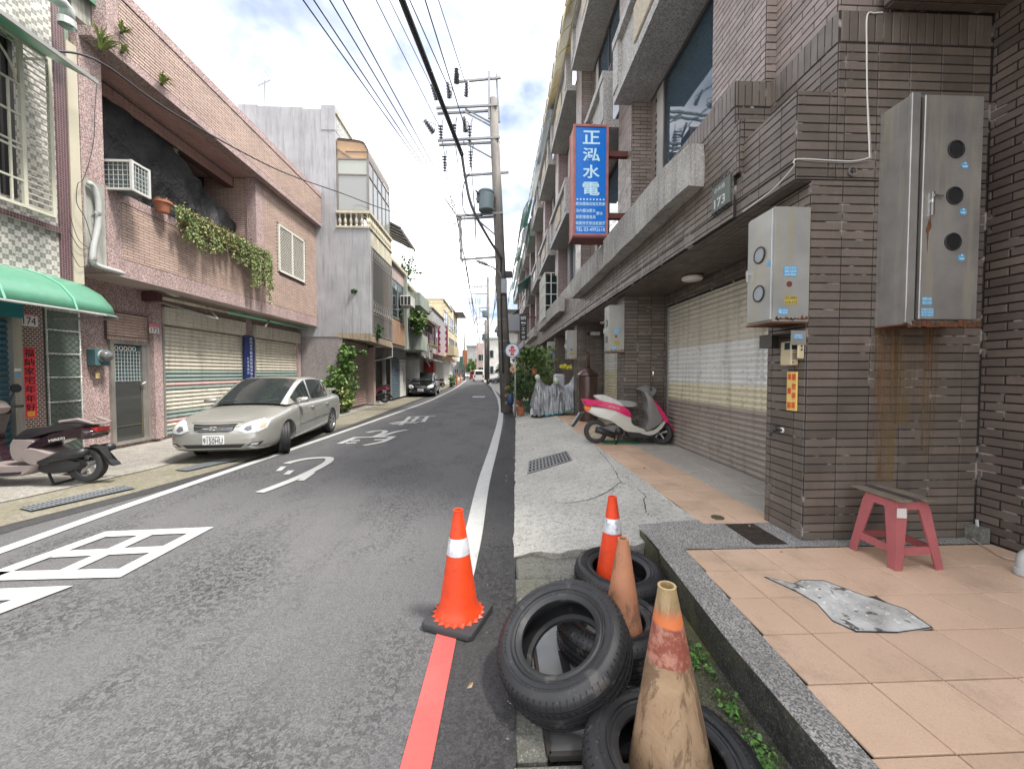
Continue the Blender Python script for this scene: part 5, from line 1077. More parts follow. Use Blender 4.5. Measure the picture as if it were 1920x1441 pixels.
m = MB(); m.box((-4.85, 17.7, 2.85), (-4.81, 20.6, 4.0))
for k in range(12): m.box((-4.81, 17.72+k*.24, 2.86), (-4.80, 17.92+k*.24, 3.99))
m.build('wood_panel', WOOD, D_); m = MB(); m.box((-4.86, 20.45, 2.7), (-4.70, 20.69, 6.6)); m.build('green_pilaster', GREENP, D_); m = MB(); m.tube([(-4.75, 17.65, 7.0), (-4.75, 17.65, 2.7)], .04, 6); m.build('downpipe', PVC, D_)
m = MB(); m.box((-6.28, 17.85, .1), (-6.22, 18.9, 2.4)); m.build('porch_opening', BLACK, D_); m = MB(); m.box((-6.26, 19.0, .1), (-6.18, 19.6, 2.4)); m.build('pale_board', WHT, D_); m = MB(); m.box((-5.75, 19.6, .1), (-5.6, 19.75, 2.74)); m.build('porch_post', GALV, D_)
roof = thing('tin_roof', 'dark tin roof jutting out beside the sun room', 'roof', (-4.6, 18.3, 8.2)); m = MB(); m.prism([(-6.5, 9.15), (-4.3, 8.05), (-4.3, 7.98), (-6.5, 9.0)], (0, 3.2, 0), (0, 17.7, 0)); m.build('sheet', m_plain('dark_tin', (.12, .12, .125), .5, .4), roof); m = MB()
for k in range(6): m.bar((-6.4, 17.9+k*.55, 8.93), (-4.35, 17.9+k*.55, 7.98), .05)
m.bar((-4.33, 17.7, 7.96), (-4.33, 20.9, 7.96), .06); m.build('rafters', ALU_D, roof); m = MB(); m.box((-6.4, 20.8, 6.6), (-6.3, 20.9, 8.9)); m.box((-6.4, 17.75, 6.6), (-6.3, 17.85, 8.9)); m.build('post', ALU_D, roof)
E_ = lhouse('pale green old house with ledge plants and an air conditioner', -6.3, 20.72, 24.4, 2.75, 6.1, GRYR, GREENP, [(3.9, 5.2, 1, GLASS)], X1=-4.75)
m = MB(); m.box((-4.75, 21.5, 5.2), (-4.2, 24.3, 5.9)); m.box((-4.75, 22.2, 2.8), (-4.3, 24.3, 3.7)); m.build('balcony_box', GREENP, E_)
ac = thing('air_conditioner', 'white air conditioner on brackets under the green house ledge', 'air conditioner', gx(763, 570, -4.5)); p = gx(763, 566, -4.5); m = MB(); m.bbox((-4.75, p.y-.4, p.z-.25), (-4.2, p.y+.5, p.z+.25), .02); m.build('casing', WHT, ac); m = MB(); m.bar((-4.75, p.y-.3, p.z-.7), (-4.25, p.y-.3, p.z-.27), .03); m.bar((-4.75, p.y-.32, p.z-.27), (-4.2, p.y-.32, p.z-.27), .03); m.build('bracket', GALV, ac); m = MB()
for k in range(3): m.box((-4.7+k*.17, p.y-.405, p.z-.2), (-4.58+k*.17, p.y-.4, p.z+.2))
m.build('vent', DARK, ac)
for k, (ya, yb, mt, lab) in enumerate(((20.1, 21.6, lambda z: BLUESH, 'dark slate folding shutter past the scooter porch'), (21.8, 23.2, lambda z: SH_GREY, 'grey shutter behind the black car'))):
    sh = thing('roller_shutter', lab, 'shutter', (-5.4, ya, .1)); shutter(sh, -5.45, ya, yb, .1, 2.3, .12, mt, 1)
m = MB(); m.box((-6.3, 20.0, 2.3), (-5.44, 23.4, 2.74)); m.build('shop_head', GRYR, E_)
F_ = lhouse('low dark boarded house with a sagging tiled roof', -6.0, 24.45, 30.5, 2.6, 5.0, WHT, DGREY, [(3.2, 4.4, 2, GLASS)], X1=-5.0)
m = MB(); m.prism([(-7.5, 6.6), (-4.5, 5.05), (-4.5, 4.95), (-7.5, 6.4)], (0, 6.2, 0), (0, 24.4, 0)); m.build('sloping_roof', M('old_roof_tile', (.22, .15, .12), (.14, .10, .09), 5, .9, bump=1, bsc=18, bd=.03), F_)
m = MB(); m.prism([(-5.2, 3.5), (-3.6, 3.15), (-3.6, 3.1), (-5.2, 3.42)], (0, 1.6, 0), (0, 24.2, 0)); m.build('yellow_awning', m_plain('mossy_awning', (.38, .36, .14), .7), F_); m = MB(); m.box((-5.99, 24.6, .1), (-4.9, 24.7, 2.3)); m.build('white_door', WHT, F_); m = MB(); m.bar((-4.9, 26, 2.7), (-4.5, 26.2, 1.9), .08); m.bar((-4.7, 26.6, 3.4), (-4.6, 26.9, 2.2), .06); m.build('white_pipe', ALU_W, F_)
m = MB(); m.prism([(-6.0, 2.75), (-4.2, 2.35), (-4.2, 2.3), (-6.0, 2.65)], (0, 5.6, 0), (0, 24.8, 0)); m.build('shop_awning', M('dusty_awning', (.36, .34, .3), (.2, .19, .17), 4, .8), F_)
G_ = lhouse('grey house carrying the maroon and white vertical banner', -6.0, 30.6, 37.8, 2.9, 6.6, GRYR, GRYR, [(3.6, 5.6, 2, GLASS)], X1=-5.1); m = MB(); m.prism([(-6.0, 3.3), (-4.0, 2.75), (-4.0, 2.68), (-6.0, 3.15)], (0, 5.5, 0), (0, 31, 0)); m.build('red_shop_awning', m_plain('red_brown_awning', (.30, .07, .045), .7), G_); m = MB(); m.box((-5.9, 32, .1), (-5.2, 33.2, 2.4)); m.build('red_door', REDP, G_)
bn = thing('banner_sign', 'white vertical banner with wavy maroon edges', 'sign', (-4.9, 33, 3.5)); a = gy(820, 661, 33); b = gy(840, 611, 33); mB = MB(); mB.box((a.x, 33, a.z), (b.x, 33.15, b.z)); mB.build('board', m_plain('banner_white', (.60, .56, .58), .5), bn); mB = MB()
MAR = m_plain('maroon', (.22, .03, .07), .5)
for s_ in (0, 1):
    e = []; n_ = 16
    for k in range(n_+1): z = a.z+(b.z-a.z)*k/n_; wv = .17+.07*math.sin(k*1.7); e.append((a.x+.06+wv if s_ == 0 else b.x-.03-wv, z))
    x_ = a.x+.04 if s_ == 0 else b.x-.02
    for k in range(n_): mB.quad((x_, 32.995, e[k][1]), (e[k][0], 32.995, e[k][1]), (e[k+1][0], 32.995, e[k+1][1]), (x_, 32.995, e[k+1][1]))
mB.build('wavy_edge', MAR, bn); mB = MB(); mB.bar((-5.1, 33.07, b.z-.2), (a.x+.1, 33.07, b.z-.2), .06); mB.bar((-5.1, 33.07, a.z+.2), (a.x+.1, 33.07, a.z+.2), .06); mB.build('bracket', GALV, bn)
H_ = lhouse('yellow rendered three storey house on the left', -6.2, 37.9, 45.5, 3.1, 8.6, WHT, YEL, [(3.7, 5.3, 2, GLASS), (6.2, 7.7, 2, GLASS)], X1=-5.2, over=PANEL); m = MB(); m.box((-6.2, 40, 3.3), (-4.4, 45.4, 4.3)); m.build('balcony', YEL, H_)
I_ = lhouse('second yellow house with a jutting tin eave', -6.6, 45.6, 54, 3.1, 9.2, WHT, YEL, [(3.9, 5.5, 2, GLASS), (6.4, 7.9, 2, GLASS)], X1=-5.4, over=GRYR); m = MB(); m.box((-6.4, 49, 9.0), (-4.2, 53.8, 9.15)); m.build('tin_eave', ALU_D, I_)
far = [(-7.4, 54.2, 62, 7.6, DGREY, 'dark old house beyond the yellow ones'), (-8.2, 62.2, 70, 8.4, WHT, 'far white house with the orange shop sign'), (-9.0, 70.2, 79, 9, GRYR, 'far grey house on the left'), (-10.4, 79.2, 90, 8, PINKC, 'far pink house on the left'), (-12.2, 90.3, 103, 9.5, GRYR, 'last grey house on the left')]
for X0, a, b, h, mt, lab in far: lhouse(lab, X0, a, b, 3, h, WHT, mt, [(3.6, 5.2, 3, GLASS)]+([(6.2, 7.6, 3, GLASS)] if h > 8 else []))
for k, (px0, px1, py0, py1, Y, mt, lab, nm) in enumerate(((867, 876, 656, 683, 62, m_plain('orange_sign', (.45, .17, .09), .5), 'far orange sign board above the left pavement', 'shop_sign'), (862, 868, 668, 690, 56, m_plain('green_sign', (.07, .17, .13), .5), 'small far green sign board by the orange one', 'shop_sign'))):
    a, b = gy(px0, py1, Y), gy(px1, py0, Y); t = thing(nm, lab, 'sign', (a.x, Y, a.z)); m = MB(); m.box((a.x, Y, a.z), (b.x, Y+.2, b.z)); m.build('board', mt, t); m = MB(); m.bar((a.x-2, Y+.1, (a.z+b.z)/2), (a.x, Y+.1, (a.z+b.z)/2), .08); m.build('bracket', GALV, t)
# right side beyond the brown row
def fhouse(label, x0, x1, Y0, Y1, H, wall, rows=2, roof=None):
    t = thing('far_house', label, 'house', ((x0+x1)/2, Y0, 0)); m = MB(); m.box((x0, Y0, -.05), (x1, Y1, H)); m.build('wall', wall, t)
    for r in range(rows):
        z = 1+r*3.1; n = max(1, int((x1-x0)/1.8))
        for k in range(n): a = x0+(x1-x0)*(k+.2)/n; b = x0+(x1-x0)*(k+.8)/n; window_y(t, Y0, a, b, z+.2, z+1.7, 2, GLASS, ALU, .08)
    if roof: m = MB(); m.box((x0-.3, Y0-.4, H), (x1+.2, Y1, H+.3)); m.build('roof_edge', roof, t)
    return t
t = fhouse('white house with a terracotta ledge behind the second pole', .3, 4.5, 54, 62, 7.2, WHT, 2, m_plain('terracotta_edge', (.36, .13, .08), .7)); m = MB(); m.box((.5, 55.5, 7.5), (4.4, 61, 9.6)); m.build('roof_room', GRYR, t); m = MB(); m.box((.1, 54.8, 10.3), (4, 60, 10.45)); m.box((.1, 54.9, 9.0), (2.6, 60, 9.1)); m.build('eave', ALU_D, t)
m = MB(); a, b, c, d = gy(927, 620, 36), gy(940, 592, 36), gy(972, 588, 36), gy(985, 620, 36)
rf = thing('metal_gable', 'grey sheet metal gable roof behind the near utility pole', 'roof', (1.2, 36, 5)); m.prism([(a.x, a.z), (d.x, d.z), (c.x, c.z), (b.x, b.z)], (0, 1.5, 0), (0, 36, 0)); m.build('sheet', m_plain('grey_sheet', (.26, .27, .29), .5, .3), rf); m = MB(); m.bar((b.x+.4, 36.7, 0), (b.x+.4, 36.7, a.z), .1); m.bar((c.x, 36.7, 0), (c.x, 36.7, a.z), .1); m.build('post', GALV, rf)
fhouse('far pale house at the right of the bend', -2.6, 2.5, 75, 84, 8, WHT, 2, GRYR); fhouse('far pink shop house at the right of the bend', -4.8, 0, 92, 104, 8.5, PINKC, 2); fhouse('far grey block closing the street', -9.2, -4.9, 120, 130, 9.5, GRYR, 2, DGREY); fhouse('far dark low house closing the street', -16, -9.4, 122, 132, 5, DGREY, 1)
# ------------------------------------------------------------------ vehicles
def carpaint(n, c, r=.22, m=.55):
    t = MT(n); t.col(t.mix(t.ramp(t.noise(2, 4), .3, .7), c, lerp3(c, (0, 0, 0), .06))); t.set(r, m, .5, Coat_Weight=.7, Coat_Roughness=.05); return t.m
P_SILV = carpaint('silver_car_paint', (.40, .395, .36), .28, .5); P_BLK = carpaint('black_car_paint', (.012, .012, .014), .15, .1); P_GRY = carpaint('grey_car_paint', (.13, .14, .16))
P_WHT = carpaint('white_car_paint', (.62, .62, .60), .25, 0); P_RED = carpaint('red_car_paint', (.42, .05, .04), .25, 0)
CARG = MT('car_glass'); CARG.col((.022, .028, .028)); CARG.set(.02, 0, .9); CARG.bump(CARG.noise(1.1, 2), .02, .1); CARG = CARG.m
RUBB = M('tyre_rubber', (.020, .020, .022), (.032, .031, .031), 9, .62, bump=.25, bsc=90); CHROME = m_plain('chrome', (.72, .72, .70), .12, 1.); RIM = m_plain('alloy_rim', (.42, .42, .41), .3, .8)
LENS = m_plain('headlight_lens', (.62, .63, .63), .06, .25); ORNG = m_plain('orange_lens', (.85, .20, .03), .2); REDL = m_plain('red_lens', (.50, .02, .02), .15); PLK = m_plain('black_plastic', (.02, .02, .021), .45)
def bake(mb, name, mat, mods, smooth=True):
    me = mb.mesh(name, mat, smooth, norm=True); o = link(bpy.data.objects.new(name, me)); kill = []
    for fn in mods: kill += fn(o) or []
    dg = bpy.context.evaluated_depsgraph_get(); dg.update(); me2 = bpy.data.meshes.new_from_object(o.evaluated_get(dg)); bpy.data.objects.remove(o)
    for k in kill: bpy.data.objects.remove(k)
    return me2
def car(name, label, cat, paint, loc, rz, L=1., tall=1., plate_text=None, group=None, steer=0, front=True, fine=True):
    root = thing(name, label, cat, loc, rz, group); K = dict(world=False)
    S = [(2.25, .50, .30, .54), (2.23, .62, .24, .62), (2.16, .72, .20, .68), (2.02, .79, .18, .735), (1.8, .83, .17, .79), (1.35, .848, .17, .865), (1.05, .85, .17, .915), (.8, .85, .17, .95), (.3, .852, .17, .955), (-.3, .852, .17, .96),
         (-.9, .85, .17, .97), (-1.35, .848, .17, .98), (-1.65, .845, .17, 1.0), (-1.95, .83, .18, 1.0), (-2.15, .79, .22, .98), (-2.25, .70, .30, .92), (-2.28, .60, .38, .84)]
    rings = []
    for x, w_, zb, zt in S:
        hp = [(0, zb), (.78*w_, zb), (.95*w_, zb+.05), (w_*.995, zb+.16), (w_, (zb+zt)*.5), (w_*.99, zt-.16), (w_*.955, zt-.07), (w_*.86, zt-.018), (w_*.5, zt+.012), (0, zt+.022)]
        rings.append([(x, a, b) for a, b in hp]+[(x, -a, b) for a, b in hp[-2:0:-1]])
    mb = MB().loft(rings)
    def m1(o): md = o.modifiers.new('s', 'SUBSURF'); md.levels = md.render_levels = 2
    def m2(o):
        ks = []
        for x in (1.35, -1.27):
            for s_ in (-1, 1):
                c = MB().lathe([(0, 0), (.345, 0), (.345, .5), (0, .5)], (x, s_*1.0, .31), (0, -s_, 0), 32); co = link(bpy.data.objects.new('cut', c.mesh('cut', PLK, norm=True, weld=True))); md = o.modifiers.new('b', 'BOOLEAN'); md.operation = 'DIFFERENCE'; md.solver = 'EXACT'; md.object = co; ks.append(co)
        return ks
    me = bake(mb, 'car_body', paint, [m1, m2]); me.shade_smooth()
    try: me.set_sharp_from_angle(angle=R(35))
    except Exception: pass
    body = link(bpy.data.objects.new('body', me)); body.parent = root; bv = BVHTree.FromPolygons([v.co[:] for v in me.vertices], [tuple(f.vertices) for f in me.polygons])
    G = [(1.14, .72, .66, .935), (1.05, .735, .655, .985), (.85, .745, .645, 1.10), (.6, .755, .63, 1.235), (.38, .76, .615, 1.345), (.16, .76, .60, 1.425), (.03, .76, .595, 1.447), (-.06, .76, .59, 1.456), (-.35, .76, .585, 1.465), (-.68, .755, .585, 1.458), (-.95, .75, .59, 1.43), (-1.02, .748, .59, 1.418),
         (-1.22, .74, .60, 1.345), (-1.45, .73, .615, 1.225), (-1.68, .715, .63, 1.085), (-1.84, .70, .64, 1.0)]
    P = []
    for x, yb, yr, zt in G:
        zb = .92; hh = max(.012, zt-zb); z1 = zb+min(.045, hh*.3); z2 = max(zb+hh*.62, zt-.05); z3 = max(zb+hh*.86, zt-.018); hp = [(yb, zb), (yb*.995, z1), (yr+(yb-yr)*.16, z2), (yr, z3), (yr*.9, zt), (yr*.45, zt+.018), (0, zt+.024)]
        P.append([(x, a, b) for a, b in hp]+[(x, -a, b) for a, b in hp[-2::-1]])
    nn = 13; vs = [p for r in P for p in r]; sets = dict(cab=[], ws=[], rg=[], sf=[], sr=[], tf=[], tr=[])
    for i in range(len(P)-1):
        xm = (G[i][0]+G[i+1][0])/2
        for j in range(nn-1):
            f = (i*nn+j, (i+1)*nn+j, (i+1)*nn+j+1, i*nn+j+1); jj = min(j, 11-j)
            k = 'cab'
            if jj == 1 and -1.24 < xm < .95: k = 'cab' if -.07 < xm < .04 else (('sf' if xm > 0 else 'sr') if j < 6 else ('tf' if xm > 0 else 'tr'))
            if jj >= 4 and xm > .16: k = 'ws'
            if jj >= 4 and -1.72 < xm < -1.02: k = 'rg'
            sets[k].append(f)
    for k, fs in sets.items():
        if not fs: continue
        m = MB(); used = sorted({v for f in fs for v in f}); ix = {v: n_ for n_, v in enumerate(used)}; m.add([vs[v] for v in used], [tuple(ix[v] for v in f) for f in fs])
        m.build('cabin' if k == 'cab' else {'w': 'windscreen', 'r': 'rear_window'}[k[0]] if k in ('ws', 'rg') else 'side_window', paint if k == 'cab' else CARG, root, smooth=True, world=False, norm=False)
    def decal(nm, poly, mat, d=(-1, 0, 0), o=(3, 0, 0), off=.006, cuts=3, plane='yz', par=None):
        bm = bmesh.new(); f = bm.faces.new([bm.verts.new((0, a, b) if plane == 'yz' else (a, 0, b)) for a, b in poly]); bmesh.ops.triangulate(bm, faces=[f]); bmesh.ops.subdivide_edges(bm, edges=bm.edges[:], cuts=cuts, use_grid_fill=True)
        dv = V(d).normalized(); out = []
        for v in bm.verts:
            st = v.co-dv*3 if plane == 'yz' else v.co-dv*3
            if plane == 'yz': st = V((2.2, v.co.y, v.co.z))-dv*3
            h = bv.ray_cast(st, dv); out.append((h[0]-dv*off) if h[0] else None)
        bm.verts.index_update(); fs = [[v.index for v in f.verts] for f in bm.faces if all(out[v.index] is not None for v in f.verts)]; bm.free()
        m = MB(); m.add([q if q is not None else (0, 0, 0) for q in out], fs); return m.build(nm, mat, par or root, world=False, smooth=True)
    for s_ in (1, -1):
        hl = decal('headlight', [(s_*a, b) for a, b in ((.37, .575), (.50, .52), (.68, .53), (.80, .585), (.83, .70), (.72, .745), (.54, .71), (.43, .65))], LENS, (-1, -s_*.22, 0), off=.012, cuts=5)
        decal('lamp_reflector', [(s_*a, b) for a, b in ((.46, .585), (.53, .56), (.59, .58), (.58, .65), (.50, .64))], m_glass('lamp_dark', (.10, .10, .11), .1) if 'lamp_dark' not in bpy.data.materials else bpy.data.materials['lamp_dark'], (-1, -s_*.22, 0), off=.018, par=hl)
        decal('indicator', [(s_*a, b) for a, b in ((.70, .60), (.775, .615), (.785, .68), (.71, .69))], m_plain('amber_lens', (.60, .34, .22), .2) if fine else LENS, (-1, -s_*.22, 0), off=.018, par=hl)
        fg = decal('fog_lamp', [(s_*a, b) for a, b in ((.50, .30), (.68, .30), (.74, .36), (.60, .355))], PLK, (-1, 0, 0), off=.008); decal('fog_glass', [(s_*a, b) for a, b in ((.56, .31), (.66, .31), (.69, .345), (.60, .345))], LENS, (-1, 0, 0), off=.014, par=fg)
        decal('tail_light', [(s_*a, b) for a, b in ((.45, .80), (.74, .80), (.74, .92), (.45, .94))], REDL, (1, 0, 0), off=.01) if False else None
    gl2 = decal('grille', [(-.335, .665), (.335, .665), (.30, .57), (.22, .545), (-.22, .545), (-.30, .57)], PLK, off=.010)
    for z in (.575, .605, .635): decal('grille_bar', [(-.30, z), (.30, z), (.30, z+.007), (-.30, z+.007)], CHROME if z == .605 else RIM, off=.016, par=gl2)
    h = bv.ray_cast(V((4, 0, .61)), V((-1, 0, 0)))[0]; m = MB()
    for a, b in ((.055, .036), (.018, .034)): m.tube([(h.x+.025, a*math.cos(t*math.pi/8), .61+b*math.sin(t*math.pi/8)) for t in range(17)], .005, 5)
    m.tube([(h.x+.026, .036*math.cos(t*math.pi/8), .628+.014*math.sin(t*math.pi/8)) for t in range(17)], .005, 5); m.build('emblem', CHROME, gl2, world=False)
    decal('grille_surround', [(-.36, .682), (.36, .682), (.34, .67), (-.34, .67)], CHROME, off=.012, par=gl2)
    decal('lower_intake', [(-.50, .335), (.50, .335), (.42, .27), (-.42, .27)], PLK, off=.008); decal('bumper_lip', [(-.66, .222), (.66, .222), (.66, .232), (-.66, .232)], PLK, off=.008)
    decal('bonnet_seam', [(-.42, .705), (.42, .705), (.42, .698), (-.42, .698)], PLK, off=.004)
    pl = MB(); h = bv.ray_cast(V((4, 0, .40)), V((-1, 0, 0)))[0]; pl.bbox((h.x, -.17, .335), (h.x+.025, .17, .49), .006); pn = pl.build('number_plate', m_plain('plate_white', (.66, .66, .64), .4) if 'plate_white' not in bpy.data.materials else bpy.data.materials['plate_white'], root, world=False)
    if plate_text:
        q = text(plate_text, NUMK, None, (h.x+.0265, 0, .40), (0, 1, 0), (0, 0, 1), .305, .10); q.parent = pn; q = text('••••••', NUMK, None, (h.x+.0265, 0, .472), (0, 1, 0), (0, 0, 1), .2, .016, 'top_marks'); q.parent = pn
    for s_ in (1, -1):
        for x in (.80, -.03, -1.02): decal('door_seam', [(x, .27), (x+.009, .27), (x+.009, .92), (x, .92)], PLK, (0, -s_, 0), plane='xz', off=.003)
        decal('side_moulding', [(.78, .49), (.78, .515), (-1.0, .545), (-1.0, .52)], CHROME if fine else paint, (0, -s_, 0), plane='xz', off=.014); decal('sill', [(.95, .20), (.95, .215), (-.9, .215), (-.9, .20)], PLK, (0, -s_, 0), plane='xz', off=.004)
        for x in (.10, -.88): m = MB(); m.tube([(x-.09, s_*.842, .80), (x-.07, s_*.873, .805), (x+.07, s_*.873, .805), (x+.09, s_*.842, .80)], .012, 6); m.build('door_handle', paint, root, world=False, smooth=True)
        mi = MB(); mi.loft([[(.78+.06*math.cos(a)*k, s_*(.79+yy), 1.0+.055*math.sin(a)*k) for a in [t*math.pi/5 for t in range(10)]] for yy, k in ((-.02, .5), (.04, .95), (.12, 1.15), (.19, 1.0), (.215, .6))]); mi.build('wing_mirror', paint, root, world=False, smooth=True, norm=True)
        m = MB(); m.bar((.16, s_*.70, 1.375), (.16, s_*.70, 1.37), .01, .012); m.build('window_trim', paint, root, world=False)
    m = MB(); m.tube([(1.12, -.5, .985), (.98, -.1, 1.03), (.93, .05, 1.06)], .008, 5); m.tube([(1.10, .15, .985), (.97, .5, 1.03)], .008, 5); m.build('wiper', PLK, root, world=False)
    if fine:
        m = MB(); m.quad((.97, -.25, 1.04), (.97, -.05, 1.04), (.90, -.05, 1.075), (.90, -.25, 1.075)); m.build('red_folder', m_plain('red_folder', (.5, .03, .03), .5), root, world=False)
        m = MB(); m.loft([[(x, y, z) for y in (-.66, .66)]+[(x, .66, z-.03), (x, -.66, z-.03)] for x, z in ((-2.0, 1.11), (-2.16, 1.13), (-2.24, 1.10))]); m.bar((-2.1, -.55, .98), (-2.1, -.55, 1.11), .05); m.bar((-2.1, .55, .98), (-2.1, .55, 1.11), .05); m.build('spoiler', paint, root, world=False)
    for x, st in ((1.35, steer), (-1.27, 0)):
        for s_ in (1, -1):
            wt = thing_part('wheel', root, (x, s_*.745, .305), st)
            ax = (0, s_, 0); m = MB(); m.lathe([(.19, -.095), (.29, -.095), (.303, -.075), (.306, -.05), (.298, -.045), (.298, -.038), (.306, -.033), (.306, -.004), (.299, 0), (.306, .004), (.306, .04), (.298, .045), (.305, .052), (.303, .08), (.29, .095), (.21, .098), (.19, .08)], (0, 0, 0), ax, 40); 
            ty = link(bpy.data.objects.new('tyre', m.mesh('tyre', RUBB, 40))); ty.parent = wt
            m = MB(); m.lathe([(.205, .06), (.205, .09), (.19, .092), (.185, .05), (.07, .03), (.06, .07), (.03, .08), (0, .08)], (0, 0, 0), ax, 30)
            ri = link(bpy.data.objects.new('rim', m.mesh('rim', m_plain('rim_dark', (.07, .07, .07), .4, .6) if 'rim_dark' not in bpy.data.materials else bpy.data.materials['rim_dark'], 30))); ri.parent = wt
            m = MB()
            for k in range(6): a = k*math.pi/3+.2; c_, s2 = math.cos(a), math.sin(a); m.bar((.03*c_, s_*.085, .03*s2), (.195*c_, s_*.085, .195*s2), .055, .02, up=(0, 1, 0))
            m.lathe([(.206, .078), (.206, .096), (.186, .096), (.18, .08)], (0, 0, 0), ax, 30); sp_ = link(bpy.data.objects.new('spokes', m.mesh('spokes', RIM))); sp_.parent = wt
    return root
def thing_part(name, root, loc, rz=0):
    o = bpy.data.objects.new(name, None); o.empty_display_size = .1; link(o); o.parent = root; o.location = loc; o.rotation_euler = (0, 0, rz); return o
car('parked_car', 'silver saloon car parked facing us with plate 9150HU and front wheels turned', 'car', P_SILV, (-4.80, 8.52, .012), R(-84.5), plate_text='9150HU', steer=R(26)).scale = (.945, .945, .945)
car('parked_car', 'black saloon car parked facing us beyond the grey house', 'car', P_BLK, (-4.72, 25.5, .03), R(-86), plate_text='ABF-9957', fine=False)
car('parked_car', 'dark grey car parked side on behind the second utility pole', 'car', P_GRY, (1.2, 49.2, .02), R(182), fine=False)
car('parked_car', 'small white car far down the street on the left', 'car', P_WHT, (-8.3, 112, .02), R(-85), fine=False)
def van(label, paint, loc, rz, sc=1.):
    t = thing('parked_van', label, 'van', loc, rz); m = MB()
    m.loft([[(x, a, b) for a, b in ((.8*k, .25), (.85*k, .5), (.85*k, 1.1), (.74*k, z), (-.74*k, z), (-.85*k, 1.1), (-.85*k, .5), (-.8*k, .25))] for x, k, z in ((1.9, .93, 1.05), (1.8, 1, 1.15), (1.35, 1, 1.8), (1.1, 1, 1.9), (-1.8, 1, 1.9), (-1.9, .95, 1.8))]); m.build('body', paint, t, world=False, smooth=30, norm=True)
    m = MB(); m.add([(-1.915, -.62, 1.15), (-1.915, .62, 1.15), (-1.9, .58, 1.68), (-1.9, -.58, 1.68)], [(0, 1, 2, 3)]); m.add([(1.80, -.7, 1.18), (1.80, .7, 1.18), (1.42, .62, 1.74), (1.42, -.62, 1.74)], [(0, 1, 2, 3)]); m.build('window', CARG, t, world=False)
    for s_ in (1, -1):
        m = MB(); m.quad(*[(x, s_*y, z) for x, y, z in ((1.2, .85, 1.15), (-1.7, .85, 1.15), (-1.7, .80, 1.7), (.95, .80, 1.7))]); m.build('side_window', CARG, t, world=False)
        m = MB(); m.box((-1.93, s_*.6, .7), (-1.9, s_*.8, 1.05)); m.build('tail_light', REDL, t, world=False)
        for x in (1.2, -1.2): m = MB(); m.lathe([(.1, -.08), (.28, -.08), (.3, 0), (.28, .08), (.1, .08)], (x, s_*.75, .3), (0, 1, 0), 20); m.build('wheel', RUBB, t, world=False)
    t.scale = (sc, sc, sc); return t
van('far white van parked on the right of the bend', P_WHT, (-3.1, 66, .0), R(96)); van('far red van parked just left of the white van', P_RED, (-5.0, 84, .0), R(96)); van('far dark van behind the white one on the right', P_GRY, (-3.2, 77, 0), R(96))

# ------------------------------------------------------------------ scooters (local x forward, rear axle at x=0)
def wheel_s(root, x, r, wd, matr, rimc, steer=0, z=None):
    w_ = thing_part('wheel', root, (x, 0, z or r), steer); m = MB(); m.lathe([(r*.62, -wd*.4), (r*.8, -wd*.5), (r*.95, -wd*.42), (r, -wd*.2), (r*1.0, 0), (r, wd*.2), (r*.95, wd*.42), (r*.8, wd*.5), (r*.62, wd*.4)], (0, 0, 0), (0, 1, 0), 34); q = link(bpy.data.objects.new('tyre', m.mesh('tyre', matr, 40))); q.parent = w_
    m = MB(); m.lathe([(r*.63, -wd*.42), (r*.66, -wd*.2), (r*.66, wd*.2), (r*.63, wd*.42), (r*.58, wd*.3), (r*.58, -wd*.3), (r*.63, -wd*.42)], (0, 0, 0), (0, 1, 0), 30); m.lathe([(0, -.04), (r*.22, -.04), (r*.22, .04), (0, .04)], (0, 0, 0), (0, 1, 0), 14)
    for k in range(5): a = k*2*math.pi/5; m.bar((r*.18*math.cos(a), 0, r*.18*math.sin(a)), (r*.6*math.cos(a+.25), 0, r*.6*math.sin(a+.25)), .03, .035, up=(0, 1, 0))
    q = link(bpy.data.objects.new('rim', m.mesh('rim', rimc, 30))); q.parent = w_; return w_
def smoothpoly(p, n=4):
    q = smooth(list(p)+[p[0]], n); return q[:-1]
W_SC = carpaint('scooter_cream_white', (.50, .48, .42), .3, 0); PK = carpaint('scooter_pink', (.62, .015, .12), .25, 0); GRYP = m_plain('grey_scooter_plastic', (.17, .165, .155), .5); SEATW = m_plain('grey_vinyl', (.28, .29, .28), .5); MUD = m_plain('taupe_plastic', (.26, .215, .20), .45)
BRD = carpaint('dark_maroon_paint', (.022, .008, .012), .15, 0)
def sl2(root, nm, poly, w_, mat, c=0, rnd=.08, n=4): m = MB(); m.slab(smoothpoly(poly, n), w_, rnd, c); return m.build(nm, mat, root, world=False, smooth=45, norm=True)
s = thing('scooter', 'pink and cream scooter parked side on before the second brown pier', 'scooter', (1.83, 7.0, .2), R(-8))
wheel_s(s, 0, .215, .10, RUBB, m_plain('cream_rim', (.45, .42, .33), .4, .3)); wheel_s(s, 1.16, .215, .09, RUBB, RIM, R(-35))
sl2(s, 'rear_body', [(-.20, .60), (-.16, .69), (.1, .68), (.45, .60), (.62, .50), (.66, .36), (.95, .24), (.93, .17), (.60, .20), (.42, .30), (.25, .42), (.0, .50)], .15, W_SC)
sl2(s, 'pink_panel', [(-.24, .80), (-.20, .70), (.0, .70), (.35, .60), (.62, .48), (.60, .60), (.50, .68), (.25, .76), (.0, .80)], .165, PK)
sl2(s, 'tail', [(-.27, .82), (-.02, .80), (-.05, .73), (-.2, .70)], .10, PK)
sl2(s, 'seat', [(.0, .86), (.18, .865), (.36, .80), (.60, .78), (.72, .74), (.70, .68), (.5, .68), (.1, .76), (.0, .80)], .13, SEATW); sl2(s, 'seat_cover', [(-.03, .88), (.16, .885), (.40, .78), (.50, .68), (.30, .72), (.0, .82)], .137, WHT)
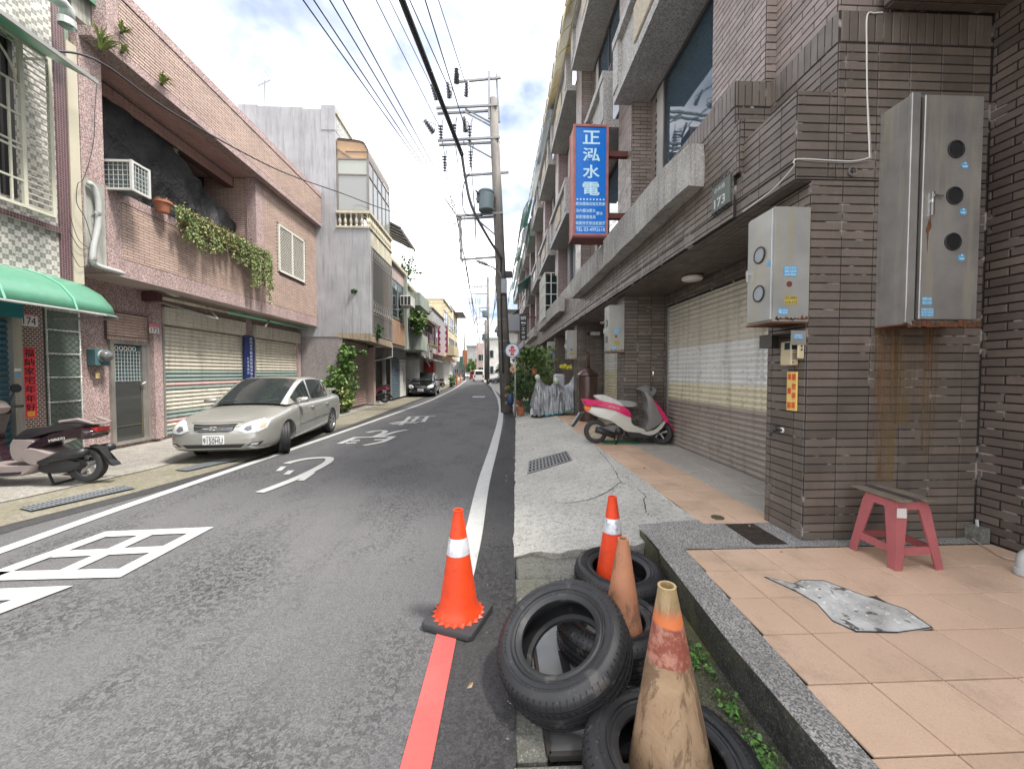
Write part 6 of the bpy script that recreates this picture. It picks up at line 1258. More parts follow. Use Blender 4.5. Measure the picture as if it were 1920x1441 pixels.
sl2(s, 'floorboard', [(.5, .25), (.95, .20), (1.0, .14), (.6, .14)], .16, PLK); sl2(s, 'leg_shield', [(.93, .24), (1.16, .42), (1.10, .60), (.94, .92), (.84, .94), (.88, .78), (.86, .62), (.90, .45), (.84, .26)], .19, GRYP)
sl2(s, 'front_cowl', [(.97, .86), (1.20, .56), (1.26, .40), (1.16, .42), (1.08, .56), (.96, .80)], .17, PK); sl2(s, 'lower_cowl', [(.74, .20), (.96, .17), (1.14, .30), (1.22, .44), (1.16, .44), (1.04, .30), (.9, .25)], .17, W_SC)
sl2(s, 'front_fender', [(1.06, .38), (1.16, .46), (1.30, .42), (1.38, .26), (1.34, .22), (1.26, .34), (1.16, .38)], .07, PK)
sl2(s, 'handlebar_cover', [(.72, 1.00), (.86, 1.06), (1.02, 1.04), (1.06, .96), (.96, .84), (.86, .84), (.82, .94)], .13, GRYP)
m = MB(); m.tube([(.90, -.32, 1.03), (.94, -.12, 1.0), (.94, .12, 1.0), (.90, .32, 1.03)], .016, 8); m.build('handlebar', PLK, s, world=False)
for sg in (1, -1):
    m = MB(); m.tube([(.88, sg*.33, 1.03), (.93, sg*.22, 1.01)], .022, 8); m.build('grip', PLK, s, world=False); mi = MB(); mi.tube([(.92, sg*.2, 1.02), (.95, sg*.26, 1.14), (.93, sg*.28, 1.22)], .007, 5); mi.build('mirror_stalk', PLK, s, world=False)
    mi = MB(); mi.lathe([(0, -.015), (.05, -.012), (.062, 0), (.058, .01), (0, .01)], (.93, sg*.29, 1.28), (-1, 0, .1), 16); mi.build('mirror', m_plain('mirror_glass', (.35, .45, .45), .06, .8) if sg > 0 else CHROME, s, world=False, smooth=40)
m = MB(); m.bbox((-.21, .02, .60), (-.10, .155, .69), .02); m.bbox((-.21, -.155, .60), (-.10, -.02, .69), .02); m.build('tail_light', ORNG, s, world=False)
m = MB(); m.add([(-.30, -.09, .56), (-.30, .09, .56), (-.42, .09, .36), (-.42, -.09, .36)], [(0, 1, 2, 3)]); pn = m.build('number_plate', m_plain('green_white_plate', (.42, .52, .50), .4), s, world=False); m = MB(); m.prism([(-.20, .58), (-.30, .55), (-.44, .30), (-.40, .30)], (0, .16, 0), (0, -.08, 0)); m.build('mudguard', PLK, s, world=False)
sl2(s, 'engine', [(.05, .28), (.30, .36), (.50, .30), (.52, .16), (.30, .14), (.1, .18)], .11, m_plain('dirty_alloy', (.17, .16, .15), .5, .5)); m = MB(); m.tube([(.32, -.15, .16), (.10, -.16, .24), (-.02, -.16, .27)], .055, 12); m.lathe([(.07, 0), (.075, .03), (.0, .04)], (.40, -.12, .24), (0, -1, 0), 18); m.build('muffler', PLK, s, world=False, smooth=True)
m = MB(); m.bar((.42, -.09, .18), (.34, -.12, .0), .02); m.bar((.42, .09, .18), (.34, .12, .0), .02); m.bar((.34, -.14, .01), (.34, .14, .01), .02); m.build('centre_stand', PLK, s, world=False)
m = MB(); m.tube([(1.04, 0, .5), (1.16, -.05, .22)], .022, 8); m.build('fork', PLK, s, world=False); text('VIVACE', WHT, None, (.30, -.1665, .675), (1, 0, -.2), (.2, 0, 1), .2, .035).parent = s
m = MB(); m.box((1.95, 6.86, .208), (2.62, 7.12, .228)); 
for k in range(12): m.box((1.96+k*.055, 6.87, .228), (1.985+k*.055, 7.11, .233))
solo('rubber_mat', m_plain('green_rubber', (.02, .14, .06), .7), m, 'green ribbed mat under the pink scooter', 'mat')

# dark scooter at the left edge, rear wheel towards the street
def modern(label, loc, rz, paint, trim, badge=None):
    s = thing('scooter', label, 'scooter', loc, rz); wheel_s(s, 0, .235, .11, RUBB, RIM); wheel_s(s, 1.38, .235, .10, RUBB, RIM, R(18))
    sl2(s, 'tail_fairing', [(-.20, .70), (-.05, .75), (.30, .68), (.58, .54), (.66, .42), (.55, .44), (.30, .55), (.0, .62), (-.16, .60)], .15, paint)
    sl2(s, 'seat', [(-.10, .80), (.15, .82), (.35, .77), (.62, .74), (.78, .62), (.76, .56), (.55, .62), (.25, .70), (-.05, .74)], .135, m_plain('black_vinyl', (.025, .02, .022), .5) if 'black_vinyl' not in bpy.data.materials else bpy.data.materials['black_vinyl']); sl2(s, 'under_seat', [(.52, .60), (.80, .60), (.80, .34), (.58, .30), (.5, .42)], .14, trim)
    sl2(s, 'side_cover', [(.28, .42), (.55, .50), (.66, .42), (.60, .30), (.45, .26), (.32, .30)], .17, trim); sl2(s, 'floorboard', [(.45, .28), (.75, .26), (1.24, .27), (1.3, .20), (.98, .12), (.6, .14)], .17, trim); sl2(s, 'belly_panel', [(.62, .19), (1.0, .17), (.95, .13), (.66, .15)], .175, PLK)
    sl2(s, 'leg_shield', [(1.24, .22), (1.50, .46), (1.38, .80), (1.24, 1.0), (1.14, 1.0), (1.24, .70), (1.26, .48), (1.16, .26)], .20, paint); sl2(s, 'handlebar_cover', [(1.08, 1.0), (1.19, 1.1), (1.34, 1.02), (1.28, .92), (1.14, .92)], .14, trim)
    sl2(s, 'front_fender', [(1.22, .44), (1.38, .50), (1.54, .42), (1.58, .30), (1.44, .40), (1.28, .40)], .07, paint)
    m = MB(); m.tube([(1.16, -.33, 1.0), (1.2, 0, 1.0), (1.16, .33, 1.0)], .018, 8); m.build('handlebar', PLK, s, world=False)
    for sg in (1, -1): mi = MB(); mi.tube([(1.19, sg*.2, 1.04), (1.21, sg*.28, 1.2)], .007, 5); mi.lathe([(0, -.012), (.06, -.01), (.06, .012), (0, .012)], (1.21, sg*.3, 1.25), (-1, 0, .1), 14); mi.build('mirror', PLK, s, world=False)
    m = MB(); m.prism([(-.23, .745), (-.08, .73), (-.10, .68), (-.20, .685)], (0, .17, 0), (0, -.085, 0)); m.build('tail_light', REDL, s, world=False); m = MB(); m.prism([(-.20, .67), (-.08, .66), (-.06, .59), (-.15, .60)], (0, .23, 0), (0, -.115, 0)); m.build('indicator', MUD, s, world=False)
    m = MB(); m.tube([(-.02, -.12, .86), (-.2, -.11, .80), (-.23, 0, .79), (-.2, .11, .80), (-.02, .12, .86), (.2, .13, .83)], .018, 6); m.build('grab_rail', trim, s, world=False)
    for sg in (-1, 1): m = MB(); m.tube([(.42, sg*.17, .30), (.2, sg*.18, .37), (-.10, sg*.18, .43), (-.16, sg*.18, .44)], [.03, .055, .062, .045], 12); m.build('muffler' if sg > 0 else 'air_box', PLK, s, world=False, smooth=True)
    sl2(s, 'engine', [(-.02, .30), (.30, .38), (.5, .30), (.5, .16), (.25, .14), (.0, .2)], .12, PLK); m = MB(); m.prism([(-.06, .50), (-.22, .42), (-.30, .24), (-.38, .22), (-.36, .26), (-.27, .30), (-.20, .46)], (0, .11, 0), (0, -.055, 0)); m.build('rear_fender', PLK, s, world=False)
    m = MB(); m.bar((.40, -.1, .18), (.30, -.13, .0), .022); m.bar((.40, .1, .18), (.30, .13, .0), .022); m.bar((.30, -.15, .01), (.30, .15, .01), .022); m.build('centre_stand', PLK, s, world=False)
    if badge:
        for sg in (-1, 1): text(badge, WHT, None, (.22, sg*.1525, .60), (-sg*-1*.97 if False else (.97 if sg < 0 else -.97), 0, -.2 if sg < 0 else .2), (.2, 0, .97) if sg < 0 else (.2, 0, .97), .2, .035).parent = s
    return s
modern('dark maroon scooter with taupe floorboard parked before the red banner', (-5.50, 5.36, .03), R(181), BRD, MUD, 'MIRERI')
modern('black scooter with a pink tail inside the porch beyond the rose shutter', (-5.15, 17.9, .1), R(176), carpaint('magenta_black', (.16, .012, .04), .2, 0), PLK)
modern('dark scooter parked right behind the black car', (-4.9, 28.6, .03), R(170), P_BLK, PLK); modern('far purple scooter outside the yellow house', (-5.4, 38.5, .03), R(170), carpaint('purple_paint', (.06, .01, .04), .2, 0), PLK)
m = MB(); m.lathe([(.0, 0), (.13, 0), (.13, .05), (.12, .1), (.0, .1)], (-6.15, 5.85, .09), n=24); p_ = solo('plastic_basin', m_plain('pink_plastic', (.55, .07, .10), .4), m, 'upturned pink plastic basin behind the dark maroon scooter', 'basin')
# covered scooter
cv = thing('covered_scooter', 'scooter wrapped in a crumpled silver cover beside the potted trees', 'scooter', (1.35, 11.9, .12), 0)
FOIL = MT('silver_cover'); FOIL.col(FOIL.mix(FOIL.ramp(FOIL.noise(2.5, 5), .35, .65), (.40, .41, .42), (.27, .28, .30))); FOIL.set(.38, .5); FOIL.bump(FOIL.noise(7, 6, .7, dist=.8), .06, .8); FOIL = FOIL.m
SX = [(-.27, .10, .34, .07), (-.20, .20, .60, .06), (-.12, .27, .92, .06), (-.02, .32, 1.20, .07), (.10, .31, 1.10, .08), (.24, .29, .98, .10), (.40, .30, .98, .12), (.52, .34, 1.10, .14), (.62, .32, 1.04, .16), (.76, .30, .96, .20), (.90, .30, 1.00, .26), (1.02, .29, 1.12, .32), (1.12, .26, 1.28, .38), (1.18, .14, 1.32, .6)]
SX = [tuple(q) for q in smooth(SX, 8)]; m = MB(); rg = []
for i, (x, w_, h_, z0) in enumerate(SX):
    r_ = []
    for k in range(37):
        a = math.pi*k/36; c_ = math.cos(a); s_ = math.sin(a); zz = z0+(h_-z0)*(s_**.75); yy = w_*(abs(c_)**.6)*(1 if c_ > 0 else -1)*(1.0+.25*(1-s_))
        f = .10*noise.noise(V((x*7+zz*2.5, yy*4, zz*2)))+.07*noise.noise(V((x*17, 3, zz*2.5))); r_.append((1.3+x+f*.3, 11.9+yy+f, .12+zz+f*.4))
    rg.append(r_)
m.add([p for r in rg for p in r], [(i*37+j, i*37+j+1, (i+1)*37+j+1, (i+1)*37+j) for i in range(len(rg)-1) for j in range(36)]); m.build('cover', FOIL, cv, smooth=True)
m = MB(); q = [rg[i][j] for i in range(32, len(rg)) for j in (36,)]; m.tube([(p[0], p[1]-.01, p[2]) for p in q], .022, 6); m.build('teal_hem', m_plain('teal_cloth', (.05, .20, .23), .7), cv, smooth=True)
m = MB(); m.lathe([(.13, -.05), (.2, -.05), (.22, 0), (.2, .05), (.13, .05)], (1.2, 11.85, .32), (0, 1, 0), 26); m.build('front_tyre', RUBB, cv); m = MB(); m.bar((1.95, 11.7, .55), (1.98, 11.65, .12), .03); m.bar((1.9, 11.65, .13), (2.06, 11.65, .13), .03); m.build('stand', PLK, cv)
for k, (dx, dz, cc2) in enumerate(((-.05, 1.22, .5), (.52, 1.12, .5))):
    m = MB(); p = V((1.3+dx, 11.6, .12+dz)); m.lathe([(0, -.1), (.05, -.09), (.085, 0), (.07, .08), (0, .11)], p, (-.4, -.2, 1), 12); m.build('mirror_bag', m_plain('white_green_bag', (.50, .58, .44), .5) if 'white_green_bag' not in bpy.data.materials else bpy.data.materials['white_green_bag'], cv, smooth=True)
# ------------------------------------------------------------------ tyres and cones in the foreground
TYRE = M('old_tyre_rubber', (.011, .0115, .013), (.028, .028, .029), 5, .5, bump=.15, bsc=140, speck=[((.06, .055, .05), 11, .62), ((.10, .09, .08), 70, .68)])
def tyre(label, c, n, r=.305, w=.19, group=None, hole=.185):
    """car tyre centred on c with axis n"""
    n = V(n).normalized(); t = thing('old_tyre', label, 'tyre', c, group=group); h = w/2
    # carcass
    k = [(hole, -h*.62), (hole-.002, -h*.80), (hole+.012, -h*.92), (hole+.022, -h*.96), (hole+.030, -h*.92), (hole+.055, -h*1.04), (r-.045, -h*1.06), (r-.028, -h*.98), (r-.012, -h*.84)]
    tread = [(r-.006, -h*.74)]
    gx_ = (-.50, -.17, .17, .50)
    for g_ in gx_: tread += [(r-.001, (g_-.055)*h), (r-.011, (g_-.045)*h), (r-.011, (g_+.045)*h), (r-.001, (g_+.055)*h)]
    tread += [(r-.006, h*.74)]
    prof = k+tread+[(a, -b) for a, b in reversed(k)]; inner = [(hole+.02, h*.55), (r-.03, h*.7), (r-.02, 0), (r-.03, -h*.7), (hole+.02, -h*.55), (hole, -h*.62)]
    m = MB(); m.lathe(prof+inner, c, n, 72); m.build('carcass', TYRE, t, smooth=28)
    # tread blocks: sipes on the shoulders
    a = n.cross(V((0, 1, 0))); a = (n.cross(V((1, 0, 0))) if a.length < .1 else a).normalized(); b = n.cross(a); c = V(c); m = MB(); rb = MB()
    for q in range(66):
        an = q*2*math.pi/66; d = a*math.cos(an)+b*math.sin(an); tg = -a*math.sin(an)+b*math.cos(an)
        for s_ in (-1, 1):
            p0 = c+d*(r-.003)+n*s_*h*.62; p1 = c+d*(r-.020)+n*s_*h*.93+tg*.006; m.bar(p0, p1, .0022, .006, up=tuple(d)); p0 = c+d*(r+.0005)+n*s_*h*.44-tg*.01; p1 = c+d*(r+.0005)+n*s_*h*.24+tg*.004; m.bar(p0, p1, .003, .003, up=tuple(d))
    m.build('sipes', m_plain('sipe_black', (.006, .006, .006), .8) if 'sipe_black' not in bpy.data.materials else bpy.data.materials['sipe_black'], t, kind='stuff')
    for rr, tt in ((r-.048, .0022), (hole+.040, .003), (r-.060, .0014)): 
        for s_ in (-1, 1): rb.tube([c+n*s_*h*1.055+(a*math.cos(q*2*math.pi/60)+b*math.sin(q*2*math.pi/60))*rr for q in range(61)], tt, 5, cap=False)
    rb.build('sidewall_ring', TYRE, t, smooth=True)
    # moulded size lettering round the sidewall (raised rubber)
    key = '_word'; 
    for word, a0 in (('195/60R15 88H', 40), ('TUBELESS  RADIAL', 165), ('M+S  STEEL BELTED', 285)):
        mb = MB(); L_ = len(word)
        for i_, ch in enumerate(word):
            if ch == ' ': continue
            an = R(a0+i_*4.7); d = a*math.cos(an)+b*math.sin(an); tg = (-a*math.sin(an)+b*math.cos(an)); key = (ch, 1., 'CENTER', 0.)
            if key not in _tx: o_ = text(ch, TYRE, None, (0, 0, 0), (1, 0, 0), (0, 1, 0), 1, 1); bpy.data.objects.remove(o_)
            P, Fc = _tx[key]; x0 = min(p[0] for p in P); x1 = max(p[0] for p in P); y0 = min(p[1] for p in P); y1 = max(p[1] for p in P); sc_ = .016/(max(.3, y1-y0)); o_ = c+d*(hole+.074)+n*h*1.055
            mb.add([o_+tg*-(p[0]-(x0+x1)/2)*sc_*-1+(-d if False else d)*((p[1]-(y0+y1)/2)*sc_)+n*(.0016 if p[2] > 0 else -.002) for p in P], Fc)
        mb.build('raised_lettering', TYRE, t)
    return t
tyre('black tyre lying flat round the bright cone by the kerb corner', (.85, 2.61, .06), (0.03, -.05, 1)); tyre('black tyre leaning on the others, nearest the asphalt edge', (.315, 1.775, .205), (-.36, -.24, .9), r=.315, w=.195)
tyre('black tyre lying under the leaning one with the faded cone in it', (.635, 2.07, .062), (.0, .04, 1), r=.30); tyre('black tyre lying nearest the camera round the big bleached cone', (.62, 1.30, .062), (.02, 0, 1), r=.312)
def conemat(name, fn):
    t = MT(name); o = t.n.new('ShaderNodeTexCoord'); sp = t.n.new('ShaderNodeSeparateXYZ'); t.l.new(o.outputs['Object'], sp.inputs[0]); fn(t, sp.outputs[2]); return t.m
def fn_new(t, z):
    k = t.mix(t.ramp(t.noise(5, 6, .7), .45, .7), (.72, .06, .012), (.52, .045, .012)); k = t.mix(t.math('MULTIPLY', t.ramp(t.noise(26, 6, .8), .56, .66), .55), k, (.18, .03, .015)); t.col(k); t.set(.42)
def fn_faded(t, z):
    k = t.mix(t.ramp(t.noise(4, 6, .7), .35, .65), (.50, .225, .12), (.39, .17, .09)); k = t.mix(t.math('MULTIPLY', t.ramp(t.noise(9, 8, .78, stretch=(1, 1, .4)), .50, .56), .7), k, (.16, .09, .06)); t.col(k); t.set(.6); t.bump(t.noise(40, 5), .002, .5)
def fn_bleach(t, z):
    base = t.mix(t.ramp(t.noise(5, 7, .7, dist=1.2), .35, .65), (.42, .29, .175), (.31, .195, .11))
    base = t.mix(t.math('MULTIPLY', t.ramp(t.noise(6, 8, .72, stretch=(1, 1, .45), dist=2.5), .50, .56), .7), base, (.12, .07, .04))
    zz = t.math('ADD', z, t.ramp(t.noise(9, 5, .7), .3, .7, -.012, .012)); band = t.math('MULTIPLY', t.ramp(zz, .445, .450), t.ramp(zz, .585, .578)); orange = t.math('MULTIPLY', t.ramp(zz, .57, .585), t.ramp(zz, .645, .60))
    red = t.mix(t.ramp(t.noise(20, 7, .8), .48, .60), (.24, .065, .04), (.42, .20, .14)); k = t.mix(orange, base, (.60, .17, .05)); k = t.mix(band, k, red); k = t.mix(t.ramp(zz, .62, .70), k, t.mix(t.ramp(t.noise(12, 6, .7), .4, .6), (.42, .33, .17), (.30, .20, .09))); t.col(k); t.set(.6); t.bump(t.noise(35, 6, .7), .003, .6)
C_NEW = conemat('orange_cone_plastic', fn_new); C_FAD = conemat('faded_cone_plastic', fn_faded); C_BLE = conemat('bleached_cone_plastic', fn_bleach)
REFL = MT('reflective_band'); REFL.col(REFL.mix(REFL.ramp(REFL.noise(14, 6, .8), .5, .62), (.62, .63, .66), (.33, .32, .33))); REFL.set(.3, .3); REFL = REFL.m
def cone(label, loc, h, r0, r1, mat, band=None, base=None, rz=0, tilt=(0, 0)):
    t = thing('traffic_cone', label, 'traffic cone', loc, rz); t.rotation_euler = (tilt[0], tilt[1], rz); R_ = lambda z: r0+(r1-r0)*z/h; z0 = .03 if base else 0; m = MB()
    lip = [(r0*1.08, z0), (r0*1.09, z0+.012), (r0, z0+.03)] if base else [(r0, 0)]
    m.lathe(lip+[(R_(z0+(h-z0)*k/8), z0+(h-z0)*k/8) for k in range(1, 8)]+[(r1+.002, h-.012), (r1+.003, h-.002), (r1-.001, h), (r1-.006, h-.002), (r1-.008, h-.05), (r0-.02, z0)], n=56); m.build('cone_body', mat, t, world=False, smooth=40)
    if band: m = MB(); m.lathe([(R_(band[0])+.0005, band[0]), (R_(band[0])+.0025, band[0]+.002), (R_(band[1])+.0025, band[1]-.002), (R_(band[1])+.0005, band[1])], n=56); m.build('reflective_band', REFL, t, world=False, smooth=40)
    if base:
        m = MB(); a = base/2; e = .035; pl = []
        for cx, cy, a0 in ((a-e, a-e, 0), (-a+e, a-e, 90), (-a+e, -a+e, 180), (a-e, -a+e, 270)):
            for k in range(5): an = R(a0+k*22.5); pl.append((cx+e*math.cos(an), cy+e*math.sin(an)))
        m.loft([[(x*1.0, y*1.0, 0) for x, y in pl], [(x, y, .022) for x, y in pl], [(x*.97, y*.97, .032) for x, y in pl], [(x*.8, y*.8, .036) for x, y in pl]]); m.build('base', m_plain('cone_base_rubber', (.035, .036, .038), .6), t, world=False, smooth=30)
        m = MB(); n_ = 40; vs = []
        for k in range(n_): an = 2*math.pi*k/n_; rr = r0*1.08 if k % 2 else r0*1.26; vs += [(rr*math.cos(an), rr*math.sin(an), .037), (r0*1.0*math.cos(an), r0*1.0*math.sin(an), .052)]
        m.add(vs, [(2*k, (2*k+2) % (2*n_), (2*k+3) % (2*n_), 2*k+1) for k in range(n_)]); m.build('toothed_skirt', mat, t, world=False)
    return t
cone('bright orange cone on a square black base, on the road at the red line', (-.232, 2.30, .012), .665, .128, .0275, C_NEW, (.40, .50), .335, R(-22)); cone('bright orange cone standing inside the tyre at the kerb corner', (.80, 2.60, 0), .645, .12, .0275, C_NEW, (.40, .50))
cone('faded brownish cone without band in the middle tyre', (.672, 1.99, .0), .62, .125, .026, C_FAD); cone('big bleached beige cone with a red band remnant, nearest the camera', (.655, 1.375, .0), .715, .155, .030, C_BLE, tilt=(R(0), R(-2)))
# weeds on the damp kerb foot
wd = thing('kerb_weeds', 'small green weeds along the mossy foot of the kerb', 'weeds', (1.05, 1.5, -.03)); m = MB()
for _ in range(60): y = random.choice((random.gauss(1.45, .12), random.gauss(1.62, .06), random.gauss(1.95, .05), random.gauss(1.2, .1))); leaf_clump(m, (1.06+random.gauss(0, .03), y, -.015), (.025, .025, .02), 9, .022)
m.build('leaves', leafmat('weed_leaf', (.06, .16, .03), (.15, .30, .07)), wd, kind='stuff')
mm = MB()
for _ in range(900): y = random.uniform(.6, 3.0); x = 1.10-abs(random.gauss(0, .05))-(.0 if y > 2 else .0); mm.add([(x, y, -.033), (x+.01, y+.006, -.033), (x+.005, y+.002, -.02+random.random()*.006)], [(0, 1, 2)])
solo('moss', leafmat('moss', (.10, .14, .02), (.22, .27, .05)), mm, kind='stuff')
# ------------------------------------------------------------------ stool
st = thing('stool', 'pinkish red plastic stool with three weathered boards on its seat', 'stool', (2.775, 2.54, .2))
STR = M('dusty_red_plastic', (.40, .115, .12), (.33, .095, .10), 5, .5, speck=[((.30, .10, .10), 40, .62)])
def leg_poly(s1, s2):
    """corner leg: L-shaped, tapering outwards to the ground"""
    m = MB(); top = .435; a = .115; b = .165; wt = .075; wb = .05; th = .012
    L = []
    for z, c, w_ in ((0, b, wb), (.02, b, wb*1.02), (.2, b-(b-a)*.46, wt*.85), (top-.05, a+.004, wt*1.05), (top, a-.008, wt*1.1)):
        L.append([(s1*c, s2*c, z), (s1*(c-w_), s2*c, z), (s1*(c-w_), s2*(c-th), z), (s1*(c-th*1.4), s2*(c-th*1.4), z), (s1*(c-th), s2*(c-w_), z), (s1*c, s2*(c-w_), z)])
    m.loft(L); return m
for s1 in (1, -1):
    for s2 in (1, -1): leg_poly(s1, s2).build('leg', STR, st, world=False, smooth=40, norm=True)
for ax in (0, 1):
    for sg in (1, -1):
        def pt(u_, c, z): return (u_, sg*c, z) if ax == 0 else (sg*c, u_, z)
        m = MB(); m.loft([[pt(-.11, .147, .095), pt(-.11, .135, .095), pt(-.11, .130, .145), pt(-.11, .142, .145)], [pt(.11, .147, .095), pt(.11, .135, .095), pt(.11, .130, .145), pt(.11, .142, .145)]]); m.build('stretcher', STR, st, world=False, norm=True)
        m = MB(); pts = [(-.10, .435), (.10, .435), (.10, .33), (.06, .375), (.03, .388), (-.03, .388), (-.06, .375), (-.10, .33)]; m.add([pt(u_, .115+(.435-z)*.1, z) for u_, z in pts]+[pt(u_, .103+(.435-z)*.1, z) for u_, z in pts], [tuple(range(8)), tuple(range(8, 16))[::-1]]+[(i, (i+1) % 8, 8+(i+1) % 8, 8+i) for i in range(8)]); m.build('apron', STR, st, world=False, norm=True)
m = MB(); m.bbox((-.115, -.115, .425), (.115, .115, .445), .008); m.build('seat', STR, st, world=False)
m = MB(); m.quad((-.112-.02, -.134, .34), (-.062, -.134, .335), (-.062, -.130, .40), (-.128, -.130, .402)); m.build('torn_sticker', m_plain('torn_paper', (.60, .58, .56), .6), st, world=False)
for k, (x0, x1, off, mat_) in enumerate(((-.13, -.045, 0, (.20, .165, .12)), (-.035, .03, .02, (.06, .05, .045)), (.04, .13, .0, (.19, .155, .115)))):
    wb_ = thing('board', ['grey brown board laid along the near edge of the red stool', 'dark middle board on the red stool', 'brown board on the wall side of the red stool'][k], 'board', (2.775+(x0+x1)/2, 2.54, .647)); m = MB(); m.bbox((2.775+x0, 2.54-.155+off, .646), (2.775+x1, 2.54+.20+off*.6, .660), .003); m.build('plank', M('old_wood%d' % k, mat_, lerp3(mat_, (0, 0, 0), .4), 6, .8, bump=.5, bsc=50), wb_)
    m = MB()
    for yk in (-.13, .16): m.lathe([(.005, 0), (.005, .002), (0, .003)], (2.775+(x0+x1)/2, 2.54+yk, .660), n=8)
    m.build('nail', RUST, wb_)
# ------------------------------------------------------------------ steel meter cabinets
BL = m_plain('blue_sticker', (.10, .36, .60), .4); WT_ = m_plain('sticker_white', (.62, .64, .66), .5); GLD = m_plain('meter_window', (.02, .022, .024), .15)
big = thing('meter_cabinet', 'large stained steel cabinet with three round windows above the stool', 'meter cabinet', (3.15, 2.72, 1.84))
m = MB(); m.box((2.90, 2.64, 1.845), (3.43, 2.848, 3.44)); m.build('casing', STEEL, big)
m = MB(); m.bbox((2.985, 2.612, 1.875), (3.415, 2.638, 3.43), .004); dr = m.build('door', STEEL, big); m = MB(); m.box((2.955, 2.636, 1.875), (2.983, 2.6395, 3.43)); m.build('door_gap', BLACK, big)
m = MB(); m.bbox((2.888, 2.612, 1.85), (2.953, 2.64, 3.445), .004); m.build('fixed_panel', STEEL, big)
for k, zc in enumerate((3.06, 2.74, 2.42)):
    c = (3.215, 2.611, zc); m = MB(); m.lathe([(.062, 0), (.062, .006), (.054, .008), (.053, .002)], c, (0, -1, 0), 36); m.build('window_rim', DARK, dr, smooth=30); m = MB(); m.lathe([(.054, .002), (0, .003)], c, (0, -1, 0), 36); m.build('round_window' if k < 2 else 'open_hole', GLD if k < 2 else BLACK, dr)
    m = MB(); m.lathe([(.026, .0), (.026, .002), (0, .002)], (3.285, 2.611, zc-.11+(.0 if k else .0)), (0, -1, 0), 20); bs = m.build('blue_disc_sticker', BL, dr); m = MB(); m.box((3.268, 2.608, zc-.122), (3.302, 2.609, zc-.113)); m.lathe([(.007, .003), (0, .003)], (3.285, 2.611, zc-.095), (0, -1, 0), 10); m.build('white_mark', WT_, dr)
m = MB(); m.bar((3.05, 2.60, 2.76), (3.05, 2.60, 2.60), .012); m.bar((3.05, 2.598, 2.735), (3.12, 2.598, 2.73), .010); m.bar((3.05, 2.612, 2.70), (3.05, 2.60, 2.70), .02); m.build('handle', CHROME, dr)
m = MB(); m.prism([(2.985+.03, 2.50), (3.045, 2.60), (3.055, 2.52), (3.035, 2.48), (3.03, 2.34), (3.024, 2.47)], (0, -.001, 0), (0, 2.611, 0)); m.build('rust_spot', RUST, dr)
def sticker(par, o, u, v, w_, h_, lines, bg=None, ink=None):
    u = V(u); v = V(v); o = V(o); n = u.cross(v); m = MB(); a = [o+u*x+v*y for x, y in ((-w_/2, -h_/2), (w_/2, -h_/2), (w_/2, h_/2), (-w_/2, h_/2))]; m.add([q+n*.0008 for q in a], [(0, 1, 2, 3)]); q = m.build('sticker', bg or BL, par); k = len(lines)
    for i, tx in enumerate(lines): text(tx, ink or WT_, par, o+n*.0012+v*(h_/2-h_*(i+.5)/k), u, v, w_*.88, h_/k*.62, depth=.0004)
sticker(big, (3.04, 2.6115, 2.005), (1, 0, 0), (0, 0, 1), .075, .055, ['桃園分處', '453-1170']); sticker(big, (3.045, 2.6115, 1.925), (1, 0, 0), (0, 0, 1), .095, .06, ['欣桃天然氣', '479-2323', '緊急電話'])
m = MB(); m.box((2.89, 2.606, 1.836), (3.425, 2.845, 1.8445))
for k in range(16): x = 2.90+k*.034; m.box((x, 2.604, 1.828-.012*random.random()), (x+.03, 2.611, 1.850+.02*random.random()))
m.build('rusted_bottom', RUST, big); m = MB(); m.prism([(2.885, 1.85), (2.93, 1.83), (2.91, 1.90), (2.89, 1.96)], (0, -.003, 0), (0, 2.605, 0)); m.build('peeling_corner', STEEL, big)
# rust runs on the wall under it
ws = MT('tan_wash'); ws.col((.20, .13, .05)); ws.set(.75); ws.l.new(ws.math('MULTIPLY', ws.ramp(ws.noise(6, 6, .7, stretch=(1, 1, .12)), .38, .62), .42), ws.b.inputs['Alpha']); m = MB()
for x, w_, z0, z1 in ((2.90, .20, .65, 1.83), (3.20, .22, .85, 1.83), (3.05, .16, 1.1, 1.83)): m.add([(x, 2.8395, z1), (x+w_, 2.8395, z1), (x+w_*.9, 2.8395, z0), (x+w_*.15, 2.8395, z0)], [(0, 1, 2, 3)])
m.build('tan_wash', ws.m, big)
rs = MT('rust_run'); rs.col(rs.mix(rs.ramp(rs.noise(8, 6, .7, stretch=(1, 1, .15)), .35, .65), (.24, .085, .03), (.15, .075, .05))); rs.set(.7)
al = rs.math('MULTIPLY', rs.ramp(rs.noise(24, 6, .7, stretch=(1, 1, .06)), .42, .60), .62); rs.l.new(al, rs.b.inputs['Alpha']); m = MB()
for x, w_, z0, z1 in ((2.925, .075, .68, 1.83), (3.03, .03, 1.2, 1.83), (3.29, .035, .9, 1.83), (3.33, .02, 1.0, 1.83), (2.90, .02, 1.0, 1.83)):
    m.add([(x, 2.8405, z1), (x+w_, 2.8405, z1), (x+w_*.7, 2.8405, z0), (x+w_*.3, 2.8405, z0)], [(0, 1, 2, 3)])
m.build('rust_run', rs.m, big)
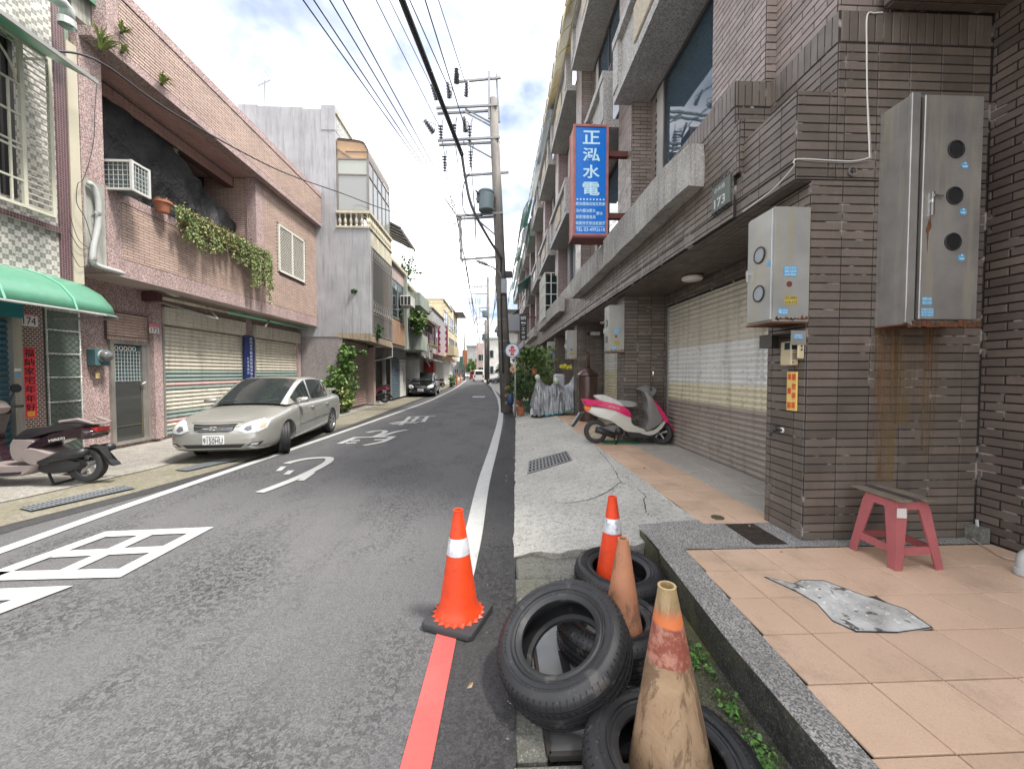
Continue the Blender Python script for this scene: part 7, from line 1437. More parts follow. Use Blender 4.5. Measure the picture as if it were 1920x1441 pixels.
def small_cab(i, label):
    y0 = RY0+MOD*i; t = thing('meter_cabinet', label, 'meter cabinet', (2.2, y0+.12, 1.88), group='steel meter cabinets on the brown piers')
    m = MB(); m.box((2.085, y0-.02, 1.88), (2.36, y0+.27, 2.74)); m.build('casing', STEEL_C, t)
    m = MB(); m.bbox((2.070, y0-.01, 1.90), (2.086, y0+.265, 2.725), .003); d = m.build('door', STEEL_C, t)
    for zc in (2.42, 2.12):
        c = (2.069, y0+.12, zc); m = MB(); m.lathe([(.066, 0), (.066, .006), (.056, .008), (.054, .002)], c, (-1, 0, 0), 30); m.build('window_rim', DARK, d, smooth=30); m = MB(); m.lathe([(.056, .003), (0, .004)], c, (-1, 0, 0), 30); m.build('round_window', m_plain('pale_window', (.30, .33, .35), .15) if 'pale_window' not in bpy.data.materials else bpy.data.materials['pale_window'], d)
    m = MB(); m.lathe([(.022, 0), (.022, .002), (0, .002)], (2.069, y0+.02, 2.33), (-1, 0, 0), 16); m.build('blue_disc_sticker', BL, d); m = MB(); m.box((2.072, y0-.025, 1.872), (2.36, y0+.275, 1.885)); m.build('rusted_bottom', RUST, t)
    m = MB()
    for k in range(9): x = 2.10+k*.028; m.prism([(x, 1.90), (x+.03, 1.90), (x+.03, 1.89+.05*abs(noise.noise(V((k*.7, 0, 4))))), (x+.015, 1.925+.06*noise.noise(V((k*1.3, 5, 0)))), (x, 1.91)], (0, -.002, 0), (0, y0-.021, 0))
    m.build('rust_edge', RUST, t)
    if i < 4:
        sticker(t, (2.21, y0-.0215, 2.26), (1, 0, 0), (0, 0, 1), .10, .075, ['瓦斯 行 安全', '485-2323', '服務專線']); sticker(t, (2.22, y0-.0215, 2.045), (1, 0, 0), (0, 0, 1), .10, .065, ['03-4992', '618-273'], m_plain('gold_sticker', (.45, .36, .08), .5) if 'gold_sticker' not in bpy.data.materials else bpy.data.materials['gold_sticker'], DARK); sticker(t, (2.16, y0-.0215, 1.96), (1, 0, 0), (0, 0, 1), .08, .05, ['485-2323'])
        m = MB(); m.lathe([(.022, 0), (.022, .0012), (0, .0012)], (2.205, y0-.021, 2.165), (0, -1, 0), 20); m.build('round_sticker', m_plain('maroon_sticker', (.14, .04, .05), .5) if 'maroon_sticker' not in bpy.data.materials else bpy.data.materials['maroon_sticker'], t)
    m = MB(); m.bar((2.075, y0+.24, 2.30), (2.045, y0+.24, 2.30), .02); m.bar((2.05, y0+.24, 2.24), (2.05, y0+.24, 2.33), .012); m.build('latch', CHROME, d)
for i, lb in enumerate(('tall cream stained steel cabinet with two round windows beside the intercom', 'tall steel cabinet on the second pier above the pink scooter', 'tall steel cabinet on the third pier above the silver cover', 'tall steel cabinet on the fourth pier by the potted trees', 'tall steel cabinet on the fifth pier')): small_cab(i, lb)
# intercom and little things on the near pier (street face X=2.37, camera face Y=2.85)
X_ = 2.362; 
def on(px, py, X=X_): return gx(px, py, X)
def boxX(nm, par, px0, px1, py0, py1, X, th, mat, e=.004):
    a = on(px0, py1, X-th); b = on(px1, py0, X-th); m = MB(); m.bbox((X-th, min(a.y, b.y), min(a.z, b.z)), (X, max(a.y, b.y), max(a.z, b.z)), e); return m.build(nm, mat, par)
IVR = m_plain('ivory_plastic', (.52, .45, .29), .45)
t = thing('intercom', 'ivory door intercom with small dark screen on the near pier', 'intercom', (2.36, 2.98, 1.6)); m = MB(); m.bbox((2.30, 2.915, 1.555), (2.362, 3.035, 1.745), .008); m.build('housing', IVR, t); m = MB(); m.box((2.298, 2.93, 1.68), (2.3005, 2.985, 1.735)); m.box((2.303, 2.9145, 1.68), (2.355, 2.9155, 1.735)); m.build('screen', m_plain('screen_dark', (.03, .045, .05), .1), t)
m = MB()
for k in range(3): m.box((2.305, 2.9135, 1.64-k*.017), (2.35, 2.9155, 1.645-k*.017))
m.box((2.31, 2.913, 1.575), (2.32, 2.9155, 1.585)); m.build('speaker_slots', DARK, t)
t = thing('intercom_hood', 'dark steel hood sheltering the ivory intercom', 'hood', (2.33, 2.98, 1.76)); m = MB(); m.box((2.20, 3.0, 1.70), (2.205, 3.14, 1.80)); m.box((2.205, 3.135, 1.70), (2.362, 3.14, 1.80)); m.box((2.20, 2.90, 1.80), (2.362, 3.14, 1.806)); m.build('hood_sheet', m_plain('dark_steel', (.10, .095, .085), .5, .5), t); m = MB(); m.box((2.245, 2.849, 1.71), (2.362, 2.855, 1.82)); pl = m.build('side_plate', STEEL, t); sticker(t, (2.30, 2.8485, 1.775), (1, 0, 0), (0, 0, 1), .07, .035, ['定期檢查', '02-2771'])
t = thing('switch_plate', 'yellowed key switch plate beside the ivory intercom', 'switch', (2.33, 2.87, 1.6)); m = MB(); m.bbox((2.305, 2.852, 1.605), (2.355, 2.868, 1.725), .005); m.build('plate', IVR, t); m = MB(); m.lathe([(.007, .0), (.007, .006), (0, .006)], (2.33, 2.852, 1.675), (0, -1, 0), 10); m.lathe([(.007, .0), (.007, .004), (0, .004)], (2.33, 2.852, 1.70), (0, -1, 0), 10); m.build('key_hole', DARK, t)
ygo = m_plain('yellow_sign', (.70, .50, .14), .45); rdi = m_plain('red_letter', (.62, .07, .03), .5)
t = thing('parking_sign', 'small yellow no parking sign with red characters on the near pier', 'sign', (2.36, 2.97, 1.18)); m = MB(); m.bbox((2.350, 2.915, 1.195), (2.3615, 3.02, 1.505), .003); m.build('plate', ygo, t)
for k, ch in enumerate('請勿停車'): text(ch, rdi, t, (2.3495, 2.945, 1.465-k*.075), (0, -1, 0), (0, 0, 1), .040, .055, 'character', bold=.02)
for k, ch in enumerate('車庫前'): text(ch, rdi, t, (2.3495, 2.99, 1.465-k*.1125), (0, -1, 0), (0, 0, 1), .040, .055, 'character', bold=.02)
t = thing('tap', 'dark garden tap low on the near brown pier', 'tap', (2.34, 3.0, 1.1)); p = on(1466, 806, 2.36); m = MB(); m.tube([(2.362, p.y, p.z), (2.30, p.y, p.z), (2.27, p.y, p.z-.01), (2.262, p.y, p.z-.045)], .011, 8); m.bar((2.31, p.y, p.z), (2.31, p.y, p.z+.035), .008); m.bar((2.285, p.y, p.z+.036), (2.335, p.y, p.z+.036), .01); m.build('spout', DARK, t, smooth=True); m = MB(); m.lathe([(.024, 0), (.02, .008), (0, .01)], (2.362, p.y, p.z), (-1, 0, 0), 14); m.build('flange', WHITE_CABLE, t)
p = gy(1597, 322, 2.84); t = thing('vent_cap', 'small round pipe vent high on the near brown wall', 'vent', p); m = MB(); m.lathe([(.034, 0), (.036, .014), (.027, .014), (.026, .002), (0, .002)], (p.x, 2.842, p.z), (0, -1, 0), 24); m.build('ring', m_plain('brown_grey_ring', (.16, .14, .13), .6), t, smooth=30); m = MB(); m.box((p.x-.026, 2.835, p.z-.002), (p.x+.026, 2.838, p.z+.002)); m.box((p.x-.002, 2.834, p.z-.026), (p.x+.002, 2.837, p.z+.026)); m.build('cross', DARK, t)
Yf = 2.838
wire('wall_cable', 'white cable running down and across the top of the near brown wall', [gy(1655, 24, Yf), gy(1640, 25, Yf), gy(1626, 30, Yf), gy(1625, 90, Yf), gy(1626, 180, Yf), gy(1630, 284, Yf), gy(1628, 296, Yf), gy(1600, 302, Yf), gy(1560, 301, Yf), gy(1500, 298, Yf), gy(1488, 303, Yf), V((2.245, 2.87, gy(1480, 310, Yf).z)), V((2.243, 3.1, 2.98)), V((2.243, 3.45, 2.96))], .0055, WHITE_CABLE)
wire('wall_cable', 'thin second cable beside the white one on the near brown wall', [gy(1627, 180, Yf), gy(1631, 240, Yf), gy(1633, 284, Yf), gy(1631, 299, Yf), gy(1600, 305, Yf), gy(1545, 304, Yf), gy(1500, 300, Yf)], .003, m_plain('grey_cable', (.3, .29, .28), .6))
wire('corner_cable', 'cream cable hanging down the corner behind the big steel cabinet', [gx(x, y, 3.765) for x, y in ((1838, 45), (1840, 70), (1838, 200), (1834, 400), (1830, 480), (1825, 520), (1826, 700), (1818, 850), (1811, 950), (1812, 985))]+[gz(1825, 1010, .215), gz(1860, 1032, .215), gz(1888, 1046, .215), gz(1925, 1050, .215)], .0055, m_plain('cream_cable', (.50, .43, .36), .5))
t = thing('pvc_elbow', 'grey plastic pipe elbow at the foot of the right edge wall', 'pipe', (3.55, 2.35, .2)); a = gx(1912, 1040, 3.35); m = MB(); m.tube(smooth([(3.78, a.y, .34), (3.5, a.y, .345), (3.42, a.y, .335), (3.385, a.y, .30), (3.38, a.y, .2)], 5), .036, 12); m.build('pipe', PVC, t, smooth=True); m = MB(); m.lathe([(.043, 0), (.043, .04), (.037, .045)], (3.38, a.y, .205), n=16); m.lathe([(.043, 0), (.043, .04), (.037, .045)], (3.48, a.y, .345), (1, 0, 0), 16); m.build('socket', PVC, t, smooth=30)
t = thing('anchor_block', 'small grey cement lump in the wall corner behind the stool', 'cement block', (3.7, 2.78, .2)); m = rock((3.68, 2.74, .2), (3.755, 2.84, .31), amp=.006, seed=4); m.build('lump', C_SLAB, t); m = MB(); m.tube([(3.72, 2.79, .31), (3.725, 2.80, .36)], .01, 6); m.build('stub', PVC, t)
# ceiling lamps in the porches
for i, (px, py) in enumerate(((1298, 521), (1135, 604))):
    p = gz(px, py, 2.90); t = thing('ceiling_lamp', ['round white lamp on the soffit of the nearest porch', 'round white lamp on the soffit of the second porch'][i], 'lamp', (p.x, p.y, 2.86), group='round porch lamps'); m = MB(); m.lathe([(0, 0), (.12, 0), (.145, .02), (.145, .05), (.13, .06)], (p.x, p.y, 2.86), n=28); m.build('shade', LAMP, t, smooth=40); m = MB(); m.lathe([(.15, .055), (.15, .075)], (p.x, p.y, 2.86), n=28); m.build('base_ring', RUST, t)
t = thing('porch_camera', 'small white security camera in the porch behind the copper still', 'camera', (2.9, 11, 2.6)); m = MB(); m.bbox((2.75, 11.05, 2.58), (3.0, 11.2, 2.68), .01); m.build('housing', WHT, t); m = MB(); m.lathe([(.05, 0), (.05, .02), (.02, .03)], (2.65, 11.1, 2.63), (0, -1, 0), 12); m.build('lens', DARK, t)
# house number 173 on the band
a = gx(1338, 378, bx_ := 2.21); b = gx(1372, 322, bx_); t = thing('house_number_sign', 'dark ornate house number plate 173 on the band over the near porch', 'house number', (2.2, (a.y+b.y)/2, a.z)); y0, y1 = min(a.y, b.y), max(a.y, b.y); z0, z1 = b.z-.30, b.z+.0
z0, z1 = 3.10, 3.36; m = MB(); m.bbox((2.185, y0, z0), (2.214, y1, z1), .005); m.build('plate', m_plain('verdigris_plate', (.12, .14, .125), .6, .3), t); text('173', m_plain('pale_number', (.45, .47, .45), .5), t, (2.1845, (y0+y1)/2, z0+.075), (0, -1, 0), (0, 0, 1), (y1-y0)*.62, .09, bold=.02); text('中央路', bpy.data.materials['pale_number'], t, (2.1845, (y0+y1)/2, z1-.06), (0, -1, 0), (0, 0, 1), (y1-y0)*.6, .05)
m = MB()
for z_ in (z0, z1):
    for k in range(5): yy_ = y0+(y1-y0)*(k+.5)/5; m.tube([(2.19, yy_+.028*math.cos(q*.8), z_+(.02 if z_ == z1 else -.02)+.018*math.sin(q*.8)) for q in range(9)], .004, 5)
m.build('scroll_frame', DARK, t)
# ------------------------------------------------------------------ shop signs
SB = m_plain('sign_blue', (.0, .16, .62), .3); SBL = m_plain('sign_letter', (.55, .80, .92), .4); SRD = M('rusty_pink_frame', (.42, .16, .14), (.28, .10, .09), 6, .6); SDK = m_plain('oxide_steel', (.13, .035, .03), .6)
Ys = 7.12; a = gy(1076, 440, Ys); b = gy(1139, 237, Ys); x0, x1, z0, z1 = a.x, b.x, a.z, b.z
t = thing('shop_sign', 'blue projecting light box sign with four large white characters', 'sign', ((x0+x1)/2, Ys, z0)); m = MB(); m.box((x0+.02, Ys, z0+.02), (x1-.02, Ys+.34, z1-.02)); m.build('light_box', SB, t)
m = MB()
for x in (x0, x1):
    for y in (Ys, Ys+.34): m.box((x-.02, y-.02, z0), (x+.02, y+.02, z1))
for z in (z0, z1):
    for y in (Ys, Ys+.34): m.box((x0-.019, y-.019, z-.02), (x1+.019, y+.019, z+.02))
m.box((x0-.012, Ys+.01, z0), (x0+.005, Ys+.33, z1)); m.box((x1-.005, Ys+.01, z0), (x1+.012, Ys+.33, z1)); m.build('frame', SRD, t); m = MB(); m.box((x0-.03, Ys-.03, z0-.06), (x1+.03, Ys+.37, z0-.021)); m.build('bottom_tray', SDK, t)
W_ = x1-x0; H_s = z1-z0; cx = (x0+x1)/2; uu, vv = (1, 0, 0), (0, 0, 1)
for k, ch in enumerate('正泓水電'): text(ch, SBL, t, (cx+.01, Ys-.001, z1-H_s*(.105+k*.156)), uu, vv, W_*.52, H_s*.122, 'character', bold=.018)
for k in range(9): m = MB(); m.lathe([(.017, .0), (.017, .002), (0, .002)], (x0+W_*(.1+k*.1), Ys, z1-H_s*.672), (0, -1, 0), 10); m.build('dot', SBL, t)
for s_, zz, xx, ww in (('廚浴燈抽加抽瓦熱節', .713, .5, .9), ('浴內體油壓水', .776, .36, .60), ('設配燈燈馬馬', .834, .36, .60), ('節水', .80, .78, .2), ('衛廚房機管送爐器漏', .890, .5, .9), ('TEL·03-4992618', .950, .5, .88)): text(s_, SBL, t, (x0+W_*xx, Ys-.001, z1-H_s*zz), uu, vv, W_*ww, H_s*.034, bold=.01)
m = MB(); m.box((x0+.04, Ys-.0015, z1-H_s*.925), (x1-.04, Ys-.0005, z1-H_s*.921)); m.build('rule', SBL, t)
m = MB()
for zz in (gy(1155, 282, Ys).z, gy(1155, 400, Ys).z): m.box((x1, Ys+.10, zz-.05), (2.48, Ys+.2, zz+.05))
m.build('mounting_arm', SDK, t); m = MB()
for k in range(7):
    an = R(15+k*25); m.tube([(cx, Ys+.15, z1+.02), (cx+.09*math.cos(an), Ys+.15, z1+.03+.09*math.sin(an)), (cx+.14*math.cos(an), Ys+.15, z1+.04+.13*math.sin(an)), (cx+.12*math.cos(an)+.02, Ys+.15, z1+.03+.15*math.sin(an))], .012, 6)
m.build('shell_finial', SDK, t)
Ys = 23.7; a = gy(974.5, 637, Ys); b = gy(988, 590, Ys); t = thing('shop_sign', 'black vertical hanging sign with white characters beyond the blue one', 'sign', ((a.x+b.x)/2, Ys, a.z)); m = MB(); m.box((a.x, Ys, a.z), (b.x, Ys+.15, b.z)); m.build('board', DARK, t); H_s = b.z-a.z; W_ = b.x-a.x
for ch, f, s_ in (('妍', .13, .8), ('髮', .36, .8), ('工', .56, .5), ('作', .72, .5), ('室', .89, .5)): text(ch, WT_, t, ((a.x+b.x)/2, Ys-.002, b.z-H_s*f), uu, vv, W_*s_, H_s*.2*s_, 'character', bold=.02)
m = MB()
for zz in (b.z-.15, a.z+.15): m.box((b.x, Ys+.04, zz-.04), (2.45, Ys+.1, zz+.04))
m.box((a.x, Ys, b.z), (b.x, Ys+.15, b.z+.06)); m.build('mounting_arm', SDK, t)
# hydrant sign
c = gy(960.5, 657, 12.4); r = .24; t = thing('hydrant_sign', 'round white hydrant sign with blue rim on a thin post', 'sign', (c.x+.09, 12.42, .05)); m = MB(); m.lathe([(0, 0), (r, 0), (r, .02)], (c.x, 12.4, c.z), (0, -1, 0), 40); m.build('disc_edge', m_plain('blue_rim', (.04, .20, .40), .4), t); m = MB(); m.lathe([(r*.87, .022), (0, .022)], (c.x, 12.4, c.z), (0, -1, 0), 40); m.build('disc_face', m_plain('sign_white', (.62, .61, .63), .4), t)
m = MB(); F2 = lambda pts: m.prism([(c.x+a_*r, c.z+b_*r) for a_, b_ in pts], (0, -.003, 0), (0, 12.378, 0))
F2([(-.34, .30), (.34, .30), (.24, .42), (.12, .62), (-.12, .62), (-.24, .42)]); F2([(-.20, .28), (.20, .28), (.20, -.55), (-.20, -.55)]); F2([(-.30, -.56), (.30, -.56), (.30, -.68), (-.30, -.68)]); F2([(.21, .1), (.42, .14), (.46, .0), (.42, -.14), (.21, -.1)]); F2([(-.21, .1), (-.42, .14), (-.46, .0), (-.42, -.14), (-.21, -.1)]); m.build('hydrant_emblem', m_plain('emblem_red', (.48, .01, .03), .4), t)
for k, ch in enumerate('消防栓'): text(ch, bpy.data.materials['sign_white'], t, (c.x, 12.373, c.z+r*(.14-.26*k)), uu, vv, r*.2, r*.2, 'character')
m = MB(); m.tube([(c.x+.10, 12.44, .03), (c.x+.10, 12.44, c.z+.05)], .03, 10); m.build('post', GALV, t, smooth=True); m = MB(); m.bar((c.x-.02, 12.415, c.z), (c.x+.14, 12.415, c.z), .04, .03); m.build('clamp', GALV, t)
t = thing('pinwheel', 'small peach pinwheel tied to the hydrant sign post', 'pinwheel', gy(962, 693, 12.35)); p = gy(962, 692, 12.35); m = MB()
for k in range(8): an = k*math.pi/4; d = V((math.cos(an), 0, math.sin(an))); e = V((-math.sin(an), 0, math.cos(an))); m.add([p, p+d*.09+e*.02, p+d*.14, p+d*.08-e*.035], [(0, 1, 2, 3)])
m.build('petals', m_plain('peach', (.55, .36, .22), .6), t); m = MB(); m.lathe([(.025, 0), (0, .02)], p-V((0, .01, 0)), (0, -1, 0), 10); m.bar(p, p+V((.06, .09, 0)), .015); m.build('hub', RUST, t)
# ------------------------------------------------------------------ copper still in the porch
t = thing('copper_still', 'brown copper still with bent neck pipe in the second porch', 'still', (2.45, 10.2, .2)); CPR = M('brown_copper', (.10, .06, .05), (.06, .038, .034), 3, .3, .5); m = MB(); x = 2.46; m.lathe([(0, .0), (.25, 0), (.26, .1), (.26, 1.15), (.25, 1.2), (.30, 1.22), (.28, 1.27), (.14, 1.38), (.05, 1.42)], (x, 10.2, .2), n=30); m.build('kettle', CPR, t, smooth=35)
m = MB(); m.tube([(x, 10.2, 1.6), (x, 10.2, 1.98), (x-.02, 10.2, 2.02), (x-.25, 10.15, 2.15)], [.05, .035, .03, .022], 10); m.build('neck_pipe', CPR, t, smooth=True); m = MB(); m.lathe([(.03, 0), (.03, .05)], (x+.1, 9.94, .9), (0, -1, 0), 10); m.build('gauge', CHROME, t)
# potted trees on the right
def potted(label, x, y, z, h, r, pot, n, leaf=LEAF, s=.10, pr=.16, ph=.28, group='potted plants before the fourth pier', flw=None):
    t = thing('potted_plant', label, 'potted plant', (x, y, z), group=None); m = MB(); m.lathe([(0, 0), (pr*.75, 0), (pr, ph*.85), (pr*1.12, ph*.86), (pr*1.12, ph), (pr*.95, ph), (pr*.9, ph*.9), (0, ph*.9)], (x, y, z), n=22); m.build('pot', pot, t, smooth=30)
    st_ = MB(); fo = MB()
    for k in range(5):
        an = k*1.3; e = V((x+r*.7*math.cos(an)*random.uniform(.4, 1), y+r*.7*math.sin(an), z+h*random.uniform(.6, .95))); st_.tube([(x, y, z+ph*.8), ((x+e.x)/2+.02, (y+e.y)/2, z+h*.45), e], .014, 5, .006)
    for k in range(n): an = random.random()*6.28; rr = r*random.random()**.5; hh = z+ph+.1+(h-ph)*(random.random()**.7); k_ = 1-.45*abs((hh-z)/h-.65); leaf_clump(fo, (x+rr*math.cos(an)*k_, y+rr*math.sin(an)*k_, hh), (.13, .13, .10), 13, s, .3)
    st_.build('stems', STEM, t, kind='stuff'); fo.build('foliage', leaf, t, kind='stuff'); return t
GPOT = m_plain('green_plastic_pot', (.03, .17, .13), .5)
potted('leafy bush in a terracotta pot beside the hydrant sign post', .80, 12.7, .08, 1.25, .30, TERRA, 46, LEAF_D); potted('tall leafy tree in a green pot beside the covered scooter', 1.18, 13.6, .12, 2.15, .55, GPOT, 85, LEAF, .13, .24, .36); potted('spreading green shrub behind the tall potted tree', 1.75, 14.8, .15, 2.3, .7, TERRA, 85, leafmat('yellow_green_leaf', (.08, .15, .03), (.22, .32, .08)), .12)
potted('white flowering plant between the potted trees', .95, 14.4, .1, 1.1, .28, TERRA, 36, leafmat('pale_leaf', (.15, .2, .12), (.5, .52, .45)), .08); potted('small shrub in a pot behind the utility pole foot', .95, 17, .1, 1.5, .4, TERRA, 50)
for k, (x, y) in enumerate(((2.0, 11.8),)): pass
t = thing('flower_pot', 'hanging terracotta pot on the trunk of the leafy potted tree', 'flower pot', gy(1002, 694, 13)); p = gy(1002, 696, 13); m = MB(); m.lathe([(0, -.1), (.07, -.1), (.11, .06), (.12, .08), (.09, .08)], p, n=16); m.build('pot', TERRA, t); m = MB(); leaf_clump(m, p+V((0, 0, .12)), (.1, .1, .06), 40, .07); m.build('leaves', LEAF, t, kind='stuff')
p = gy(1061, 687, 11.2); t = thing('yellow_bouquet', 'bunch of yellow flowers above the silver scooter cover', 'flowers', p); m = MB()
for k in range(60): leaf_clump(m, p+V((random.uniform(-.16, .16), random.uniform(-.06, .06), random.uniform(-.05, .05))), (.02, .02, .02), 4, .045)
m.build('petals', leafmat('yellow_petal', (.62, .55, .02), (.75, .72, .12)), t, kind='stuff'); m = MB(); m.bar(p-V((0, 0, .5)), p, .012); m.build('stem', STEM, t)
# laundry basket behind cover
t = thing('hanging_bag', 'pale lilac bag hanging behind the silver scooter cover', 'bag', (1.95, 12.6, .9)); m = MB(); m.bbox((1.88, 12.5, .9), (2.25, 12.75, 1.45), .05); m.build('bag', m_plain('lilac_bag', (.42, .40, .44), .7), t, smooth=40); m = MB(); m.tube([(1.9, 12.6, 1.45), (2.05, 12.6, 1.62), (2.2, 12.6, 1.45)], .01, 5); m.build('strap', DARK, t)
# climbing plant by the grey house
t = thing('climbing_shrub', 'tall leafy climbing shrub at the pebbledash wall behind the silver car', 'shrub', (-5.6, 13.6, .1)); m = MB(); sm = MB()
for k in range(190):
    z = .15+2.3*random.random()**1.1; w_ = .62*(1-.5*max(0, (z-1.3)/1.3)); p = V((-5.75+random.gauss(0, .22), 14.2+random.gauss(0, .22)*1.4+(.25 if z < 1 else 0), z)); 
    if z > 1.7: p.x = -5.5+random.gauss(0, .15); p.y = 14.4+random.gauss(0, .2)
    leaf_clump(m, p, (.14, .16, .13), 15, .13, .3)
for k in range(7): sm.tube([(-5.7+random.gauss(0, .08), 14.2+random.gauss(0, .1), .1), (-5.7+random.gauss(0, .1), 14.2, 1), (-5.6+random.gauss(0, .2), 14.3, 2.2)], .016, 5)
m.build('foliage', leafmat('shrub_leaf', (.03, .085, .018), (.14, .23, .05)), t, kind='stuff'); sm.build('stems', STEM, t, kind='stuff'); m = MB()
leaf_clump(m, (-5.4, 13.9, .7), (.25, .3, .5), 70, .12, .3); m.build('young_leaves', LEAF_Y, t, kind='stuff')
def bush(name, label, c, r, n, s=.12, mat=LEAF, cat='plant'):
    t = thing(name, label, cat, (c[0], c[1], c[2]-r[2])); m = MB()
    for _ in range(n):
        d = V((random.gauss(0, 1), random.gauss(0, 1), random.gauss(0, 1))).normalized()*random.random()**.4; leaf_clump(m, (c[0]+d.x*r[0], c[1]+d.y*r[1], c[2]+d.z*r[2]), (r[0]*.28, r[1]*.28, r[2]*.28), 12, s)
    m.build('foliage', mat, t, kind='stuff'); m = MB(); m.tube([(c[0], c[1], c[2]-r[2]), (c[0]+.02, c[1], c[2])], .02, 5); m.build('stem', STEM, t); return t
bush('wall_fern', 'dark fern growing from the corner under the iron grille', gx(706, 622, -4.7), (.18, .3, .32), 26, .12, LEAF_D); bush('wall_fern', 'little fern on a crack in the grey concrete front', gy(664, 545, 14.48), (.10, .06, .08), 8, .08, LEAF_D)
bush('ledge_plant', 'bright green plant spilling from the green house ledge', gx(782, 603, -4.4), (.45, .9, .6), 70, .22, LEAF); bush('roof_shrub', 'thin shrub growing on the roof of the green house', gx(765, 505, -5.2), (.6, .9, .8), 40, .16, LEAF_D)
bush('roof_shrub', 'small bush on the dark boarded house roof', gx(790, 583, -5.0), (.5, .8, .4), 22, .2, LEAF_D); bush('street_tree', 'green tree far down the street', gy(884, 690, 118), (1.6, 1.5, 2.4), 110, .6, LEAF, 'tree'); bush('street_shrub', 'green shrubs beside the grey car behind the poles', (.3+.9, 46, 1.7), (1.2, .8, .9), 80, .3, LEAF); bush('street_shrub', 'low plants on the left pavement near the yellow house', (-4.6, 40, .7), (.35, 1.2, .6), 30, .2, LEAF)

# ------------------------------------------------------------------ utility poles
POLE = M('weathered_pole_concrete', (.20, .185, .165), (.12, .11, .10), 2, .85, streak=((.05, .045, .04), .5), bump=.5, bsc=25); ARM = m_plain('galvanised_arm', (.26, .27, .28), .5, .4); PORC = m_plain('grey_porcelain', (.09, .09, .10), .3); TRF = m_plain('transformer_grey_blue', (.12, .165, .18), .5)
TYEL = m_plain('hazard_yellow', (.20, .14, .05), .7)
def insul(m, p, d, L=.42, r=.06):
    d = V(d).normalized(); n_ = 6; pr = []
    for k in range(n_): h = L*k/n_; pr += [(.02, h), (r*(1-.3*k/n_), h+.02), (.022, h+.045)]
    m.lathe(pr, p, d, 8); return V(p)+d*L
def upole(label, px0, px1, Y, ptop, r0, r1, arms, detail=True, stripes=True, yb=0, zb=0):
    """arms: (height px, left px, right px, double)"""
    b = gy(px0, 700, Y); tp = gy(px1, ptop, Y); base = V((b.x, Y, zb)); top = V((tp.x, Y, tp.z)); t = thing('utility_pole', label, 'utility pole', base); m = MB(); m.tube([base-V((0, 0, .1)), base.lerp(top, .5), top], [r0, (r0+r1)/2, r1], 20); m.build('shaft', POLE, t, smooth=True)
    for py, pl_, pr_, dbl in arms:
        a = gy(pl_, py+1, Y); c = gy(pr_, py-5 if detail else py, Y)
        for k in range(2 if dbl else 1): m = MB(); dz = V((0, (.14 if k == 0 else -.14) if dbl else .12, 0)); m.bar(a+dz, c+dz, .07 if detail else .12, .07 if detail else .10); m.build('crossarm', ARM, t)
    if stripes:
        for k in range(3):
            z0 = .12+k*.28; m = MB(); n_ = 20; rr = r0+.004; vs = []
            for q in range(n_+1): an = 2*math.pi*q/n_; zz = z0+.28*q/n_; vs += [(base.x+rr*math.cos(an), Y+rr*math.sin(an), zz), (base.x+rr*math.cos(an), Y+rr*math.sin(an), zz+.12)]
            m.add(vs, [(2*q, 2*q+2, 2*q+3, 2*q+1) for q in range(n_)]); m.build('hazard_stripe', TYEL, t)
    return t, base, top
YP = 14.3
pole, pb, ptp = upole('near utility pole with crossarms, leaning slightly, beside the hydrant sign', 950.5, 924.5, YP, 186, .225, .15, [(207, 819, 933, 1), (267, 822, 937, 1), (325, 868, 954, 0), (407, 856, 943, 1), (484, 864, 942, 0)])
m = MB(); a, b = gy(917, 138, YP), gy(917, 226, YP); m.bar(a-V((0, .1, 0)), b-V((0, .1, 0)), .07); a, b = gy(930.5, 135, YP), gy(936, 226, YP); m.bar(a+V((0, .1, 0)), b+V((0, .1, 0)), .07); m.build('riser', ARM, pole); a, b = gy(853, 154, YP), gy(939, 146, YP); m = MB(); m.bar(a, b, .07); m.build('crossarm', ARM, pole)
m = MB()
for (xa, ya), (xb, yb_) in (((868, 208), (924, 238)), ((872, 204), (924, 232)), ((868, 266), (926, 298)), ((890, 408), (938, 448)), ((864, 407), (866, 487)), ((861, 407), (863, 487))): m = MB(); m.bar(gy(xa, ya, YP-.12), gy(xb, yb_, YP), .045); m.build('brace', ARM, pole)
pass
ends = []
for px, py, tl in ((819, 178, (-.2, -1, .35)), (843, 175, (0, -1, .4)), (875, 172, (.1, -1, .4)), (812, 240, (-.5, -1, .3)), (873, 238, (0, -1, .4)), (826, 228, (0, .2, -1)), (851, 226, (0, .2, -1)), (880, 228, (0, .3, -1)), (833, 285, (0, .2, -1)), (882, 276, (0, .3, -1)), (856, 148, (0, 0, 1))):
    m = MB(); p = gy(px, py+8, YP-.2); insul(m, p, tl, .55, .11); m.tube([p+V((.02, 0, 0)), p+V((.12, -.15, .18)), p+V(tl).normalized()*.5], .012, 5); m.build('insulator', PORC, pole)
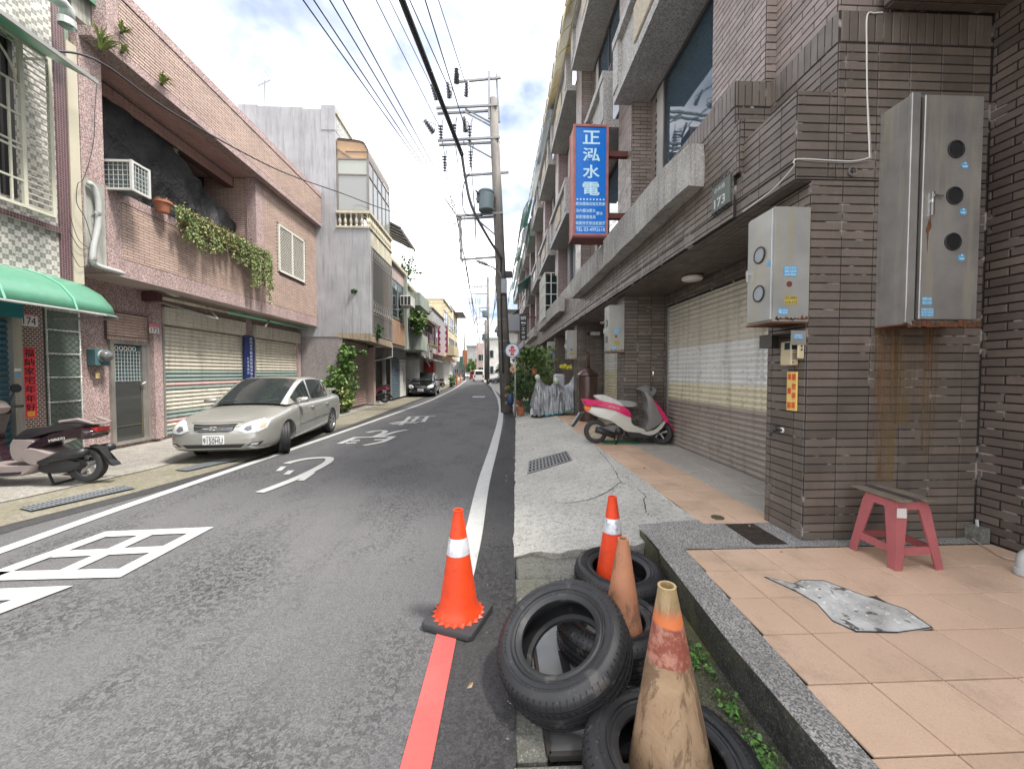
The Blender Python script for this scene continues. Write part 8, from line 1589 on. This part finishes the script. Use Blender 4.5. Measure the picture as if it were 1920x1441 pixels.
t = thing('transformer', 'blue grey can transformer hung on the near utility pole', 'transformer', gy(912, 400, YP-.3)); p = gy(911.5, 396, YP-.35); m = MB(); m.lathe([(0, 0), (.24, 0), (.27, .03), (.27, .62), (.285, .63), (.285, .68), (.24, .72), (0, .74)], p, n=26); m.build('tank', TRF, t, smooth=35); m = MB(); insul(m, p+V((-.2, -.1, .55)), (-.6, -.3, .3), .2, .05); insul(m, p+V((-.22, -.05, .4)), (-1, 0, 0), .12, .04); m.box((p.x-.34, p.y-.1, p.z+.3), (p.x-.26, p.y+.05, p.z+.6)); m.build('bushing', PORC, t); m = MB(); m.bar(p+V((.2, .2, .5)), p+V((.42, .35, .5)), .06); m.bar(p+V((.2, .2, .15)), p+V((.45, .35, .15)), .06); m.build('bracket', ARM, t)
t = thing('street_lamp', 'grey street lamp head on an arm from the near utility pole', 'street lamp', gy(905, 495, YP-.3)); m = MB(); m.tube([tuple(gy(x, y, YP-.3)) for x, y in ((941, 524), (938, 512), (924, 501), (914, 497))], .03, 8); m.build('arm', ARM, t, smooth=True); m = MB(); p = gy(908, 495, YP-.35); m.loft([[(p.x+x, p.y+y, p.z+z-x*.35) for y, z in ((-.07*k, 0), (-.05*k, .06*k), (.05*k, .06*k), (.07*k, 0), (.04*k, -.03*k), (-.04*k, -.03*k))] for x, k in ((-.28, .5), (-.2, 1), (0, 1.2), (.12, .9), (.16, .5))]); m.build('head', ARM, t, norm=True)
t = thing('junction_box', 'grey junction box strapped to the near utility pole', 'junction box', gy(943, 540, YP-.25)); p = gy(944, 536, YP-.27); m = MB(); m.bbox((p.x-.1, p.y-.08, p.z-.28), (p.x+.12, p.y+.08, p.z+.25), .02); m.build('box', ARM, t); m = MB(); m.bbox((p.x+.02, p.y+.0, p.z+.3), (p.x+.32, p.y+.1, p.z+.55), .03); m.build('upper_box', DARK, t)
m = MB()
for py in (560, 600, 640, 660): q = gy(948, py, YP); f = (q.z-pb.z)/(ptp.z-pb.z); c_ = pb.lerp(ptp, f); m.lathe([(.225-.075*f+.006, 0), (.225-.075*f+.006, .03)], (c_.x, c_.y, q.z), n=20)
m.build('strap', ARM, pole)
m = MB(); m.tube([gy(939, 486, YP-.2), gy(940, 600, YP-.24), gy(943, 700, YP-.24)], .035, 6); m.build('conduit', DARK, pole)
t = thing('blue_bag', 'dark blue bag tied to the foot of the near utility pole', 'bag', gy(957, 748, YP-.3)); p = gy(957, 748, YP-.25); m = MB(); m.lathe([(0, -.22), (.11, -.2), (.14, -.05), (.10, .14), (.03, .2)], p, n=14); m.build('sack', m_plain('blue_bag', (.03, .06, .14), .6), t, smooth=True); m = MB(); m.tube([p+V((0, 0, .18)), p+V((-.1, .15, .3))], .01, 5); m.build('cord', DARK, t)
P2 = upole('second utility pole with striped foot behind the near one', 915, 915, 50, 520, .22, .15, [(536, 884, 917, 0), (550, 883, 917, 0), (576, 897, 918, 0), (594, 893, 916, 0), (607, 893, 916, 0), (622, 894, 916, 0)], False)
m = MB(); m.bar(gy(894, 594, 50), gy(895, 622, 50), .15); m.bar(gy(898, 580, 50), gy(913, 592, 50), .1); m.build('brace', ARM, P2[0]); m = MB(); m.tube([gy(911, 600, 49.7), gy(911, 712, 49.7)], .2, 10); m.build('twin_shaft', POLE, P2[0], smooth=True)
t = thing('transformer', 'far drum transformer on the second utility pole', 'transformer', gy(909, 590, 49.5)); m = MB()
m.lathe([(0, 0), (.33, 0), (.35, .7), (0, .75)], gy(909, 593, 49.5), n=16); m.build('tank', TRF, t); m = MB(); m.lathe([(0, 0), (.33, 0), (.35, .7), (0, .75)], gy(909, 636, 49.5), n=16); m.build('lower_tank', TRF, t)
P3 = upole('third utility pole far down the street on the left', 870.5, 870.5, 70, 623, .17, .12, [(626, 868, 884, 0), (634, 870, 888, 0), (641, 870, 886, 0)], False, False); P4 = upole('fourth utility pole, small, above the far vans', 899.5, 899.5, 100, 630, .17, .12, [(634, 893, 901, 0), (641, 895, 905, 0), (650, 895, 906, 0)], False, False)
# ------------------------------------------------------------------ overhead wires
def span(label, p0, e, r=.012, sag=.25, far=None, ext=1.35, mat=None, name='overhead_wire', group='overhead wires over the street'):
    """from pixel p0 on the photograph's top edge (same height as its end) to point e, carried on past the camera"""
    e = V(e); d = ray(*p0); tt = (e.z-EYE)/d.z; a = CAM+d*tt; back = e+(a-e)*ext*1.6; pts = []
    for k in range(13): f = k/12; q = back.lerp(e, f); pts.append(q-V((0, 0, sag*4*f*(1-f)*0 + (0.0)))); 
    m = MB(); m.tube(pts, r, 6); o = solo(name, mat or WIRE, m, label, 'wire', group, smooth=True); return o
e4 = [gy(x, y, YP) for x, y in ((857, 405), (860, 404), (862, 402), (858, 407))]
WL = 'thin black wire high over the street running to the near utility pole'
ORD = 'first second third fourth fifth sixth seventh eighth ninth'.split()
for q_, (px, e) in enumerate(((568, e4[3]), (588, e4[0]), (618, e4[1]), (643, e4[2]))): span(ORD[q_]+' from the left of the nine black wires over the street', (px, 0), e, .012)
for q_, (px, ep) in enumerate(((705, (824, 238)), (730, (820, 185)), (768, (847, 178)), (797, (872, 240)), (822, (878, 172)))): span(ORD[q_+4]+' from the left of the nine black wires over the street', (px, 0), gy(ep[0], ep[1], YP-.3), .012 if px not in (768, 797) else .017)
span('thick black telephone cable sweeping over the street to the pole', (752, -4), gy(866, 290, YP-.6), .075, group='', name='overhead_cable')
m = MB(); m.tube([tuple(p) for p in smooth([tuple(gy(866, 290, YP-.6)), tuple(gy(872, 330, YP-.5)), tuple(gy(884, 385, YP-.45)), tuple(gy(912, 440, YP-.4)), tuple(gy(941, 486, YP-.3))], 6)], [.05]*25, 8); solo('overhead_cable', WIRE, m, 'black cable dropping from the upper crossarms down to the pole', 'cable', smooth=True)
wire('overhead_cable', 'cable hanging in a loop from the crossarm beside the transformer', [gy(x, y, YP-.3) for x, y in ((880, 325), (870, 345), (867, 375), (870, 395), (880, 404), (905, 404))], .02)
wire('service_wire', 'single black service wire crossing from the salmon house to the pole', [V((-6.3, 5.9, 6.1)), gy(190, 118, 6.4), gx(330, 215, -6.1), gx(520, 318, -5.9), gy(640, 362, 14.0), gy(740, 398, 14.2), gy(855, 420, YP)], .016, cat='wire')
for k, (pts, Y) in enumerate((([(745, 452), (800, 485), (880, 530)], 22), ([(730, 415), (820, 470), (893, 500)], 20), ([(783, 568), (840, 568), (882, 560)], 36), ([(783, 572), (830, 575), (885, 567)], 38), ([(805, 592), (850, 583), (890, 566)], 40), ([(845, 617), (870, 606), (893, 598)], 46))):
    m = MB(); m.tube([tuple(p) for p in smooth([tuple(gy(x, y, Y)) for x, y in pts], 6)], .018, 5); solo('crossing_wire', WIRE, m, ['faint wire from the sun room roof down to the pole', 'faint wire crossing above the first one', 'upper of the two far level wires', 'lower of the two far level wires', 'far wire rising to the right', 'far wire from the yellow house eave to the second pole'][k], 'wire', smooth=True)
def hop(label, a, b, n, r=.014, sag=.5, group='wires between the far poles'):
    a = V(a); b = V(b); pts = [a.lerp(b, k/14)-V((0, 0, sag*4*(k/14)*(1-k/14))) for k in range(15)]; m = MB(); m.tube(pts, r, 4); return solo('overhead_wire', WIRE, m, label, 'wire', group)
HL = 'thin wire strung between the near and the second utility pole'
for (xa, ya), (xb, yb_) in (((826, 246), (884, 536)), ((851, 246), (890, 536)), ((880, 246), (900, 536)), ((833, 300), (883, 550)), ((882, 290), (905, 550)), ((857, 408), (894, 594)), ((863, 410), (894, 607)), ((866, 486), (895, 622)), ((890, 408), (897, 576)), ((858, 400), (893, 590))): hop(HL, gy(xa, ya, YP), gy(xb, yb_, 50), 1, .016, .6)
HL2 = 'thin wire strung from the second utility pole into the distance'
for (xa, ya), (xb, yb_) in (((884, 536), (893, 634)), ((890, 536), (897, 634)), ((900, 536), (899, 641)), ((883, 550), (895, 650)), ((894, 594), (872, 634)), ((894, 607), (895, 655)), ((893, 594), (870, 641))): hop(HL2, gy(xa, ya, 50), gy(xb, yb_, 90), 1, .03, .8, 'wires beyond the second pole')
wire('overhead_cable', 'cable dropping along the second pole', [gy(x, y, 49) for x, y in ((930, 540), (925, 590), (919, 610))], .05); wire('overhead_cable', 'thin cables hanging beside the street lamp', [gy(x, y, YP-.4) for x, y in ((935, 488), (929, 520), (931, 555), (927, 580))], .012)
# bollards and small far street things
for k, (px, py, Y, mt, lab) in enumerate(((857, 722, 44, ORNG, 'orange striped post on the far left pavement'), (864, 716, 55, ORNG, 'second orange post farther left'),)): b = gz(px, py, 0); t = thing('bollard', lab, 'bollard', b); m = MB(); m.lathe([(.12, 0), (.12, 1.1), (0, 1.15)], b, n=12); m.build('post', mt, t); m = MB(); m.lathe([(.125, .6), (.125, .8)], b, n=12); m.build('band', WT_, t)

m = MB()
for _ in range(420):
    y = random.uniform(.9, 14); x = xr(y)+random.gauss(.02, .05) if random.random() < .6 else random.uniform(.62, 1.1); z = .006 if x < xr(y) else (-.03 if y < 3 else apron_z(x, y)); s_ = random.uniform(.003, .010); m.add([(x-s_, y, z), (x+s_, y-s_*.5, z), (x+s_*.3, y+s_, z), (x, y, z+s_*.9)], [(0, 1, 3), (1, 2, 3), (2, 0, 3)])
solo('gutter_grit', m_plain('grit', (.22, .20, .17), .9), m, kind='stuff')
m = MB()
for _ in range(70): y = random.uniform(.6, 12); x = random.choice((random.uniform(.6, 1.1), xr(y)-random.random()*.3, random.uniform(1.3, 2.2))); z = .21 if x > 1.25 else (.02 if y > 3.2 and x > xr(y) else (.012 if x < xr(y) else -.02)); leaf_clump(m, (x, y, z+(apron_z(x, y) if x > xr(y) and y > 3.2 and x < 1.78 else 0)), (.005, .005, .003), 1, .03)
solo('fallen_leaves', LEAF_DRY, m, kind='stuff')
